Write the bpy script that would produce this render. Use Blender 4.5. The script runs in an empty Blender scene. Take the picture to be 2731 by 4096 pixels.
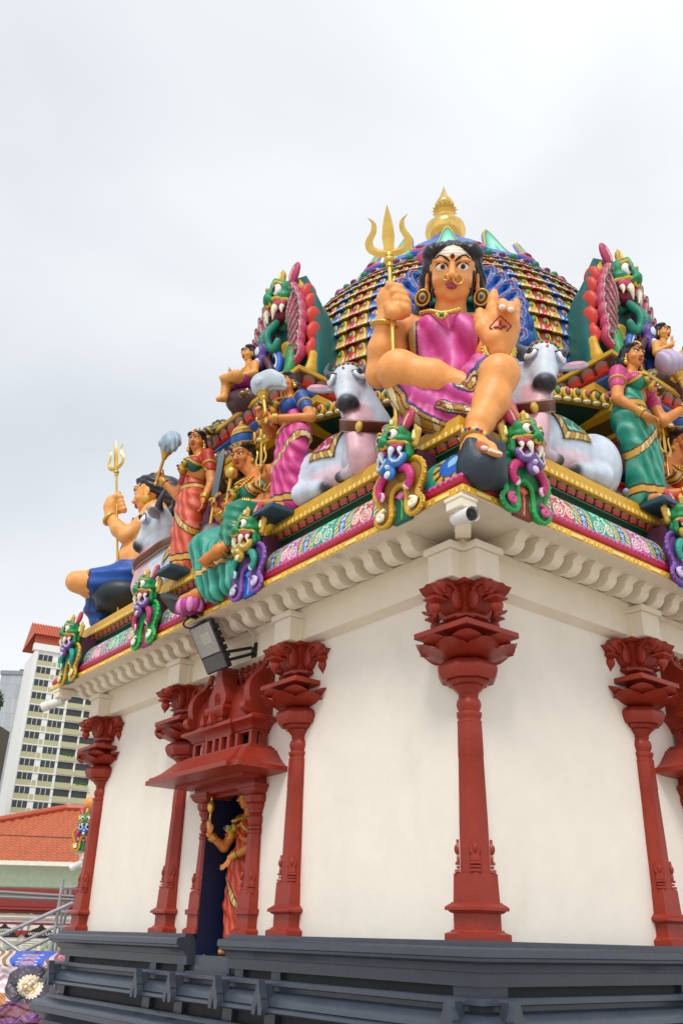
import bpy, math, random
import numpy as np
from math import pi, sin, cos, radians
random.seed(7); RNG = np.random.default_rng(7)
SC = bpy.context.scene
COL = SC.collection
# ------------------------------------------------------------------ camera
IW, IH, FPX = 2731.0, 4096.0, 3475.1
YAW, PITCH, ROLL = .9137, .4566, .0273
CAM = np.array([4.182, -4.3854, -.0097])
def _cam_axes():
    cy, sy, cp, sp = cos(YAW), sin(YAW), cos(PITCH), sin(PITCH)
    f = np.array([-sy*cp, cy*cp, sp]); r = np.array([cy, sy, 0.]); u = np.cross(r, f)
    return cos(ROLL)*r + sin(ROLL)*u, -sin(ROLL)*r + cos(ROLL)*u, f
CR, CU, CF = _cam_axes()
cam = bpy.data.cameras.new('camera'); cam_o = bpy.data.objects.new('camera', cam); COL.objects.link(cam_o)
from mathutils import Matrix, Vector
cam_o.matrix_world = Matrix(((CR[0], CU[0], -CF[0], CAM[0]), (CR[1], CU[1], -CF[1], CAM[1]), (CR[2], CU[2], -CF[2], CAM[2]), (0, 0, 0, 1)))
cam.sensor_fit = 'VERTICAL'; cam.sensor_height = 36.0; cam.lens = FPX/IH*36.0
cam.clip_start = .05; cam.clip_end = 3000
SC.camera = cam_o
# ------------------------------------------------------------------ sky, sun, exposure
SUN_DIR = np.array([.40, -.47, .79]); SUN_DIR /= np.linalg.norm(SUN_DIR)
wd = bpy.data.worlds.new('World'); SC.world = wd; wd.use_nodes = True
nt = wd.node_tree; nt.nodes.clear()
def N(t, **k):
    n = nt.nodes.new(t)
    for a, b in k.items(): setattr(n, a, b)
    return n
sky = N('ShaderNodeTexSky', sky_type='NISHITA', sun_disc=False)
sky.sun_elevation = math.asin(SUN_DIR[2]); sky.sun_rotation = math.atan2(SUN_DIR[0], SUN_DIR[1])
tc = N('ShaderNodeTexCoord')
sep = N('ShaderNodeSeparateXYZ'); nt.links.new(tc.outputs['Generated'], sep.inputs[0])
mp = N('ShaderNodeMapping'); mp.inputs['Scale'].default_value = (1.0, 1.0, 1.7); mp.inputs['Rotation'].default_value = (.2, .1, .9)
nt.links.new(tc.outputs['Generated'], mp.inputs[0])
nz = N('ShaderNodeTexNoise'); nz.inputs['Scale'].default_value = 1.5; nz.inputs['Detail'].default_value = 5; nz.inputs['Roughness'].default_value = .42
nz.inputs['Distortion'].default_value = .35; nz.noise_dimensions = '4D'; nz.inputs['W'].default_value = 11.9
nt.links.new(mp.outputs[0], nz.inputs['Vector'])
ramp = N('ShaderNodeValToRGB'); e = ramp.color_ramp.elements
e[0].position = .36; e[0].color = (5.0, 5.35, 5.75, 1); e[1].position = .64; e[1].color = (7.6, 7.7, 7.8, 1)
nt.links.new(nz.outputs['Fac'], ramp.inputs[0])
mix = N('ShaderNodeMix', data_type='RGBA'); mix.inputs[0].default_value = .94
nt.links.new(sky.outputs[0], mix.inputs[6]); nt.links.new(ramp.outputs[0], mix.inputs[7])
bg = N('ShaderNodeBackground'); bg.inputs['Strength'].default_value = .1
nt.links.new(mix.outputs[2], bg.inputs[0])
wo = N('ShaderNodeOutputWorld'); nt.links.new(bg.outputs[0], wo.inputs[0])
sun = bpy.data.lights.new('sun', 'SUN'); sun.energy = 1.5; sun.angle = radians(20); sun.color = (1, .97, .92)
sun_o = bpy.data.objects.new('sun', sun); COL.objects.link(sun_o)
sun_o.rotation_euler = Vector(SUN_DIR).to_track_quat('Z', 'Y').to_euler(); sun_o.location = (6, -5, 14)
SC.view_settings.view_transform = 'Standard'; SC.view_settings.look = 'None'
SC.view_settings.exposure = .53; SC.view_settings.gamma = 1; SC.view_settings.use_curve_mapping = False
# ------------------------------------------------------------------ measuring helpers
def ray(px, py):
    return CR*((px-IW/2)/FPX) - CU*((py-IH/2)/FPX) + CF
def un(px, py, n, p0):
    d = ray(px, py); n = np.asarray(n, float); p0 = np.asarray(p0, float)
    return CAM + d*(((p0-CAM)@n)/(d@n))
# ------------------------------------------------------------------ materials
def lin(h):
    if not isinstance(h, str): return tuple(h)
    v = [int(h[i:i+2], 16)/255 for i in (0, 2, 4)]
    return tuple(x/12.92 if x <= .04045 else ((x+.055)/1.055)**2.4 for x in v)
_M = {}
def mat(key, col=None, rough=.5, metal=0., bump=.0, bscale=60., vary=.12, vscale=6., spec=.5, fine=0., coat=0., dirt=0., dirtcol=(.25,.2,.14), rust=None):
    """painted plaster / metal: colour or 'Col' attribute, soft mottling, fine relief"""
    if key in _M: return _M[key]
    m = bpy.data.materials.new(key); m.use_nodes = True; t = m.node_tree; b = t.nodes['Principled BSDF']
    L = t.links.new
    g = t.nodes.new('ShaderNodeTexCoord')
    if col is None:
        a = t.nodes.new('ShaderNodeAttribute'); a.attribute_name = 'Col'; base = a.outputs['Color']
    else:
        a = t.nodes.new('ShaderNodeRGB'); a.outputs[0].default_value = (*lin(col), 1); base = a.outputs[0]
    if vary > 0:
        n = t.nodes.new('ShaderNodeTexNoise'); n.inputs['Scale'].default_value = vscale; n.inputs['Detail'].default_value = 6; n.inputs['Roughness'].default_value = .62
        L(g.outputs['Object'], n.inputs['Vector'])
        r = t.nodes.new('ShaderNodeMapRange'); r.inputs['From Min'].default_value = .25; r.inputs['From Max'].default_value = .75
        r.inputs['To Min'].default_value = 1-vary; r.inputs['To Max'].default_value = 1+vary*.7
        L(n.outputs['Fac'], r.inputs['Value'])
        x = t.nodes.new('ShaderNodeMix'); x.data_type = 'RGBA'; x.blend_type = 'MULTIPLY'; x.inputs[0].default_value = 1
        L(base, x.inputs[6]); L(r.outputs[0], x.inputs[7]); base = x.outputs[2]
        rr = t.nodes.new('ShaderNodeMapRange'); rr.inputs['To Min'].default_value = max(.05, rough-.1); rr.inputs['To Max'].default_value = min(1, rough+.12)
        L(n.outputs['Fac'], rr.inputs['Value']); L(rr.outputs[0], b.inputs['Roughness'])
    else: b.inputs['Roughness'].default_value = rough
    if dirt > 0:
        n2 = t.nodes.new('ShaderNodeTexNoise'); n2.inputs['Scale'].default_value = 1.7; n2.inputs['Detail'].default_value = 9; n2.inputs['Roughness'].default_value = .72
        mm = t.nodes.new('ShaderNodeMapping'); mm.inputs['Scale'].default_value = (1, 1, .45); L(g.outputs['Object'], mm.inputs[0]); L(mm.outputs[0], n2.inputs['Vector'])
        r2 = t.nodes.new('ShaderNodeMapRange'); r2.inputs['From Min'].default_value = .56; r2.inputs['From Max'].default_value = .8; r2.inputs['To Max'].default_value = dirt; L(n2.outputs['Fac'], r2.inputs['Value'])
        x2 = t.nodes.new('ShaderNodeMix'); x2.data_type = 'RGBA'; L(r2.outputs[0], x2.inputs[0]); L(base, x2.inputs[6]); x2.inputs[7].default_value = (*dirtcol, 1); base = x2.outputs[2]
    L(base, b.inputs['Base Color'])
    b.inputs['Metallic'].default_value = metal; b.inputs['Specular IOR Level'].default_value = spec; b.inputs['Coat Weight'].default_value = coat
    if bump > 0:
        n3 = t.nodes.new('ShaderNodeTexNoise'); n3.inputs['Scale'].default_value = bscale; n3.inputs['Detail'].default_value = 4
        L(g.outputs['Object'], n3.inputs['Vector'])
        bp = t.nodes.new('ShaderNodeBump'); bp.inputs['Strength'].default_value = bump; bp.inputs['Distance'].default_value = .012
        L(n3.outputs['Fac'], bp.inputs['Height']); L(bp.outputs[0], b.inputs['Normal'])
    _M[key] = m
    return m
def paint(h, rough=.42):
    return mat('paint_'+(h if isinstance(h, str) else '%.2f_%.2f_%.2f' % tuple(h)), h, rough, bump=.12, bscale=70, vary=.12, vscale=9)
MV = mat('painted_plaster', None, .44, bump=.26, bscale=48, vary=.20, vscale=11, spec=.42)
MVM = mat('painted_matt', None, .6, bump=.12, bscale=60, vary=.10, vscale=5)
CREAM = mat('cream_plaster', (.85, .785, .695), .62, bump=.22, bscale=9, vary=.06, vscale=2.2, dirt=.34, dirtcol=(.62, .52, .38), spec=.3)
TRIM = mat('cream_trim', (.83, .75, .61), .55, bump=.12, bscale=25, vary=.06, vscale=3, dirt=.3, dirtcol=(.5, .4, .26), spec=.35)
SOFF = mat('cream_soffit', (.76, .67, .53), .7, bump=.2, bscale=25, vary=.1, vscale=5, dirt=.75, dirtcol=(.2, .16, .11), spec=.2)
RED = mat('oxide_red_paint', (.29, .029, .014), .38, bump=.26, bscale=34, vary=.18, vscale=6, spec=.33)
GREY = mat('slate_grey_paint', (.050, .062, .085), .30, bump=.22, bscale=22, vary=.16, vscale=4, spec=.5, dirt=.25, dirtcol=(.12, .13, .14))
BLACK = mat('black_void', (.006, .006, .008), .8, vary=0)
GOLD = mat('gold_paint', (.72, .46, .10), .3, metal=.75, bump=.12, bscale=60, vary=.15, vscale=9)
GOLDP = mat('gold_leaf', (.86, .56, .16), .16, metal=1, bump=.05, bscale=40, vary=.12, vscale=8)
STEEL = mat('galvanised_steel', (.42, .42, .43), .42, metal=.7, bump=.05, vary=.2, vscale=9)
# ------------------------------------------------------------------ objects
BASES = {}
def _wbase(o):
    return np.array(BASES.get(o.name, (0, 0, 0)), float) if o else np.zeros(3)
def thing(name, label, cat, loc=(0, 0, 0), group=None, kind=None):
    o = bpy.data.objects.new(name, None); COL.objects.link(o); o.location = loc; o.empty_display_size = .2
    BASES[o.name] = tuple(loc); tag(o, label, cat, group, kind); return o
def tag(o, label=None, cat=None, group=None, kind=None):
    if label: o['label'] = label
    if cat: o['category'] = cat
    if group: o['group'] = group
    if kind: o['kind'] = kind
    return o
def mesh(name, V, F, colors=None, smooth=40):
    me = bpy.data.meshes.new(name); V = np.asarray(V, np.float32)
    if isinstance(F, np.ndarray):
        n = len(F); k = F.shape[1]
        me.vertices.add(len(V)); me.vertices.foreach_set('co', V.ravel())
        me.loops.add(n*k); me.loops.foreach_set('vertex_index', F.astype(np.int32).ravel())
        me.polygons.add(n); me.polygons.foreach_set('loop_start', np.arange(0, n*k, k, dtype=np.int32))
        me.polygons.foreach_set('loop_total', np.full(n, k, np.int32)); me.update(calc_edges=True)
    else:
        me.from_pydata([tuple(map(float, v)) for v in V], [], [tuple(int(i) for i in f) for f in F]); me.update()
    if colors is not None:
        a = me.color_attributes.new('Col', 'FLOAT_COLOR', 'POINT'); c = np.ones((len(V), 4), np.float32); c[:, :3] = colors
        a.data.foreach_set('color', c.ravel())
    if smooth:
        me.polygons.foreach_set('use_smooth', np.ones(len(me.polygons), bool))
        if smooth < 180: me.set_sharp_from_angle(angle=radians(smooth))
    return me
def obj(name, me, m, parent=None, loc=(0, 0, 0), rot=None, kind=None):
    o = bpy.data.objects.new(name, me); COL.objects.link(o); o.location = loc
    if rot is not None: o.rotation_euler = rot
    if m and not me.materials: me.materials.append(m)
    if parent: o.parent = parent; BASES[o.name] = BASES.get(parent.name, (0, 0, 0))
    if kind: o['kind'] = kind
    return o
LINED = {'scroll_frame', 'tongue', 'mask', 'crest', 'gable_frame', 'lion_mask', 'lion_crest', 'skirt', 'blouse', 'bodice', 'cloth', 'blanket', 'cobra_hood'}
def outline(F, C, th=.22):
    """dark painted line where one colour meets another"""
    C = np.array(C, float); E = np.concatenate([F[:, [0, 1]], F[:, [1, 2]]]); d = np.abs(C[E[:, 0]]-C[E[:, 1]]).sum(1) > th
    lo = np.where(C[E[:, 0]].sum(1) < C[E[:, 1]].sum(1), E[:, 0], E[:, 1])[d]; C[np.unique(lo)] *= .28
    return C
def part(name, VF, m, parent=None, colors=None, smooth=40, kind=None):
    """a mesh whose vertices are given in world space, parented to a thing or part"""
    V, F = VF[0], VF[1]
    if colors is None and len(VF) > 2: colors = VF[2]
    V = np.asarray(V, float) - _wbase(parent)
    if colors is not None and isinstance(F, np.ndarray) and name in LINED: colors = outline(F, colors)
    return obj(name, mesh(name, V, F, colors, smooth), m, parent, kind=kind)
def copy_tree(o, parent=None):
    c = o.copy(); COL.objects.link(c); c.parent = parent
    for ch in list(o.children): copy_tree(ch, c)
    return c
# ------------------------------------------------------------------ shapes
def join(*parts):
    V, F, n, C = [], [], 0, []
    has = any(len(p) > 2 for p in parts)
    for p in parts:
        v = np.asarray(p[0], float); V.append(v)
        F += [tuple(int(i)+n for i in f) for f in p[1]]
        if has: C.append(np.asarray(p[2]) if len(p) > 2 else np.ones((len(v), 3)))
        n += len(v)
    V = np.concatenate(V)
    return (V, F, np.concatenate(C)) if has else (V, F)
def tint(VF, c): return (VF[0], VF[1], np.tile(np.array(lin(c)), (len(VF[0]), 1)))
def box(x0, x1, y0, y1, z0, z1):
    V = [(x, y, z) for z in (z0, z1) for y in (y0, y1) for x in (x0, x1)]
    return np.array(V, float), [(0, 2, 3, 1), (4, 5, 7, 6), (0, 1, 5, 4), (2, 6, 7, 3), (0, 4, 6, 2), (1, 3, 7, 5)]
def bevbox(x0, x1, y0, y1, z0, z1, b=.01):
    c = np.array([(x0+x1)/2, (y0+y1)/2, (z0+z1)/2]); h = np.array([(x1-x0)/2, (y1-y0)/2, (z1-z0)/2])
    b = min(b, *(h*.9)); V = []; F = []; idx = {}
    for sx in (-1, 1):
        for sy in (-1, 1):
            for sz in (-1, 1):
                for ax in range(3):
                    p = np.array([sx, sy, sz])*(h-b); p[ax] = (sx, sy, sz)[ax]*h[ax]; idx[sx, sy, sz, ax] = len(V); V.append(c+p)
    S = (-1, 1)
    for ax in range(3):
        a1, a2 = (ax+1) % 3, (ax+2) % 3
        for s in S:
            q = []
            for (u, v) in ((-1, -1), (1, -1), (1, 1), (-1, 1)):
                k = [0, 0, 0]; k[ax] = s; k[a1] = u; k[a2] = v; q.append(idx[(*k, ax)])
            F.append(tuple(q if s > 0 else q[::-1]))
            for t in S:      # edges between ax face and a1 face
                k1 = [0, 0, 0]; k1[ax] = s; k1[a1] = t; k1[a2] = -1; k2 = list(k1); k2[a2] = 1
                q = [idx[(*k1, ax)], idx[(*k1, a1)], idx[(*k2, a1)], idx[(*k2, ax)]]
                F.append(tuple(q if s*t > 0 else q[::-1]))
    for k in [(a, b_, c_) for a in S for b_ in S for c_ in S]:
        q = [idx[(*k, 0)], idx[(*k, 1)], idx[(*k, 2)]]; F.append(tuple(q if k[0]*k[1]*k[2] > 0 else q[::-1]))
    return np.array(V), F
def prism(poly, axis, a0, a1):
    """poly 2-D outline extruded along an axis: 'x': poly=(y,z)  'y': poly=(x,z)  'z': poly=(x,y)"""
    n = len(poly)
    def P(p, a): return {'x': (a, p[0], p[1]), 'y': (p[0], a, p[1]), 'z': (p[0], p[1], a)}[axis]
    V = [P(p, a0) for p in poly] + [P(p, a1) for p in poly]
    F = [tuple(range(n))[::-1], tuple(range(n, 2*n))] + [(i, (i+1) % n, n+(i+1) % n, n+i) for i in range(n)]
    A = sum(poly[i][0]*poly[(i+1) % n][1]-poly[(i+1) % n][0]*poly[i][1] for i in range(n))
    flip = (A < 0) ^ (axis == 'y') ^ (a1 < a0)
    if flip: F = [f[::-1] for f in F]
    return np.array(V, float), F
def lathe(prof, c=(0, 0, 0), n=24, cap=True):
    V = []; F = []; m = len(prof)
    for r, z in prof:
        for i in range(n): V.append((c[0]+r*cos(2*pi*i/n), c[1]+r*sin(2*pi*i/n), c[2]+z))
    for j in range(m-1):
        for i in range(n): F.append((j*n+i, j*n+(i+1) % n, (j+1)*n+(i+1) % n, (j+1)*n+i))
    if cap: F.append(tuple(range(n))[::-1]); F.append(tuple((m-1)*n+i for i in range(n)))
    return np.array(V), F
def _rad(shape, a):
    if shape == 4: return 1/max(abs(cos(a)), abs(sin(a)))
    if shape == 8:
        b = (a+pi/8) % (pi/4)-pi/8; return 1/cos(b)
    return 1.
def loft(rings, c=(0, 0, 0), n=32, cap=True):
    """rings (z, half width, shape) with shape 4, 8 or 0 (round)"""
    V = []; F = []
    for z, h, s in rings:
        for i in range(n):
            a = 2*pi*i/n+pi/4; r = h*_rad(s, a); V.append((c[0]+r*cos(a), c[1]+r*sin(a), c[2]+z))
    for j in range(len(rings)-1):
        for i in range(n): F.append((j*n+i, j*n+(i+1) % n, (j+1)*n+(i+1) % n, (j+1)*n+i))
    if cap: F.append(tuple(range(n))[::-1]); F.append(tuple((len(rings)-1)*n+i for i in range(n)))
    return np.array(V), F
def tube(pts, rad, n=10, cap=True, closed=False):
    P = np.asarray(pts, float); m = len(P); R = np.full(m, rad) if np.isscalar(rad) else np.asarray(rad, float)
    T = np.gradient(P, axis=0)
    if closed: T = np.roll(P, -1, 0)-np.roll(P, 1, 0)
    T /= np.linalg.norm(T, axis=1)[:, None]+1e-9
    up = np.array([0, 0, 1.]) if abs(T[0][2]) < .9 else np.array([1., 0, 0]); V = []
    u = np.cross(T[0], up); u /= np.linalg.norm(u)
    for i in range(m):
        u = u-T[i]*(u@T[i]); u /= np.linalg.norm(u)+1e-9; w = np.cross(T[i], u)
        for k in range(n): a = 2*pi*k/n; V.append(P[i]+R[i]*(cos(a)*u+sin(a)*w))
    F = []
    for j in range(m if closed else m-1):
        for k in range(n): F.append((j*n+k, j*n+(k+1) % n, ((j+1) % m)*n+(k+1) % n, ((j+1) % m)*n+k))
    if cap and not closed: F.append(tuple(range(n))[::-1]); F.append(tuple((m-1)*n+k for k in range(n)))
    return np.array(V), F
def ball(c, r, n=12, m=8, R=None):
    r = np.array([r]*3 if np.isscalar(r) else r, float); V = []; F = []
    for j in range(m+1):
        t = pi*j/m
        for i in range(n): a = 2*pi*i/n; V.append((sin(t)*cos(a), sin(t)*sin(a), -cos(t)))
    V = np.array(V)*r
    if R is not None: V = V@np.asarray(R).T
    for j in range(m):
        for i in range(n): F.append((j*n+i, j*n+(i+1) % n, (j+1)*n+(i+1) % n, (j+1)*n+i))
    return V+np.asarray(c, float), F
def xf(VF, R=None, t=(0, 0, 0)):
    V = np.asarray(VF[0], float)
    if R is not None: V = V@np.asarray(R, float).T
    return (V+np.asarray(t, float),)+tuple(VF[1:])
def rotz(a): return np.array([[cos(a), -sin(a), 0], [sin(a), cos(a), 0], [0, 0, 1.]])
def rotx(a): return np.array([[1., 0, 0], [0, cos(a), -sin(a)], [0, sin(a), cos(a)]])
def roty(a): return np.array([[cos(a), 0, sin(a)], [0, 1., 0], [-sin(a), 0, cos(a)]])
def bez(pts, n=24):
    """Catmull-Rom through points"""
    P = np.asarray(pts, float); P = np.vstack([2*P[0]-P[1], P, 2*P[-1]-P[-2]]); out = []
    m = len(P)-3; k = max(2, n//m)
    for i in range(m):
        for t in np.linspace(0, 1, k, endpoint=(i == m-1)):
            p0, p1, p2, p3 = P[i:i+4]
            out.append(.5*((2*p1)+(-p0+p2)*t+(2*p0-5*p1+4*p2-p3)*t*t+(-p0+3*p1-3*p2+p3)*t**3))
    return np.array(out)
# ------------------------------------------------------------------ signed distance sculpting
class Sculpt:
    def __init__(s, vox): s.v = vox; s.P = []; s.paints = []
    def _add(s, f, lo, hi, col, k, op, hide=False):
        s.P.append((f, np.asarray(lo, float), np.asarray(hi, float), None if col is None else np.array(lin(col)), k, op)); return s
    def cap(s, a, b, ra, rb=None, c='ffffff', k=.02, op='u', disp=None, flat=None):
        a = np.asarray(a, float); b = np.asarray(b, float); rb = ra if rb is None else rb; ba = b-a; L = max(ba@ba, 1e-9); m = max(ra, rb)
        fl = None if flat is None else (np.asarray(flat[0], float)/np.linalg.norm(flat[0]), flat[1])
        def f(X, Y, Z):
            px, py, pz = X-a[0], Y-a[1], Z-a[2]
            h = np.clip((px*ba[0]+py*ba[1]+pz*ba[2])/L, 0, 1)
            qx, qy, qz = px-ba[0]*h, py-ba[1]*h, pz-ba[2]*h
            if fl is not None:
                w = (qx*fl[0][0]+qy*fl[0][1]+qz*fl[0][2])*(fl[1]-1)
                qx, qy, qz = qx+w*fl[0][0], qy+w*fl[0][1], qz+w*fl[0][2]
            d = np.sqrt(qx*qx+qy*qy+qz*qz)-(ra+(rb-ra)*h)
            return d if disp is None else d+disp(X, Y, Z, h)
        return s._add(f, np.minimum(a, b)-m, np.maximum(a, b)+m, c, k, op)
    def ell(s, c0, r, R=None, c='ffffff', k=.02, op='u', disp=None):
        c0 = np.asarray(c0, float); r = np.array([r]*3 if np.isscalar(r) else r, float); A = np.eye(3) if R is None else np.asarray(R, float)
        def f(X, Y, Z):
            px, py, pz = X-c0[0], Y-c0[1], Z-c0[2]
            q = [px*A[0, i]+py*A[1, i]+pz*A[2, i] for i in range(3)]
            k0 = np.sqrt(sum((q[i]/r[i])**2 for i in range(3))); k1 = np.sqrt(sum((q[i]/r[i]**2)**2 for i in range(3)))+1e-6
            d = k0*(k0-1)/k1
            return d if disp is None else d+disp(X, Y, Z, q)
        e = np.abs(A)@r
        return s._add(f, c0-e, c0+e, c, k, op)
    def rbox(s, c0, h, R=None, rr=.01, c='ffffff', k=.01, op='u'):
        c0 = np.asarray(c0, float); h = np.asarray(h, float); A = np.eye(3) if R is None else np.asarray(R, float)
        def f(X, Y, Z):
            px, py, pz = X-c0[0], Y-c0[1], Z-c0[2]
            q = [np.abs(px*A[0, i]+py*A[1, i]+pz*A[2, i])-(h[i]-rr) for i in range(3)]
            o = np.sqrt(sum(np.maximum(x, 0)**2 for x in q)); return o+np.minimum(np.maximum(np.maximum(q[0], q[1]), q[2]), 0)-rr
        e = np.abs(A)@h
        return s._add(f, c0-e, c0+e, c, k, op)
    def chain(s, pts, rad, c='ffffff', k=.015, op='u', disp=None, flat=None):
        R = [rad]*len(pts) if np.isscalar(rad) else rad
        for i in range(len(pts)-1): s.cap(pts[i], pts[i+1], R[i], R[i+1], c, k, op, disp, flat)
        return s
    def paintcap(s, a, b, ra, rb, c):
        t = Sculpt(s.v); t.cap(a, b, ra, rb); s.paints.append((t.P[0][0], np.array(lin(c)))); return s
    def paintell(s, c0, r, R, c):
        t = Sculpt(s.v); t.ell(c0, r, R); s.paints.append((t.P[0][0], np.array(lin(c)))); return s
    def paintf(s, f, c): s.paints.append((f, np.array(lin(c)))); return s
    def build(s, ids=False, blur=0):
        v = s.v; pad = 3*v
        U = [p for p in s.P if p[5] == 'u']
        lo = np.min([p[1] for p in U], 0)-pad-.02; hi = np.max([p[2] for p in U], 0)+pad+.02
        n = np.ceil((hi-lo)/v).astype(int)+1
        f = np.full(n, 1.0, np.float32); ax = [lo[i]+v*np.arange(n[i]) for i in range(3)]
        for fn, plo, phi, c, k, op in s.P:
            m = pad+k*1.5
            i0 = np.clip(np.floor((plo-m-lo)/v).astype(int), 0, n-1); i1 = np.clip(np.ceil((phi+m-lo)/v).astype(int)+1, 1, n)
            sl = tuple(slice(a, b) for a, b in zip(i0, i1))
            X = ax[0][sl[0]][:, None, None]; Y = ax[1][sl[1]][None, :, None]; Z = ax[2][sl[2]][None, None, :]
            d = fn(X, Y, Z).astype(np.float32); g = f[sl]
            if op == 'u':
                h = np.clip(.5+.5*(g-d)/k, 0, 1); f[sl] = g+(d-g)*h-k*h*(1-h)
            else:
                d = -d; h = np.clip(.5-.5*(g-d)/k, 0, 1); f[sl] = g+(d-g)*h+k*h*(1-h)
        sg = f < 0
        cells = [sg[i:n[0]-1+i, j:n[1]-1+j, l:n[2]-1+l] for i in (0, 1) for j in (0, 1) for l in (0, 1)]
        cnt = sum(x.astype(np.int8) for x in cells); act = (cnt > 0) & (cnt < 8)
        ii = np.argwhere(act); idx = np.full(act.shape, -1, np.int32); idx[act] = np.arange(len(ii))
        off = np.array([(i, j, l) for i in (0, 1) for j in (0, 1) for l in (0, 1)])
        cv = np.stack([f[ii[:, 0]+o[0], ii[:, 1]+o[1], ii[:, 2]+o[2]] for o in off], 1)
        acc = np.zeros((len(ii), 3)); cn = np.zeros(len(ii))
        for a in range(8):
            for b in range(a+1, 8):
                if np.abs(off[a]-off[b]).sum() != 1: continue
                m = (cv[:, a] < 0) != (cv[:, b] < 0); t = cv[m, a]/(cv[m, a]-cv[m, b])
                acc[m] += off[a]+(off[b]-off[a])*t[:, None]; cn[m] += 1
        V = lo+v*(ii+acc/cn[:, None]); F = []
        for a in range(3):
            b, c = (a+1) % 3, (a+2) % 3
            s0 = [slice(None)]*3; s1 = [slice(None)]*3; s0[a] = slice(0, n[a]-1); s1[a] = slice(1, n[a])
            A, B = sg[tuple(s0)], sg[tuple(s1)]; e = np.argwhere(A != B)
            e = e[(e[:, b] > 0) & (e[:, c] > 0) & (e[:, b] < n[b]-1) & (e[:, c] < n[c]-1)]
            ins = A[e[:, 0], e[:, 1], e[:, 2]]
            q = []
            for db, dc in ((-1, -1), (0, -1), (0, 0), (-1, 0)):
                g = e.copy(); g[:, b] += db; g[:, c] += dc; q.append(idx[g[:, 0], g[:, 1], g[:, 2]])
            q = np.stack(q, 1); q[~ins] = q[~ins][:, ::-1]; F.append(q)
        F = np.concatenate(F); F = F[(F >= 0).all(1)]
        X, Y, Z = V[:, 0], V[:, 1], V[:, 2]
        best = np.full(len(V), 9.); C = np.ones((len(V), 3)); I = np.zeros(len(V), int)
        for i, (fn, plo, phi, c, k, op) in enumerate(s.P):
            if c is None: continue
            m = ((V > plo-.05) & (V < phi+.05)).all(1)
            if not m.any(): continue
            d = fn(X[m], Y[m], Z[m]); d = d if op == 'u' else np.abs(d)-.002
            w = np.where(m)[0]; b = d < best[w]; best[w[b]] = d[b]; C[w[b]] = c; I[w[b]] = i
        if blur:
            E = np.concatenate([F[:, [0, 1]], F[:, [1, 2]]]); deg = np.bincount(E.ravel(), minlength=len(V))[:, None]
            for _ in range(blur):
                A = np.zeros_like(C)
                for q in range(3): A[:, q] = np.bincount(E[:, 0], C[E[:, 1], q], len(V))+np.bincount(E[:, 1], C[E[:, 0], q], len(V))
                C = .4*C+.6*A/np.maximum(deg, 1)
        for fn, c in s.paints:
            m = fn(X, Y, Z) < 0; C[m] = c
        return (V, F, I) if ids else (V, F, C)
# ------------------------------------------------------------------ figures in a facing frame
class Frame:
    """n: horizontal facing direction. J(px,py,d) puts a photo measurement on the upright plane d metres out from p0"""
    def __init__(s, n, p0, off=(0, 0), sc=1.):
        s.n = np.array([n[0], n[1], 0.])/math.hypot(n[0], n[1]); s.r = np.array([-s.n[1], s.n[0], 0.]); s.z = np.array([0, 0, 1.])
        s.p0 = np.array(p0, float); s.off = off; s.sc = sc
    def J(s, x, y, d=0.): return un(s.off[0]+x*s.sc, s.off[1]+y*s.sc, s.n, s.p0+s.n*d)
    def P(s, u, d, z): return s.p0*np.array([1, 1, 0])+s.r*u+s.n*d+s.z*z
    def R(s, yaw=0., pitch=0., roll=0.):
        """axes (right, forward, up) turned: yaw to the viewer's right, pitch forward-down, roll clockwise"""
        B = np.stack([s.r, s.n, s.z], 1)
        return B@rotz(-yaw)@rotx(-pitch)@roty(roll)
# ================================================================== ground
GZ = -1.9
g = part('ground', (np.array([(-400, -300, GZ), (300, -300, GZ), (300, 500, GZ), (-400, 500, GZ)]), [(0, 1, 2, 3)]), mat('paving', (.46, .42, .37), .7, bump=.2, bscale=3, vary=.2, vscale=.6), smooth=0, kind='structure')
# ================================================================== the shrine
LX, LY = 6.0, 6.4
shrine = thing('temple_shrine', 'cream walled temple shrine with red columns, grey plinth and brightly painted tiled dome', 'temple', (-3, 3.2, GZ))
def rect(d): return [(d, -d), (d, LY+d), (-LX-d, LY+d), (-LX-d, -d)]
def sweep(prof, skip=()):
    """profile (d, z) carried round the four walls with mitred corners"""
    V = []; F = []; m = len(prof)
    for d, z in prof:
        V += [(x, y, z) for x, y in rect(d)]
    for j in range(m-1):
        for i in range(4):
            if i in skip: continue
            a, b = j*4+i, j*4+(i+1) % 4; F.append((a, b, b+4, a+4))
    return np.array(V, float), F
def strip(side, prof, u0, u1, du, colf, relief=None, mitre=(True, True)):
    """fine painted strip on the left (L) or right (R) face; prof (d, z) points; colf(u, t, d, z)"""
    pr = np.array(prof, float); nu = int((u1-u0)/du)+1; t = np.linspace(0, 1, len(pr)); V = []; C = []
    for j, (d, z) in enumerate(pr):
        a = u0-d if mitre[0] else u0; b = u1+d if mitre[1] else u1
        u = np.linspace(a, b, nu); dd = np.full(nu, d)
        if relief is not None: dd = dd+relief(u, t[j])
        C.append(colf(u, np.full(nu, t[j])))
        zz = np.full(nu, z)
        V.append(np.stack([-u, -dd, zz], 1) if side == 'L' else np.stack([dd, u, zz], 1))
    V = np.concatenate(V); C = np.concatenate(C); m = len(pr)
    jj, ii = np.meshgrid(np.arange(m-1), np.arange(nu-1), indexing='ij'); a = (jj*nu+ii).ravel()
    F = np.stack([a, a+1, a+nu+1, a+nu], 1)
    if side == 'L': F = F[:, ::-1]
    return V, F, C
def cset(n, c): return np.tile(np.array(lin(c)), (n, 1))
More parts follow.
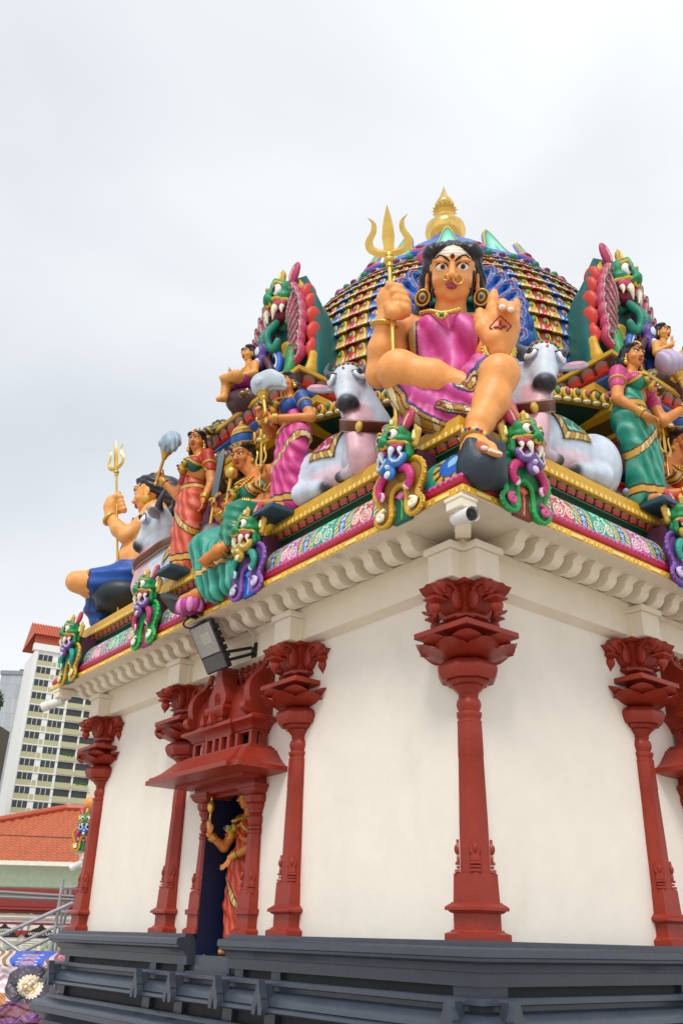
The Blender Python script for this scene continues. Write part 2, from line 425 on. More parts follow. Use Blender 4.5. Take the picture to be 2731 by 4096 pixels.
def where(m, a, b): return np.where(np.asarray(m)[:, None], np.array(lin(a)), b if isinstance(b, np.ndarray) else np.array(lin(b)))
# ---- walls with the doorway cut out of the left face
DX0, DX1, DZ0, DZ1 = -3.29, -2.71, -.16, 1.30
wl = join(box(DX1, 0, 0, .3, -.3, 2.7), box(-LX, DX0, 0, .3, -.3, 2.7), box(DX0, DX1, 0, .3, DZ1, 2.7), box(DX0, DX1, 0, .3, -.3, DZ0))
part('wall', wl, CREAM, shrine, smooth=0)
part('wall', box(-.3, 0, .3, LY, -.3, 2.7), CREAM, shrine, smooth=0)
part('wall', join(box(-LX, -LX+.3, .3, LY, -.3, 2.7), box(-LX+.3, -.3, LY-.3, LY, -.3, 2.7)), CREAM, shrine, smooth=0)
DKB = mat('navy_paint', (.003, .012, .05), .5, bump=.2, bscale=30, vary=.2, vscale=5)
niche = part('niche', join(box(DX0-.05, DX0, .0501, .95, DZ0-.05, DZ1+.1), box(DX1, DX1+.05, .3, .95, DZ0-.05, DZ1+.1), box(DX0-.05, DX1+.05, .95, 1.0, DZ0-.05, DZ1+.1),
     box(DX0, DX1, .0, .95, DZ0-.05, DZ0+.004), box(DX0-.05, DX1+.05, .3, .95, DZ1, DZ1+.1), box(DX0, DX0+.004, -.1, .3, DZ0, DZ1-.004), box(DX1-.004, DX1, .01, .3, DZ0, DZ1-.004)), DKB, shrine, smooth=0)
# ---- plinth mouldings; upper tier is cut at the doorway
def arc(c, r, a0, a1, n=8, sx=1., sz=1.): return [(c[0]+r*cos(radians(a))*sx, c[1]+r*sin(radians(a))*sz) for a in np.linspace(a0, a1, n)]
T1 = [(0, 0), (.19, 0), (.19, -.028), (.255, -.034), (.268, -.045), (.268, -.085), (.25, -.092), (.25, -.108), (.20, -.125), (.18, -.15), (.175, -.168), (.158, -.172), (.155, -.245), (0, -.245)]
def run_L(prof, a, b):
    """moulding on the left face only, u from a to b, with closed ends"""
    V, F = prism([(-d, z) for d, z in prof], 'x', -a, -b); return V, F
cutA, cutB = 2.655, 3.335
def tier1():
    V = []; F = []; m = len(T1)
    pts = []
    for d, z in T1:
        V += [(-cutA, -d, z), (d, -d, z), (d, LY+d, z), (-LX-d, LY+d, z), (-LX-d, -d, z), (-cutB, -d, z)]
    for j in range(m-1):
        for i in range(5): F.append((j*6+i, j*6+i+1, (j+1)*6+i+1, (j+1)*6+i))
    F.append(tuple(j*6 for j in range(m))); F.append(tuple(j*6+5 for j in range(m))[::-1])
    return np.array(V, float), F
plinth = part('plinth', tier1(), GREY, shrine, smooth=28)
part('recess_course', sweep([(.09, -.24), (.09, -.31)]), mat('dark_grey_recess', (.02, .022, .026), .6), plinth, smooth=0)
blk = mesh('recess_block', *box(-.06, .06, -.035, .02, -.31, -.245), smooth=0); blk.materials.append(GREY)
for u in [2.0, 2.52, 3.48, 4.0, 6.0]:
    obj('recess_block', blk, GREY, plinth, loc=(-u+3, -.092-3.2, -GZ))
for u in [2.0]: obj('recess_block', blk, GREY, plinth, loc=(.092+3, u-3.2, -GZ), rot=(0, 0, pi/2))
obj('recess_block', mesh('recess_block', *box(-.1, .13, -.13, .1, -.31, -.247), smooth=0), GREY, plinth, loc=(3, -3.2, -GZ))
part('door_sill', join(box(DX0+.002, DX1-.002, -.1, .02, -.3, DZ0-.006), box(-3.335, -2.655, -.16, -.02, -.32, -.29)), GREY, shrine, smooth=0)
T2 = [(0, -.30), (.215, -.30), (.222, -.305), (.222, -.335), (.175, -.345), (.172, -.372)] + bez([(.185, -.385), (.215, -.40), (.248, -.43), (.27, -.465)], 12).tolist() + [(.262, -.47), (.298, -.478), (.302, -.50), (.285, -.512), (.14, -.522), (.12, -.525)]
p2 = part('roll_moulding', sweep(T2), GREY, plinth, smooth=32)
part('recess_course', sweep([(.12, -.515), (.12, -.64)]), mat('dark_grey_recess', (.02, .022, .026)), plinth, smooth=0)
blk2 = mesh('recess_block', *box(-.07, .07, -.04, .02, -.62, -.52), smooth=0); blk2.materials.append(GREY)
for u in [0, 2.0, 2.6, 3.4, 4.0, 5.95]: obj('recess_block', blk2, GREY, plinth, loc=(-u+3, -.122-3.2, -GZ))
T3 = [(0, -.61), (.205, -.61), (.21, -.615), (.22, -.645)] + bez([(.24, -.655), (.28, -.665), (.318, -.69), (.325, -.72)], 12).tolist() + [(.338, -.725), (.338, -.77), (.30, -.785), (.24, -.83), (.22, -.86), (.22, -.93), (.36, -.94), (.42, -1.0), (.44, -1.1), (.5, -1.12), (.5, GZ)]
part('base_moulding', sweep(T3), GREY, plinth, smooth=32)
# little horseshoe crests on the roll moulding
def crest(s=1.):
    o = [(-.055, 0), (-.062, .03), (-.058, .06), (-.042, .085), (-.045, .1), (-.03, .125), (-.018, .15), (-.014, .185), (0, .205), (.014, .185), (.018, .15), (.03, .125), (.045, .1), (.042, .085), (.058, .06), (.062, .03), (.055, 0), (.02, .0), (.008, .05), (0, .07), (-.008, .05), (-.02, .0)]
    return prism([(x*s, z*s) for x, z in o], 'y', -.03, .03)
cm = mesh('crest', *crest(1.12), smooth=40); cm.materials.append(GREY)
cw = mesh('crest_back', *prism([(-.01, .055), (.11, .05), (.11, .2), (-.01, .2)], 'x', -.014, .014)); cw.materials.append(GREY)
for u in (-.05, 1.91, 2.53, 3.28, 3.90, 5.95):
    c = obj('crest', cm, GREY, plinth, loc=(-u+3, -.315-3.2, -.52-GZ)); obj('crest_back', cw, GREY, c)
for u in (-.05, 1.91, 2.53):
    c = obj('crest', cm, GREY, plinth, loc=(.315+3, u-3.2, -.52-GZ), rot=(0, 0, pi/2)); obj('crest_back', cw, GREY, c)
# ---- beam, strip, corbels, soffit
part('beam', sweep([(0, 2.33), (.045, 2.345), (.10, 2.365), (.10, 2.585), (.115, 2.595), (.15, 2.60), (.155, 2.635), (.15, 2.64), (0, 2.64)]), TRIM, shrine, smooth=25)
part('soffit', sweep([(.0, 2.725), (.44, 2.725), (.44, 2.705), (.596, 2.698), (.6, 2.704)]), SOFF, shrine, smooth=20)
cp = [(-.10, 2.73), (-.43, 2.73), (-.435, 2.71), (-.42, 2.705), (-.42, 2.698)] + bez([(-.405, 2.694), (-.375, 2.672), (-.365, 2.635), (-.325, 2.60), (-.27, 2.592), (-.215, 2.607), (-.195, 2.622)], 26).tolist() + [(-.195, 2.63), (-.165, 2.632), (-.16, 2.641), (-.10, 2.641)]
corb = mesh('corbel', *join(prism(cp, 'x', -.055, .055), prism([(-.45, 2.724), (-.45, 2.709), (-.1, 2.709), (-.1, 2.724)], 'x', -.065, .065)), smooth=45); corb.materials.append(TRIM)
k = 0
while k*.2222 < 6.3:
    u = k*.2222
    if k % 9 or k == 0:
        if k: obj('corbel', corb, TRIM, shrine, loc=(-u+3, -3.2, -GZ))
    else: obj('corbel', corb, TRIM, shrine, loc=(-u+3, -3.2, -GZ))
    if 0 < u < 3.4: obj('corbel', corb, TRIM, shrine, loc=(3, u-3.2, -GZ), rot=(0, 0, pi/2))
    k += 1
obj('corbel', corb, TRIM, shrine, loc=(3.06, -3.26, -GZ), rot=(0, 0, pi/4))
# ---- white pedestals over the columns
PB = [(-.12, 2.335), (.12, 2.335), (.12, 2.55), (.15, 2.56), (.15, 2.605), (-.15, 2.605), (-.15, 2.56), (-.12, 2.55)]
def ped(): return join(bevbox(-.12, .12, -.25, 0, 2.335, 2.55, .006), bevbox(-.148, .148, -.278, 0, 2.551, 2.606, .01), box(-.135, .135, -.142, 0, 2.338, 2.548))
pm = mesh('pedestal', *ped(), smooth=35); pm.materials.append(TRIM)
for u in (0, 2, 4, 6): obj('pedestal', pm, TRIM, shrine, loc=(-u+3, -3.2, -GZ))
for u in (0, 2, 4): obj('pedestal', pm, TRIM, shrine, loc=(3, u-3.2, -GZ), rot=(0, 0, pi/2))
obj('pedestal', pm, TRIM, shrine, loc=(-3, 0-3.2, -GZ), rot=(0, 0, -pi/2))
# ================================================================== red columns
def leafshape(w, h):
    o = [(0, h), (-.25*w, .85*h), (-.5*w, .6*h), (-.45*w, .42*h), (-.3*w, .3*h), (-.42*w, .18*h), (-.4*w, 0), (.4*w, 0), (.42*w, .18*h), (.3*w, .3*h), (.45*w, .42*h), (.5*w, .6*h), (.25*w, .85*h)]
    return o
CM = {}
CM['column_base'] = loft([(0, .146, 4), (.036, .146, 4), (.04, .14, 4), (.05, .118, 4), (.058, .115, 4), (.062, .104, 4), (.15, .104, 4), (.158, .12, 4), (.168, .128, 4), (.17, .143, 4), (.188, .143, 4), (.2, .13, 4), (.21, .115, 4), (.215, .114, 4), (.219, .103, 4), (.385, .098, 4), (.392, .092, 8)])
CM['column_shaft'] = loft([(.39, .0945, 8), (.68, .0925, 8), (1.115, .083, 8), (1.12, .0855, 8), (1.28, .083, 8), (1.335, .081, 8), (1.34, .074, 8)])
for i in range(4):
    a = pi/4+i*pi/2
    l = prism([(x, z) for x, z in leafshape(.075, .135)], 'y', -.018, .0); l = xf(l, rotz(a+pi/2), (cos(a)*.098, sin(a)*.098, .455))
    hub = ball((cos(a)*.115, sin(a)*.115, .53), (.016, .016, .03))
    b1 = xf(box(-.035, .035, -.028, 0, .437, .452), rotz(a+pi/2), (cos(a)*.098, sin(a)*.098, 0)); b2 = xf(box(-.03, .03, -.02, 0, .415, .428), rotz(a+pi/2), (cos(a)*.098, sin(a)*.098, 0)); b3 = xf(prism([(-.034, .39), (.034, .39), (.03, .407), (-.03, .407)], 'y', -.032, 0), rotz(a+pi/2), (cos(a)*.098, sin(a)*.098, 0))
    CM['leaf_ornament%d' % i] = join(l, hub, b1, b2, b3)
# saw-tooth ring low on the collar
CM['collar'] = loft([(1.335, .082, 8), (1.35, .083, 8), (1.352, .076, 8), (1.365, .074, 8), (1.375, .079, 8), (1.392, .086, 8), (1.41, .084, 8), (1.416, .07, 0), (1.425, .072, 0), (1.445, .082, 0), (1.468, .0865, 0), (1.495, .08, 0), (1.515, .066, 0), (1.52, .064, 8), (1.53, .07, 8), (1.54, .066, 8), (1.55, .071, 8), (1.575, .094, 8), (1.59, .105, 8), (1.596, .102, 8), (1.6, .128, 8), (1.622, .146, 8), (1.64, .142, 8), (1.645, .12, 8)])
CM['cushion'] = loft([(1.632, .165, 8), (1.628, .178, 8), (1.65, .19, 8), (1.69, .206, 8), (1.712, .206, 8), (1.735, .195, 8), (1.758, .165, 8), (1.772, .13, 8), (1.776, .10, 0), (1.8, .09, 0)])
def lotus():
    V = []; F = []; n = 96; prof = [(1.775, .10), (1.785, .16), (1.8, .21), (1.83, .265), (1.855, .31), (1.872, .345), (1.885, .36)]
    m = len(prof)
    for layer in (0, 1):
        for j, (z, r) in enumerate(prof + [(1.875, .31), (1.86, .2), (1.86, .05)]):
            for i in range(n):
                a = 2*pi*i/n; ph = (a*8/(2*pi)+.5*layer+.5) % 1; s = abs(2*ph-1)   # 0 centre of petal, 1 between
                k = min(j/(m-1), 1)**2
                zz = z-(.055*s**1.5)*k*(1 if j < m else .6)-.022*layer*k; rr = r*(1-.11*s**3*k)*(1-.03*layer*k)-.012*(1-abs(s-.95) / .95 if s > .9 else 0)*min(1, j/3)
                V.append((rr*cos(a), rr*sin(a), zz+(.02*k if not layer else 0)))
    tot = m+3
    for layer in (0, 1):
        o = layer*tot*n
        for j in range(tot-1):
            for i in range(n): F.append((o+j*n+i, o+j*n+(i+1) % n, o+(j+1)*n+(i+1) % n, o+(j+1)*n+i))
    return np.array(V), F
CM['lotus'] = lotus()
CM['abacus'] = bevbox(-.267, .267, -.267, .267, 1.94, 1.985, .006)
def capital():
    ps = [loft([(1.86, .1, 4), (1.95, .1, 4), (1.975, .095, 4), (2.05, .095, 4), (2.055, .15, 4), (2.065, .165, 8), (2.085, .165, 8), (2.09, .12, 4), (2.15, .11, 4), (2.3, .12, 4), (2.31, .15, 4), (2.34, .15, 4)])]
    for q in range(4):
        R = rotz(q*pi/2)
        # curling bracket arm reaching out along -y with a bud hanging from its tip
        prof = bez([(-.08, 2.06), (-.10, 2.11), (-.13, 2.17), (-.10, 2.23), (-.12, 2.31)], 16).tolist()
        arm = [(0, 2.07)] + [(-.10, 2.07), (-.15, 2.10), (-.20, 2.15), (-.215, 2.19), (-.25, 2.2)] + [(-.33, 2.19), (-.365, 2.205), (-.40, 2.24), (-.375, 2.238), (-.34, 2.225), (-.335, 2.26), (-.30, 2.305), (-.24, 2.33), (0, 2.33)]
        ps.append(xf(prism(arm, 'x', -.062, .062), R))
        for s in (-1, 1):   # scroll bosses on both flanks of the arm
            ps.append(xf(tube(bez([(s*.066, -.16, 2.12), (s*.072, -.12, 2.18), (s*.072, -.16, 2.26), (s*.07, -.23, 2.29), (s*.07, -.295, 2.255), (s*.07, -.285, 2.22), (s*.068, -.25, 2.228)], 20), .013, 6), R))
            ps.append(xf(ball((s*.07, -.15, 2.19), (.024, .055, .08)), R)); ps.append(xf(ball((s*.06, -.295, 2.262), (.03, .05, .045)), R))
        bud = loft([(2.20, .05, 8), (2.19, .056, 8), (2.18, .05, 8), (2.175, .058, 4), (2.16, .062, 4), (2.152, .045, 4), (2.14, .032, 0), (2.13, .04, 0), (2.115, .046, 0), (2.095, .043, 0), (2.075, .03, 0), (2.055, .013, 0), (2.035, .004, 0)][::-1], (0, -.30, 0), 16)
        ps.append(xf(bud, R))
        # leaf curling out between the arms, and a little tip under it
    return join(*ps)
CM['capital'] = capital()
cmesh = {}
for kname, vf in CM.items():
    cmesh[kname] = mesh(kname, vf[0], vf[1], smooth=38); cmesh[kname].materials.append(RED)
def column(x, y):
    root = None
    for kname in ('column_shaft', 'column_base', 'leaf_ornament0', 'leaf_ornament1', 'leaf_ornament2', 'leaf_ornament3', 'collar', 'cushion', 'lotus', 'abacus', 'capital'):
        if root is None: root = obj('column', cmesh[kname], RED, shrine, loc=(x+3, y-3.2, -GZ))
        else: obj(kname.rstrip('0123'), cmesh[kname], RED, root)
    return root
for u in (0, 2, 4, 6): column(-u, 0)
column(0, 2); column(0, 4)
# ================================================================== painted eave
def fasciacol(u, t):
    c = cset(len(u), 'e8b62a'); p = (u/.5) % 1
    x = p*.5; v = (t-.5)*.052
    o = np.zeros(len(u), bool); ri = np.zeros(len(u), bool)
    for cx, hw in ((.10, .075), (.215, .016), (.275, .016), (.335, .016), (.395, .016), (.455, .016)):
        dx = np.maximum(np.abs(x-cx)-(hw-.015), 0); r = np.sqrt(dx**2+v**2); o |= r < .0135; ri |= r < .019
    c = where(ri, 'b5701c', c); c = where(o, 'f7e173', c); return where(t < .06, 'c98d20', c)
FZ = [(.6, 2.702), (.603, 2.712), (.603, 2.722), (.603, 2.732), (.603, 2.742), (.603, 2.752), (.6, 2.76)]
GRN = 'painted_plaster'
eave = part('eave', sweep([(.1, 2.755), (.592, 2.75), (.598, 2.76), (.58, 2.762), (.55, 2.765), (.36, 2.9), (.36, 3.36), (.40, 3.36), (.45, 3.365), (.452, 3.432), (.445, 3.44), (-.6, 3.44)]), paint('d6a522'), shrine, smooth=20)
for sd, u1 in (('L', LX), ('R', 3.6)):
    mi = (True, sd == 'L')
    part('oval_fascia', strip(sd, FZ, 0, u1, .007, fasciacol, mitre=mi), MV, eave)
    def magcol(u, t):
        zig = .60+.10*np.sin(u*2*pi/.052)
        c = where(t < zig, 'b01230', 'd35fa8'); return where(np.abs(t-zig) < .055, '6b0d4a', c)
    part('zigzag_roll', strip(sd, [(.575, 2.763), (.594, 2.775), (.602, 2.79), (.603, 2.806), (.598, 2.822), (.592, 2.836), (.588, 2.85), (.58, 2.862), (.56, 2.866)], 0, u1, .007, magcol, mitre=mi), MV, eave)
    # painted frieze: scroll panels between yellow bands and blue bead chains
    def frz(u, t):
        per = .98; p = (u+.12) % per; k = np.floor((u+.12)/per).astype(int); half = (p > per/2); q = np.where(half, p-per/2, p)
        v = t*.29
        bgc = np.where(((k*2+half) % 2)[:, None] == 0, np.array(lin('2fa58a')), np.array(lin('d34a55')))
        bgc = np.where((((k*2+half) % 4) == 3)[:, None], np.array(lin('d765b0')), bgc)
        c = bgc.copy()
        # scroll: fan of lobes and a spiral
        cx, cy = .15, .17; dx, dy = q-cx, v-cy; r = np.hypot(dx, dy); a = np.arctan2(dy, dx)
        lob = (np.abs(((a*9/(2*pi)) % 1)-.5) < .28) & (r > .035) & (r < .085) & (a > -.6)
        c = where(lob, 'c8efd6', c); c = where(r < .03, '0d6a57', c); c = where(r < .016, 'e9f5e0', c)
        dx2, dy2 = q-.10, v-.075; r2 = np.hypot(dx2, dy2); a2 = np.arctan2(dy2, dx2)
        sp = np.abs(((r2-.012*a2/pi)/.028 % 1)-.5) < .2
        c = where(sp & (r2 < .075), 'e8f6e4', c)
        dx3, dy3 = q-.24, v-.09; r3 = np.hypot(dx3, dy3); c = where((np.abs(r3-.045) < .009) | (np.abs(r3-.02) < .007), 'f3dcc8', c)
        # border of the panel
        c = where((q < .016) | (np.abs(q-.30) < .012), '74e0c0', c); c = where((np.abs(q-.018) < .005) | (np.abs(q-.288) < .005), '1c2f2a', c)
        # yellow band / blue chain / yellow band
        yb = (q > .312) & (q < .375) | (q > .44) & (q < .49)
        c = where(yb, 'e3c463', c); c = where(yb & (np.abs((v*24+q*14) % 1-.5) < .2), '6b4a1e', c); c = where(yb & (np.abs((v*24+q*14) % 1) < .18), 'f7ecb4', c)
        bb = (q > .375) & (q < .44); c = where(bb, '2f74c4', c)
        ry = np.abs((v/.062) % 1-.5)*.062; rc = np.hypot(q-.4075, ry-.0)
        c = where(bb & (rc < .024), 'bfe0f5', c); c = where(bb & (rc < .017), '2f74c4', c); c = where(bb & (rc < .009), 'e8f4fb', c)
        c = where(np.abs(q-.375) < .004, '1a2440', c); c = where(np.abs(q-.44) < .004, '1a2440', c)
        return c
    fp = bez([(.555, 2.868), (.553, 2.92), (.54, 2.98), (.515, 3.04), (.47, 3.10), (.42, 3.145)], 30).tolist()
    part('frieze', strip(sd, fp, 0, u1, .007, frz, relief=lambda u, t: .006*np.abs(np.sin(u*2*pi/.49))*sin(pi*t), mitre=mi), MV, eave)
    def grc(u, t): return where(t < .45, '0f6b3c', where(t < .7, '06281c', '1d8a4b'))
    part('green_groove', strip(sd, [(.425, 3.145), (.40, 3.16), (.39, 3.17), (.415, 3.19), (.43, 3.20), (.43, 3.212), (.40, 3.216)], 0, u1, .1, grc, mitre=mi), MV, eave)
    part('petal_backing', strip(sd, [(.40, 3.215), (.42, 3.25), (.435, 3.285)], 0, u1, .1, lambda u, t: cset(len(u), '3a1512'), mitre=mi), MV, eave)
    def beadcol(u, t):
        x = (u % .062)-.031; v = (t-.5)*.052; r = np.hypot(x, v*1.15); c = cset(len(u), 'dba528')
        c = where(r < .021, 'b77a1a', c); return where(r < .016, 'f5df7c', c)
    part('bead_strip', strip(sd, [(.44, 3.284), (.482, 3.286), (.484, 3.296), (.484, 3.306), (.484, 3.316), (.484, 3.326), (.482, 3.336), (.44, 3.338)], 0, u1, .007, beadcol, mitre=mi), MV, eave)
    part('green_line', strip(sd, [(.43, 3.338), (.41, 3.346), (.43, 3.352), (.43, 3.362), (.41, 3.366)], 0, u1, .1, lambda u, t: where(t < .4, '0a3322', '2b9a3e'), mitre=mi), MV, eave)
# lotus petals
def petalmesh(name, w, h, bulge, c0, c1, c2, lean=0.):
    V = []; C = []; F = []; nu, nv = 7, 7
    for j in range(nv):
        t = j/(nv-1); hw = .5*w*(.86+.14*sin(pi*min(1, t/.6)*.5))*(1 if t < .55 else max(.0, 1-((t-.55)/.45)**2.2))
        for i in range(nu):
            s = -1+2*i/(nu-1); x = hw*s
            V.append((x, -(bulge*(1-s*s)*(1-.25*t)+lean*t+.004), h*t)); a = np.array(lin(c0)) if t < .45 else (np.array(lin(c0))*.4+np.array(lin(c1))*.6 if t < .6 else np.array(lin(c1)))
            if abs(s) > .95 or (t > .93): a = np.array(lin(c2))
            C.append(a)
    for j in range(nv-1):
        for i in range(nu-1): a = j*nu+i; F.append((a, a+1, a+nu+1, a+nu))
    me = mesh(name, V, F, C, 60); me.materials.append(MV); return me
PM = petalmesh('petal', .116, .074, .012, 'b9381c', '93705e', '2a0f0c', .026)
PM2 = petalmesh('petal', .05, .05, .006, '8f6a5c', '94786a', '2a0f0c', .02)
pet = part('petal_course', (np.array([(-.01, 0, 3.2), (0, .01, 3.2), (0, 0, 3.21)]), [(0, 1, 2)]), paint('3a1512'), shrine)
def petals(me, side, u0, u1, step, d, z, name='petal'):
    n = int(round((u1-u0)/step))
    for i in range(n):
        u = u0+(i+.5)*(u1-u0)/n
        if side == 'L': obj(name, me, MV, pet, loc=(-u+3, -d-3.2, z-GZ))
        else: obj(name, me, MV, pet, loc=(d+3, u-3.2, z-GZ), rot=(0, 0, pi/2))
petals(PM, 'L', -.42, 6.42, .1165, .42, 3.222); petals(PM, 'R', -.42, 3.0, .1165, .42, 3.222)
# corner panel in front of the seated figure: blue shell on teal
def corner_panel(u, t):
    c = cset(len(u), '2fa58a'); x = u+.45; v = t*.29; r = np.hypot(x-.0, v-.16)
    c = where((r < .19), 'd9b54a', c); c = where((r < .19) & (np.abs((np.arctan2(v-.16, x)*7/pi) % 1-.5) < .2), '5a3a16', c); c = where(r < .135, '4a3210', c); c = where(r < .125, '1f62c0', c); return where(r < .05, '8fc2f0', c)
for sd in 'LR':
    fp = bez([(.557, 2.868), (.556, 2.92), (.543, 2.98), (.518, 3.04), (.473, 3.10), (.423, 3.147)], 30).tolist()
    part('corner_panel', strip(sd, [(d+.006, z) for d, z in fp], 0, -.12, -.008, corner_panel, mitre=(True, False)) if False else strip(sd, [(d+.006, z) for d, z in fp], 0, .02, .0005, corner_panel, mitre=(True, False)), MV, eave)
# ================================================================== bays and body above the eave
def baysweep(prof, side, uc=3.0, half=1.11, name=None):
    """stack of mouldings on three sides of the projecting bay; prof (d, z): d is the outward reach, half width shrinks with it"""
    V = []; F = []; m = len(prof)
    for d, z in prof:
        h = half+(d-.3); back = .9
        q = [(uc+h, -back), (uc+h, d), (uc-h, d), (uc-h, -back)]
        V += [((-u, -dd, z) if side == 'L' else (dd, u, z)) for u, dd in q]
    for j in range(m-1):
        for i in range(3): a = j*4+i; F.append((a, a+1, a+5, a+4) if side == 'L' else (a+1, a, a+4, a+5))
    return np.array(V, float), F
STACK = [('base_band', [(.0, 3.44), (.0, 3.56), (-.04, 3.57)], '7a1416'), ('petal_wall', [(-.05, 3.57), (-.05, 3.86)], '3a1512'),
  ('red_band', [(-.05, 3.86), (.02, 3.87), (.03, 3.90), (.0, 3.93), (.03, 3.95), (.03, 3.98), (-.02, 3.985)], 'c0241c'),
  ('gold_teeth', [(-.04, 3.985), (-.04, 4.06)], '6b4a12'), ('blue_band', [(-.02, 4.06), (.04, 4.07), (.05, 4.10), (.03, 4.14), (-.02, 4.145)], '1c4f9c'),
  ('petal_wall', [(-.03, 4.145), (.06, 4.36)], '3a1512'), ('red_line', [(.06, 4.36), (.10, 4.365), (.10, 4.385), (.06, 4.39)], 'c0301c'),
  ('yellow_band', [(.06, 4.39), (.12, 4.40), (.13, 4.44), (.05, 4.45)], 'c99a1e'),
  ('dark_soffit', [(.05, 4.45), (.18, 4.58)], '5a3f10'), ('yellow_edge', [(.18, 4.58), (.27, 4.60), (.275, 4.65), (.25, 4.655)], 'd6a522'),
  ('green_band', [(.25, 4.655), (.255, 4.68), (.235, 4.685)], '2fae3c'), ('leaf_wall', [(.235, 4.685), (.21, 4.79)], '0e4a22'),
  ('purple_band', [(.215, 4.79), (.235, 4.80), (.235, 4.83), (.215, 4.835)], '6a3a8a'), ('white_band', [(.205, 4.835), (.21, 4.85), (.19, 4.855)], 'd8c9b0'), ('ochre_band', [(.185, 4.855), (.185, 4.875), (.1, 4.876)], 'd8922a'),
  ('gold_neck', [(.05, 4.876), (.05, 4.955)], '3a1a10'),
  ('blue_slope', [(.10, 4.955), (.19, 5.0), (.215, 5.02), (.22, 5.045), (.20, 5.047)], '1c5aa8'), ('red_lines', [(.20, 5.047), (.225, 5.055), (.215, 5.066), (.235, 5.075), (.225, 5.09)], 'c3332a'),
  ('petal_wall', [(.215, 5.09), (.275, 5.195)], '4a1a16'), ('yellow_top', [(.275, 5.195), (.30, 5.20), (.305, 5.24), (.29, 5.252), (-.9, 5.254)], 'd1a31f')]
PMb = petalmesh('petal', .168, .118, .014, 'd23a22', '9a7a70', '2a0f0c', .06)
PMc = petalmesh('petal', .195, .20, .014, '9c2a1e', '85706a', '2a0f0c', .08)
PMd = petalmesh('petal', .205, .25, .010, '8c2018', '85706a', '2a0f0c', .0)
PMg = petalmesh('petal', .155, .105, .010, '1fa84a', 'a8e8b0', '0e4a22', -.022)
PMt = petalmesh('petal', .2, .27, .014, '0e5a4a', '4a7a70', '04201a', .05)
for sd in 'LR':
    bay = part('bay', baysweep([(.0, 3.44), (-.06, 3.5), (-.06, 5.0), (.0, 5.2)], sd), paint('3a1512'), shrine)
    for nm, pr, c in STACK: part(nm, baysweep(pr, sd), paint(c), bay, smooth=25)
    # gold pilaster blocks in the neck
    for u in (1.98, 2.45, 3.0, 3.55):
        part('gold_block', (box(-u-.12, -u+.12, -.08, .1, 4.875, 4.957) if sd == 'L' else box(-.1, .08, u-.12, u+.12, 4.875, 4.957)), paint('c99a1e'), bay, smooth=0)
    h = lambda d: 1.11+(d-.3)
    for me, d, z, st in ((PMb, .215, 5.088, .168), (PMc, -.02, 4.15, .195), (PMd, -.045, 3.60, .205), (PMg, .232, 4.686, .155)):
        petals(me, sd, 3-h(d), 3+h(d), st, d, z)
        n = 5   # return face towards the near corner
        for i in range(n):
            dd = d-(i+.5)*st
            if sd == 'L': obj('petal', me, MV, pet, loc=(-(3-h(d))+3, -dd-3.2, z-GZ), rot=(0, 0, pi/2))
            else: obj('petal', me, MV, pet, loc=(dd+3, 3-h(d)-3.2, z-GZ), rot=(0, 0, 0))
# round drum recessed behind the bulls, with its own scalloped eave
DC = np.array([-3.02, 3.07, 0.])
body = part('drum', lathe([(2.86, 3.44), (2.86, 4.06), (2.92, 4.07), (2.95, 4.36), (3.0, 4.37), (3.0, 4.44), (2.85, 4.5), (2.85, 4.58), (3.2, 4.62), (3.31, 4.655)], DC, 96, cap=False), paint('0b3a30'), shrine, smooth=25)
part('drum_eave', lathe([(3.30, 4.655), (3.36, 4.66), (3.37, 4.70), (3.33, 4.78), (3.24, 4.86), (3.1, 4.92), (2.98, 4.95), (2.9, 5.0)], DC, 96, cap=False), paint('b98a1c'), body, smooth=50)
part('violet_line', lathe([(2.87, 3.5), (2.9, 3.52), (2.9, 3.58), (2.87, 3.6)], DC, 96, cap=False), paint('4a2a60'), body)
part('drum_roof', lathe([(2.98, 4.96), (2.8, 5.06), (2.6, 5.2), (2.42, 5.28)], DC, 96, cap=False), paint('0f6a58'), body)
SCL = lambda c: join(tint(xf(ball((0, 0, 0), (.05, .035, .075), 10, 6), None, (0, -.02, .03)), 'dcb43a'), tint(xf(ball((0, 0, 0), (.03, .02, .05), 8, 5), None, (0, -.045, .035)), '7a5a14'), tint(xf(ball((0, 0, 0), (.018, .014, .03), 8, 5), None, (0, -.058, .04)), c), tint(ball((0, -.02, -.035), (.045, .03, .02), 8, 5), 'f3eebc'))
scl = mesh('scallop', *SCL('d84a78'), smooth=180); scl.materials.append(MV)
scl2 = mesh('scallop', *SCL('2f9a6a'), smooth=180); scl2.materials.append(MV)
zz = mesh('zigzag_tooth', *prism([(-.05, 0), (.05, 0), (0, .07)], 'y', -.02, .01), smooth=0); zz.materials.append(paint('ecd9d6'))
for i in range(46):
    a = radians(-84+i*1.72)
    for me, rr, z0, nm in ((scl if i % 2 else scl2, 3.37, 4.69, 'scallop'), (zz, 3.12, 4.91, 'zigzag_tooth')):
        obj(nm, me, None, body, loc=(DC[0]+rr*cos(a)+3, DC[1]+rr*sin(a)-3.2, z0-GZ), rot=(0, 0, a+pi/2))
    if i % 2 == 0:
        obj('petal', PMt, MV, pet, loc=(DC[0]+2.93*cos(a)+3, DC[1]+2.93*sin(a)-3.2, 4.08-GZ), rot=(0, 0, a+pi/2))
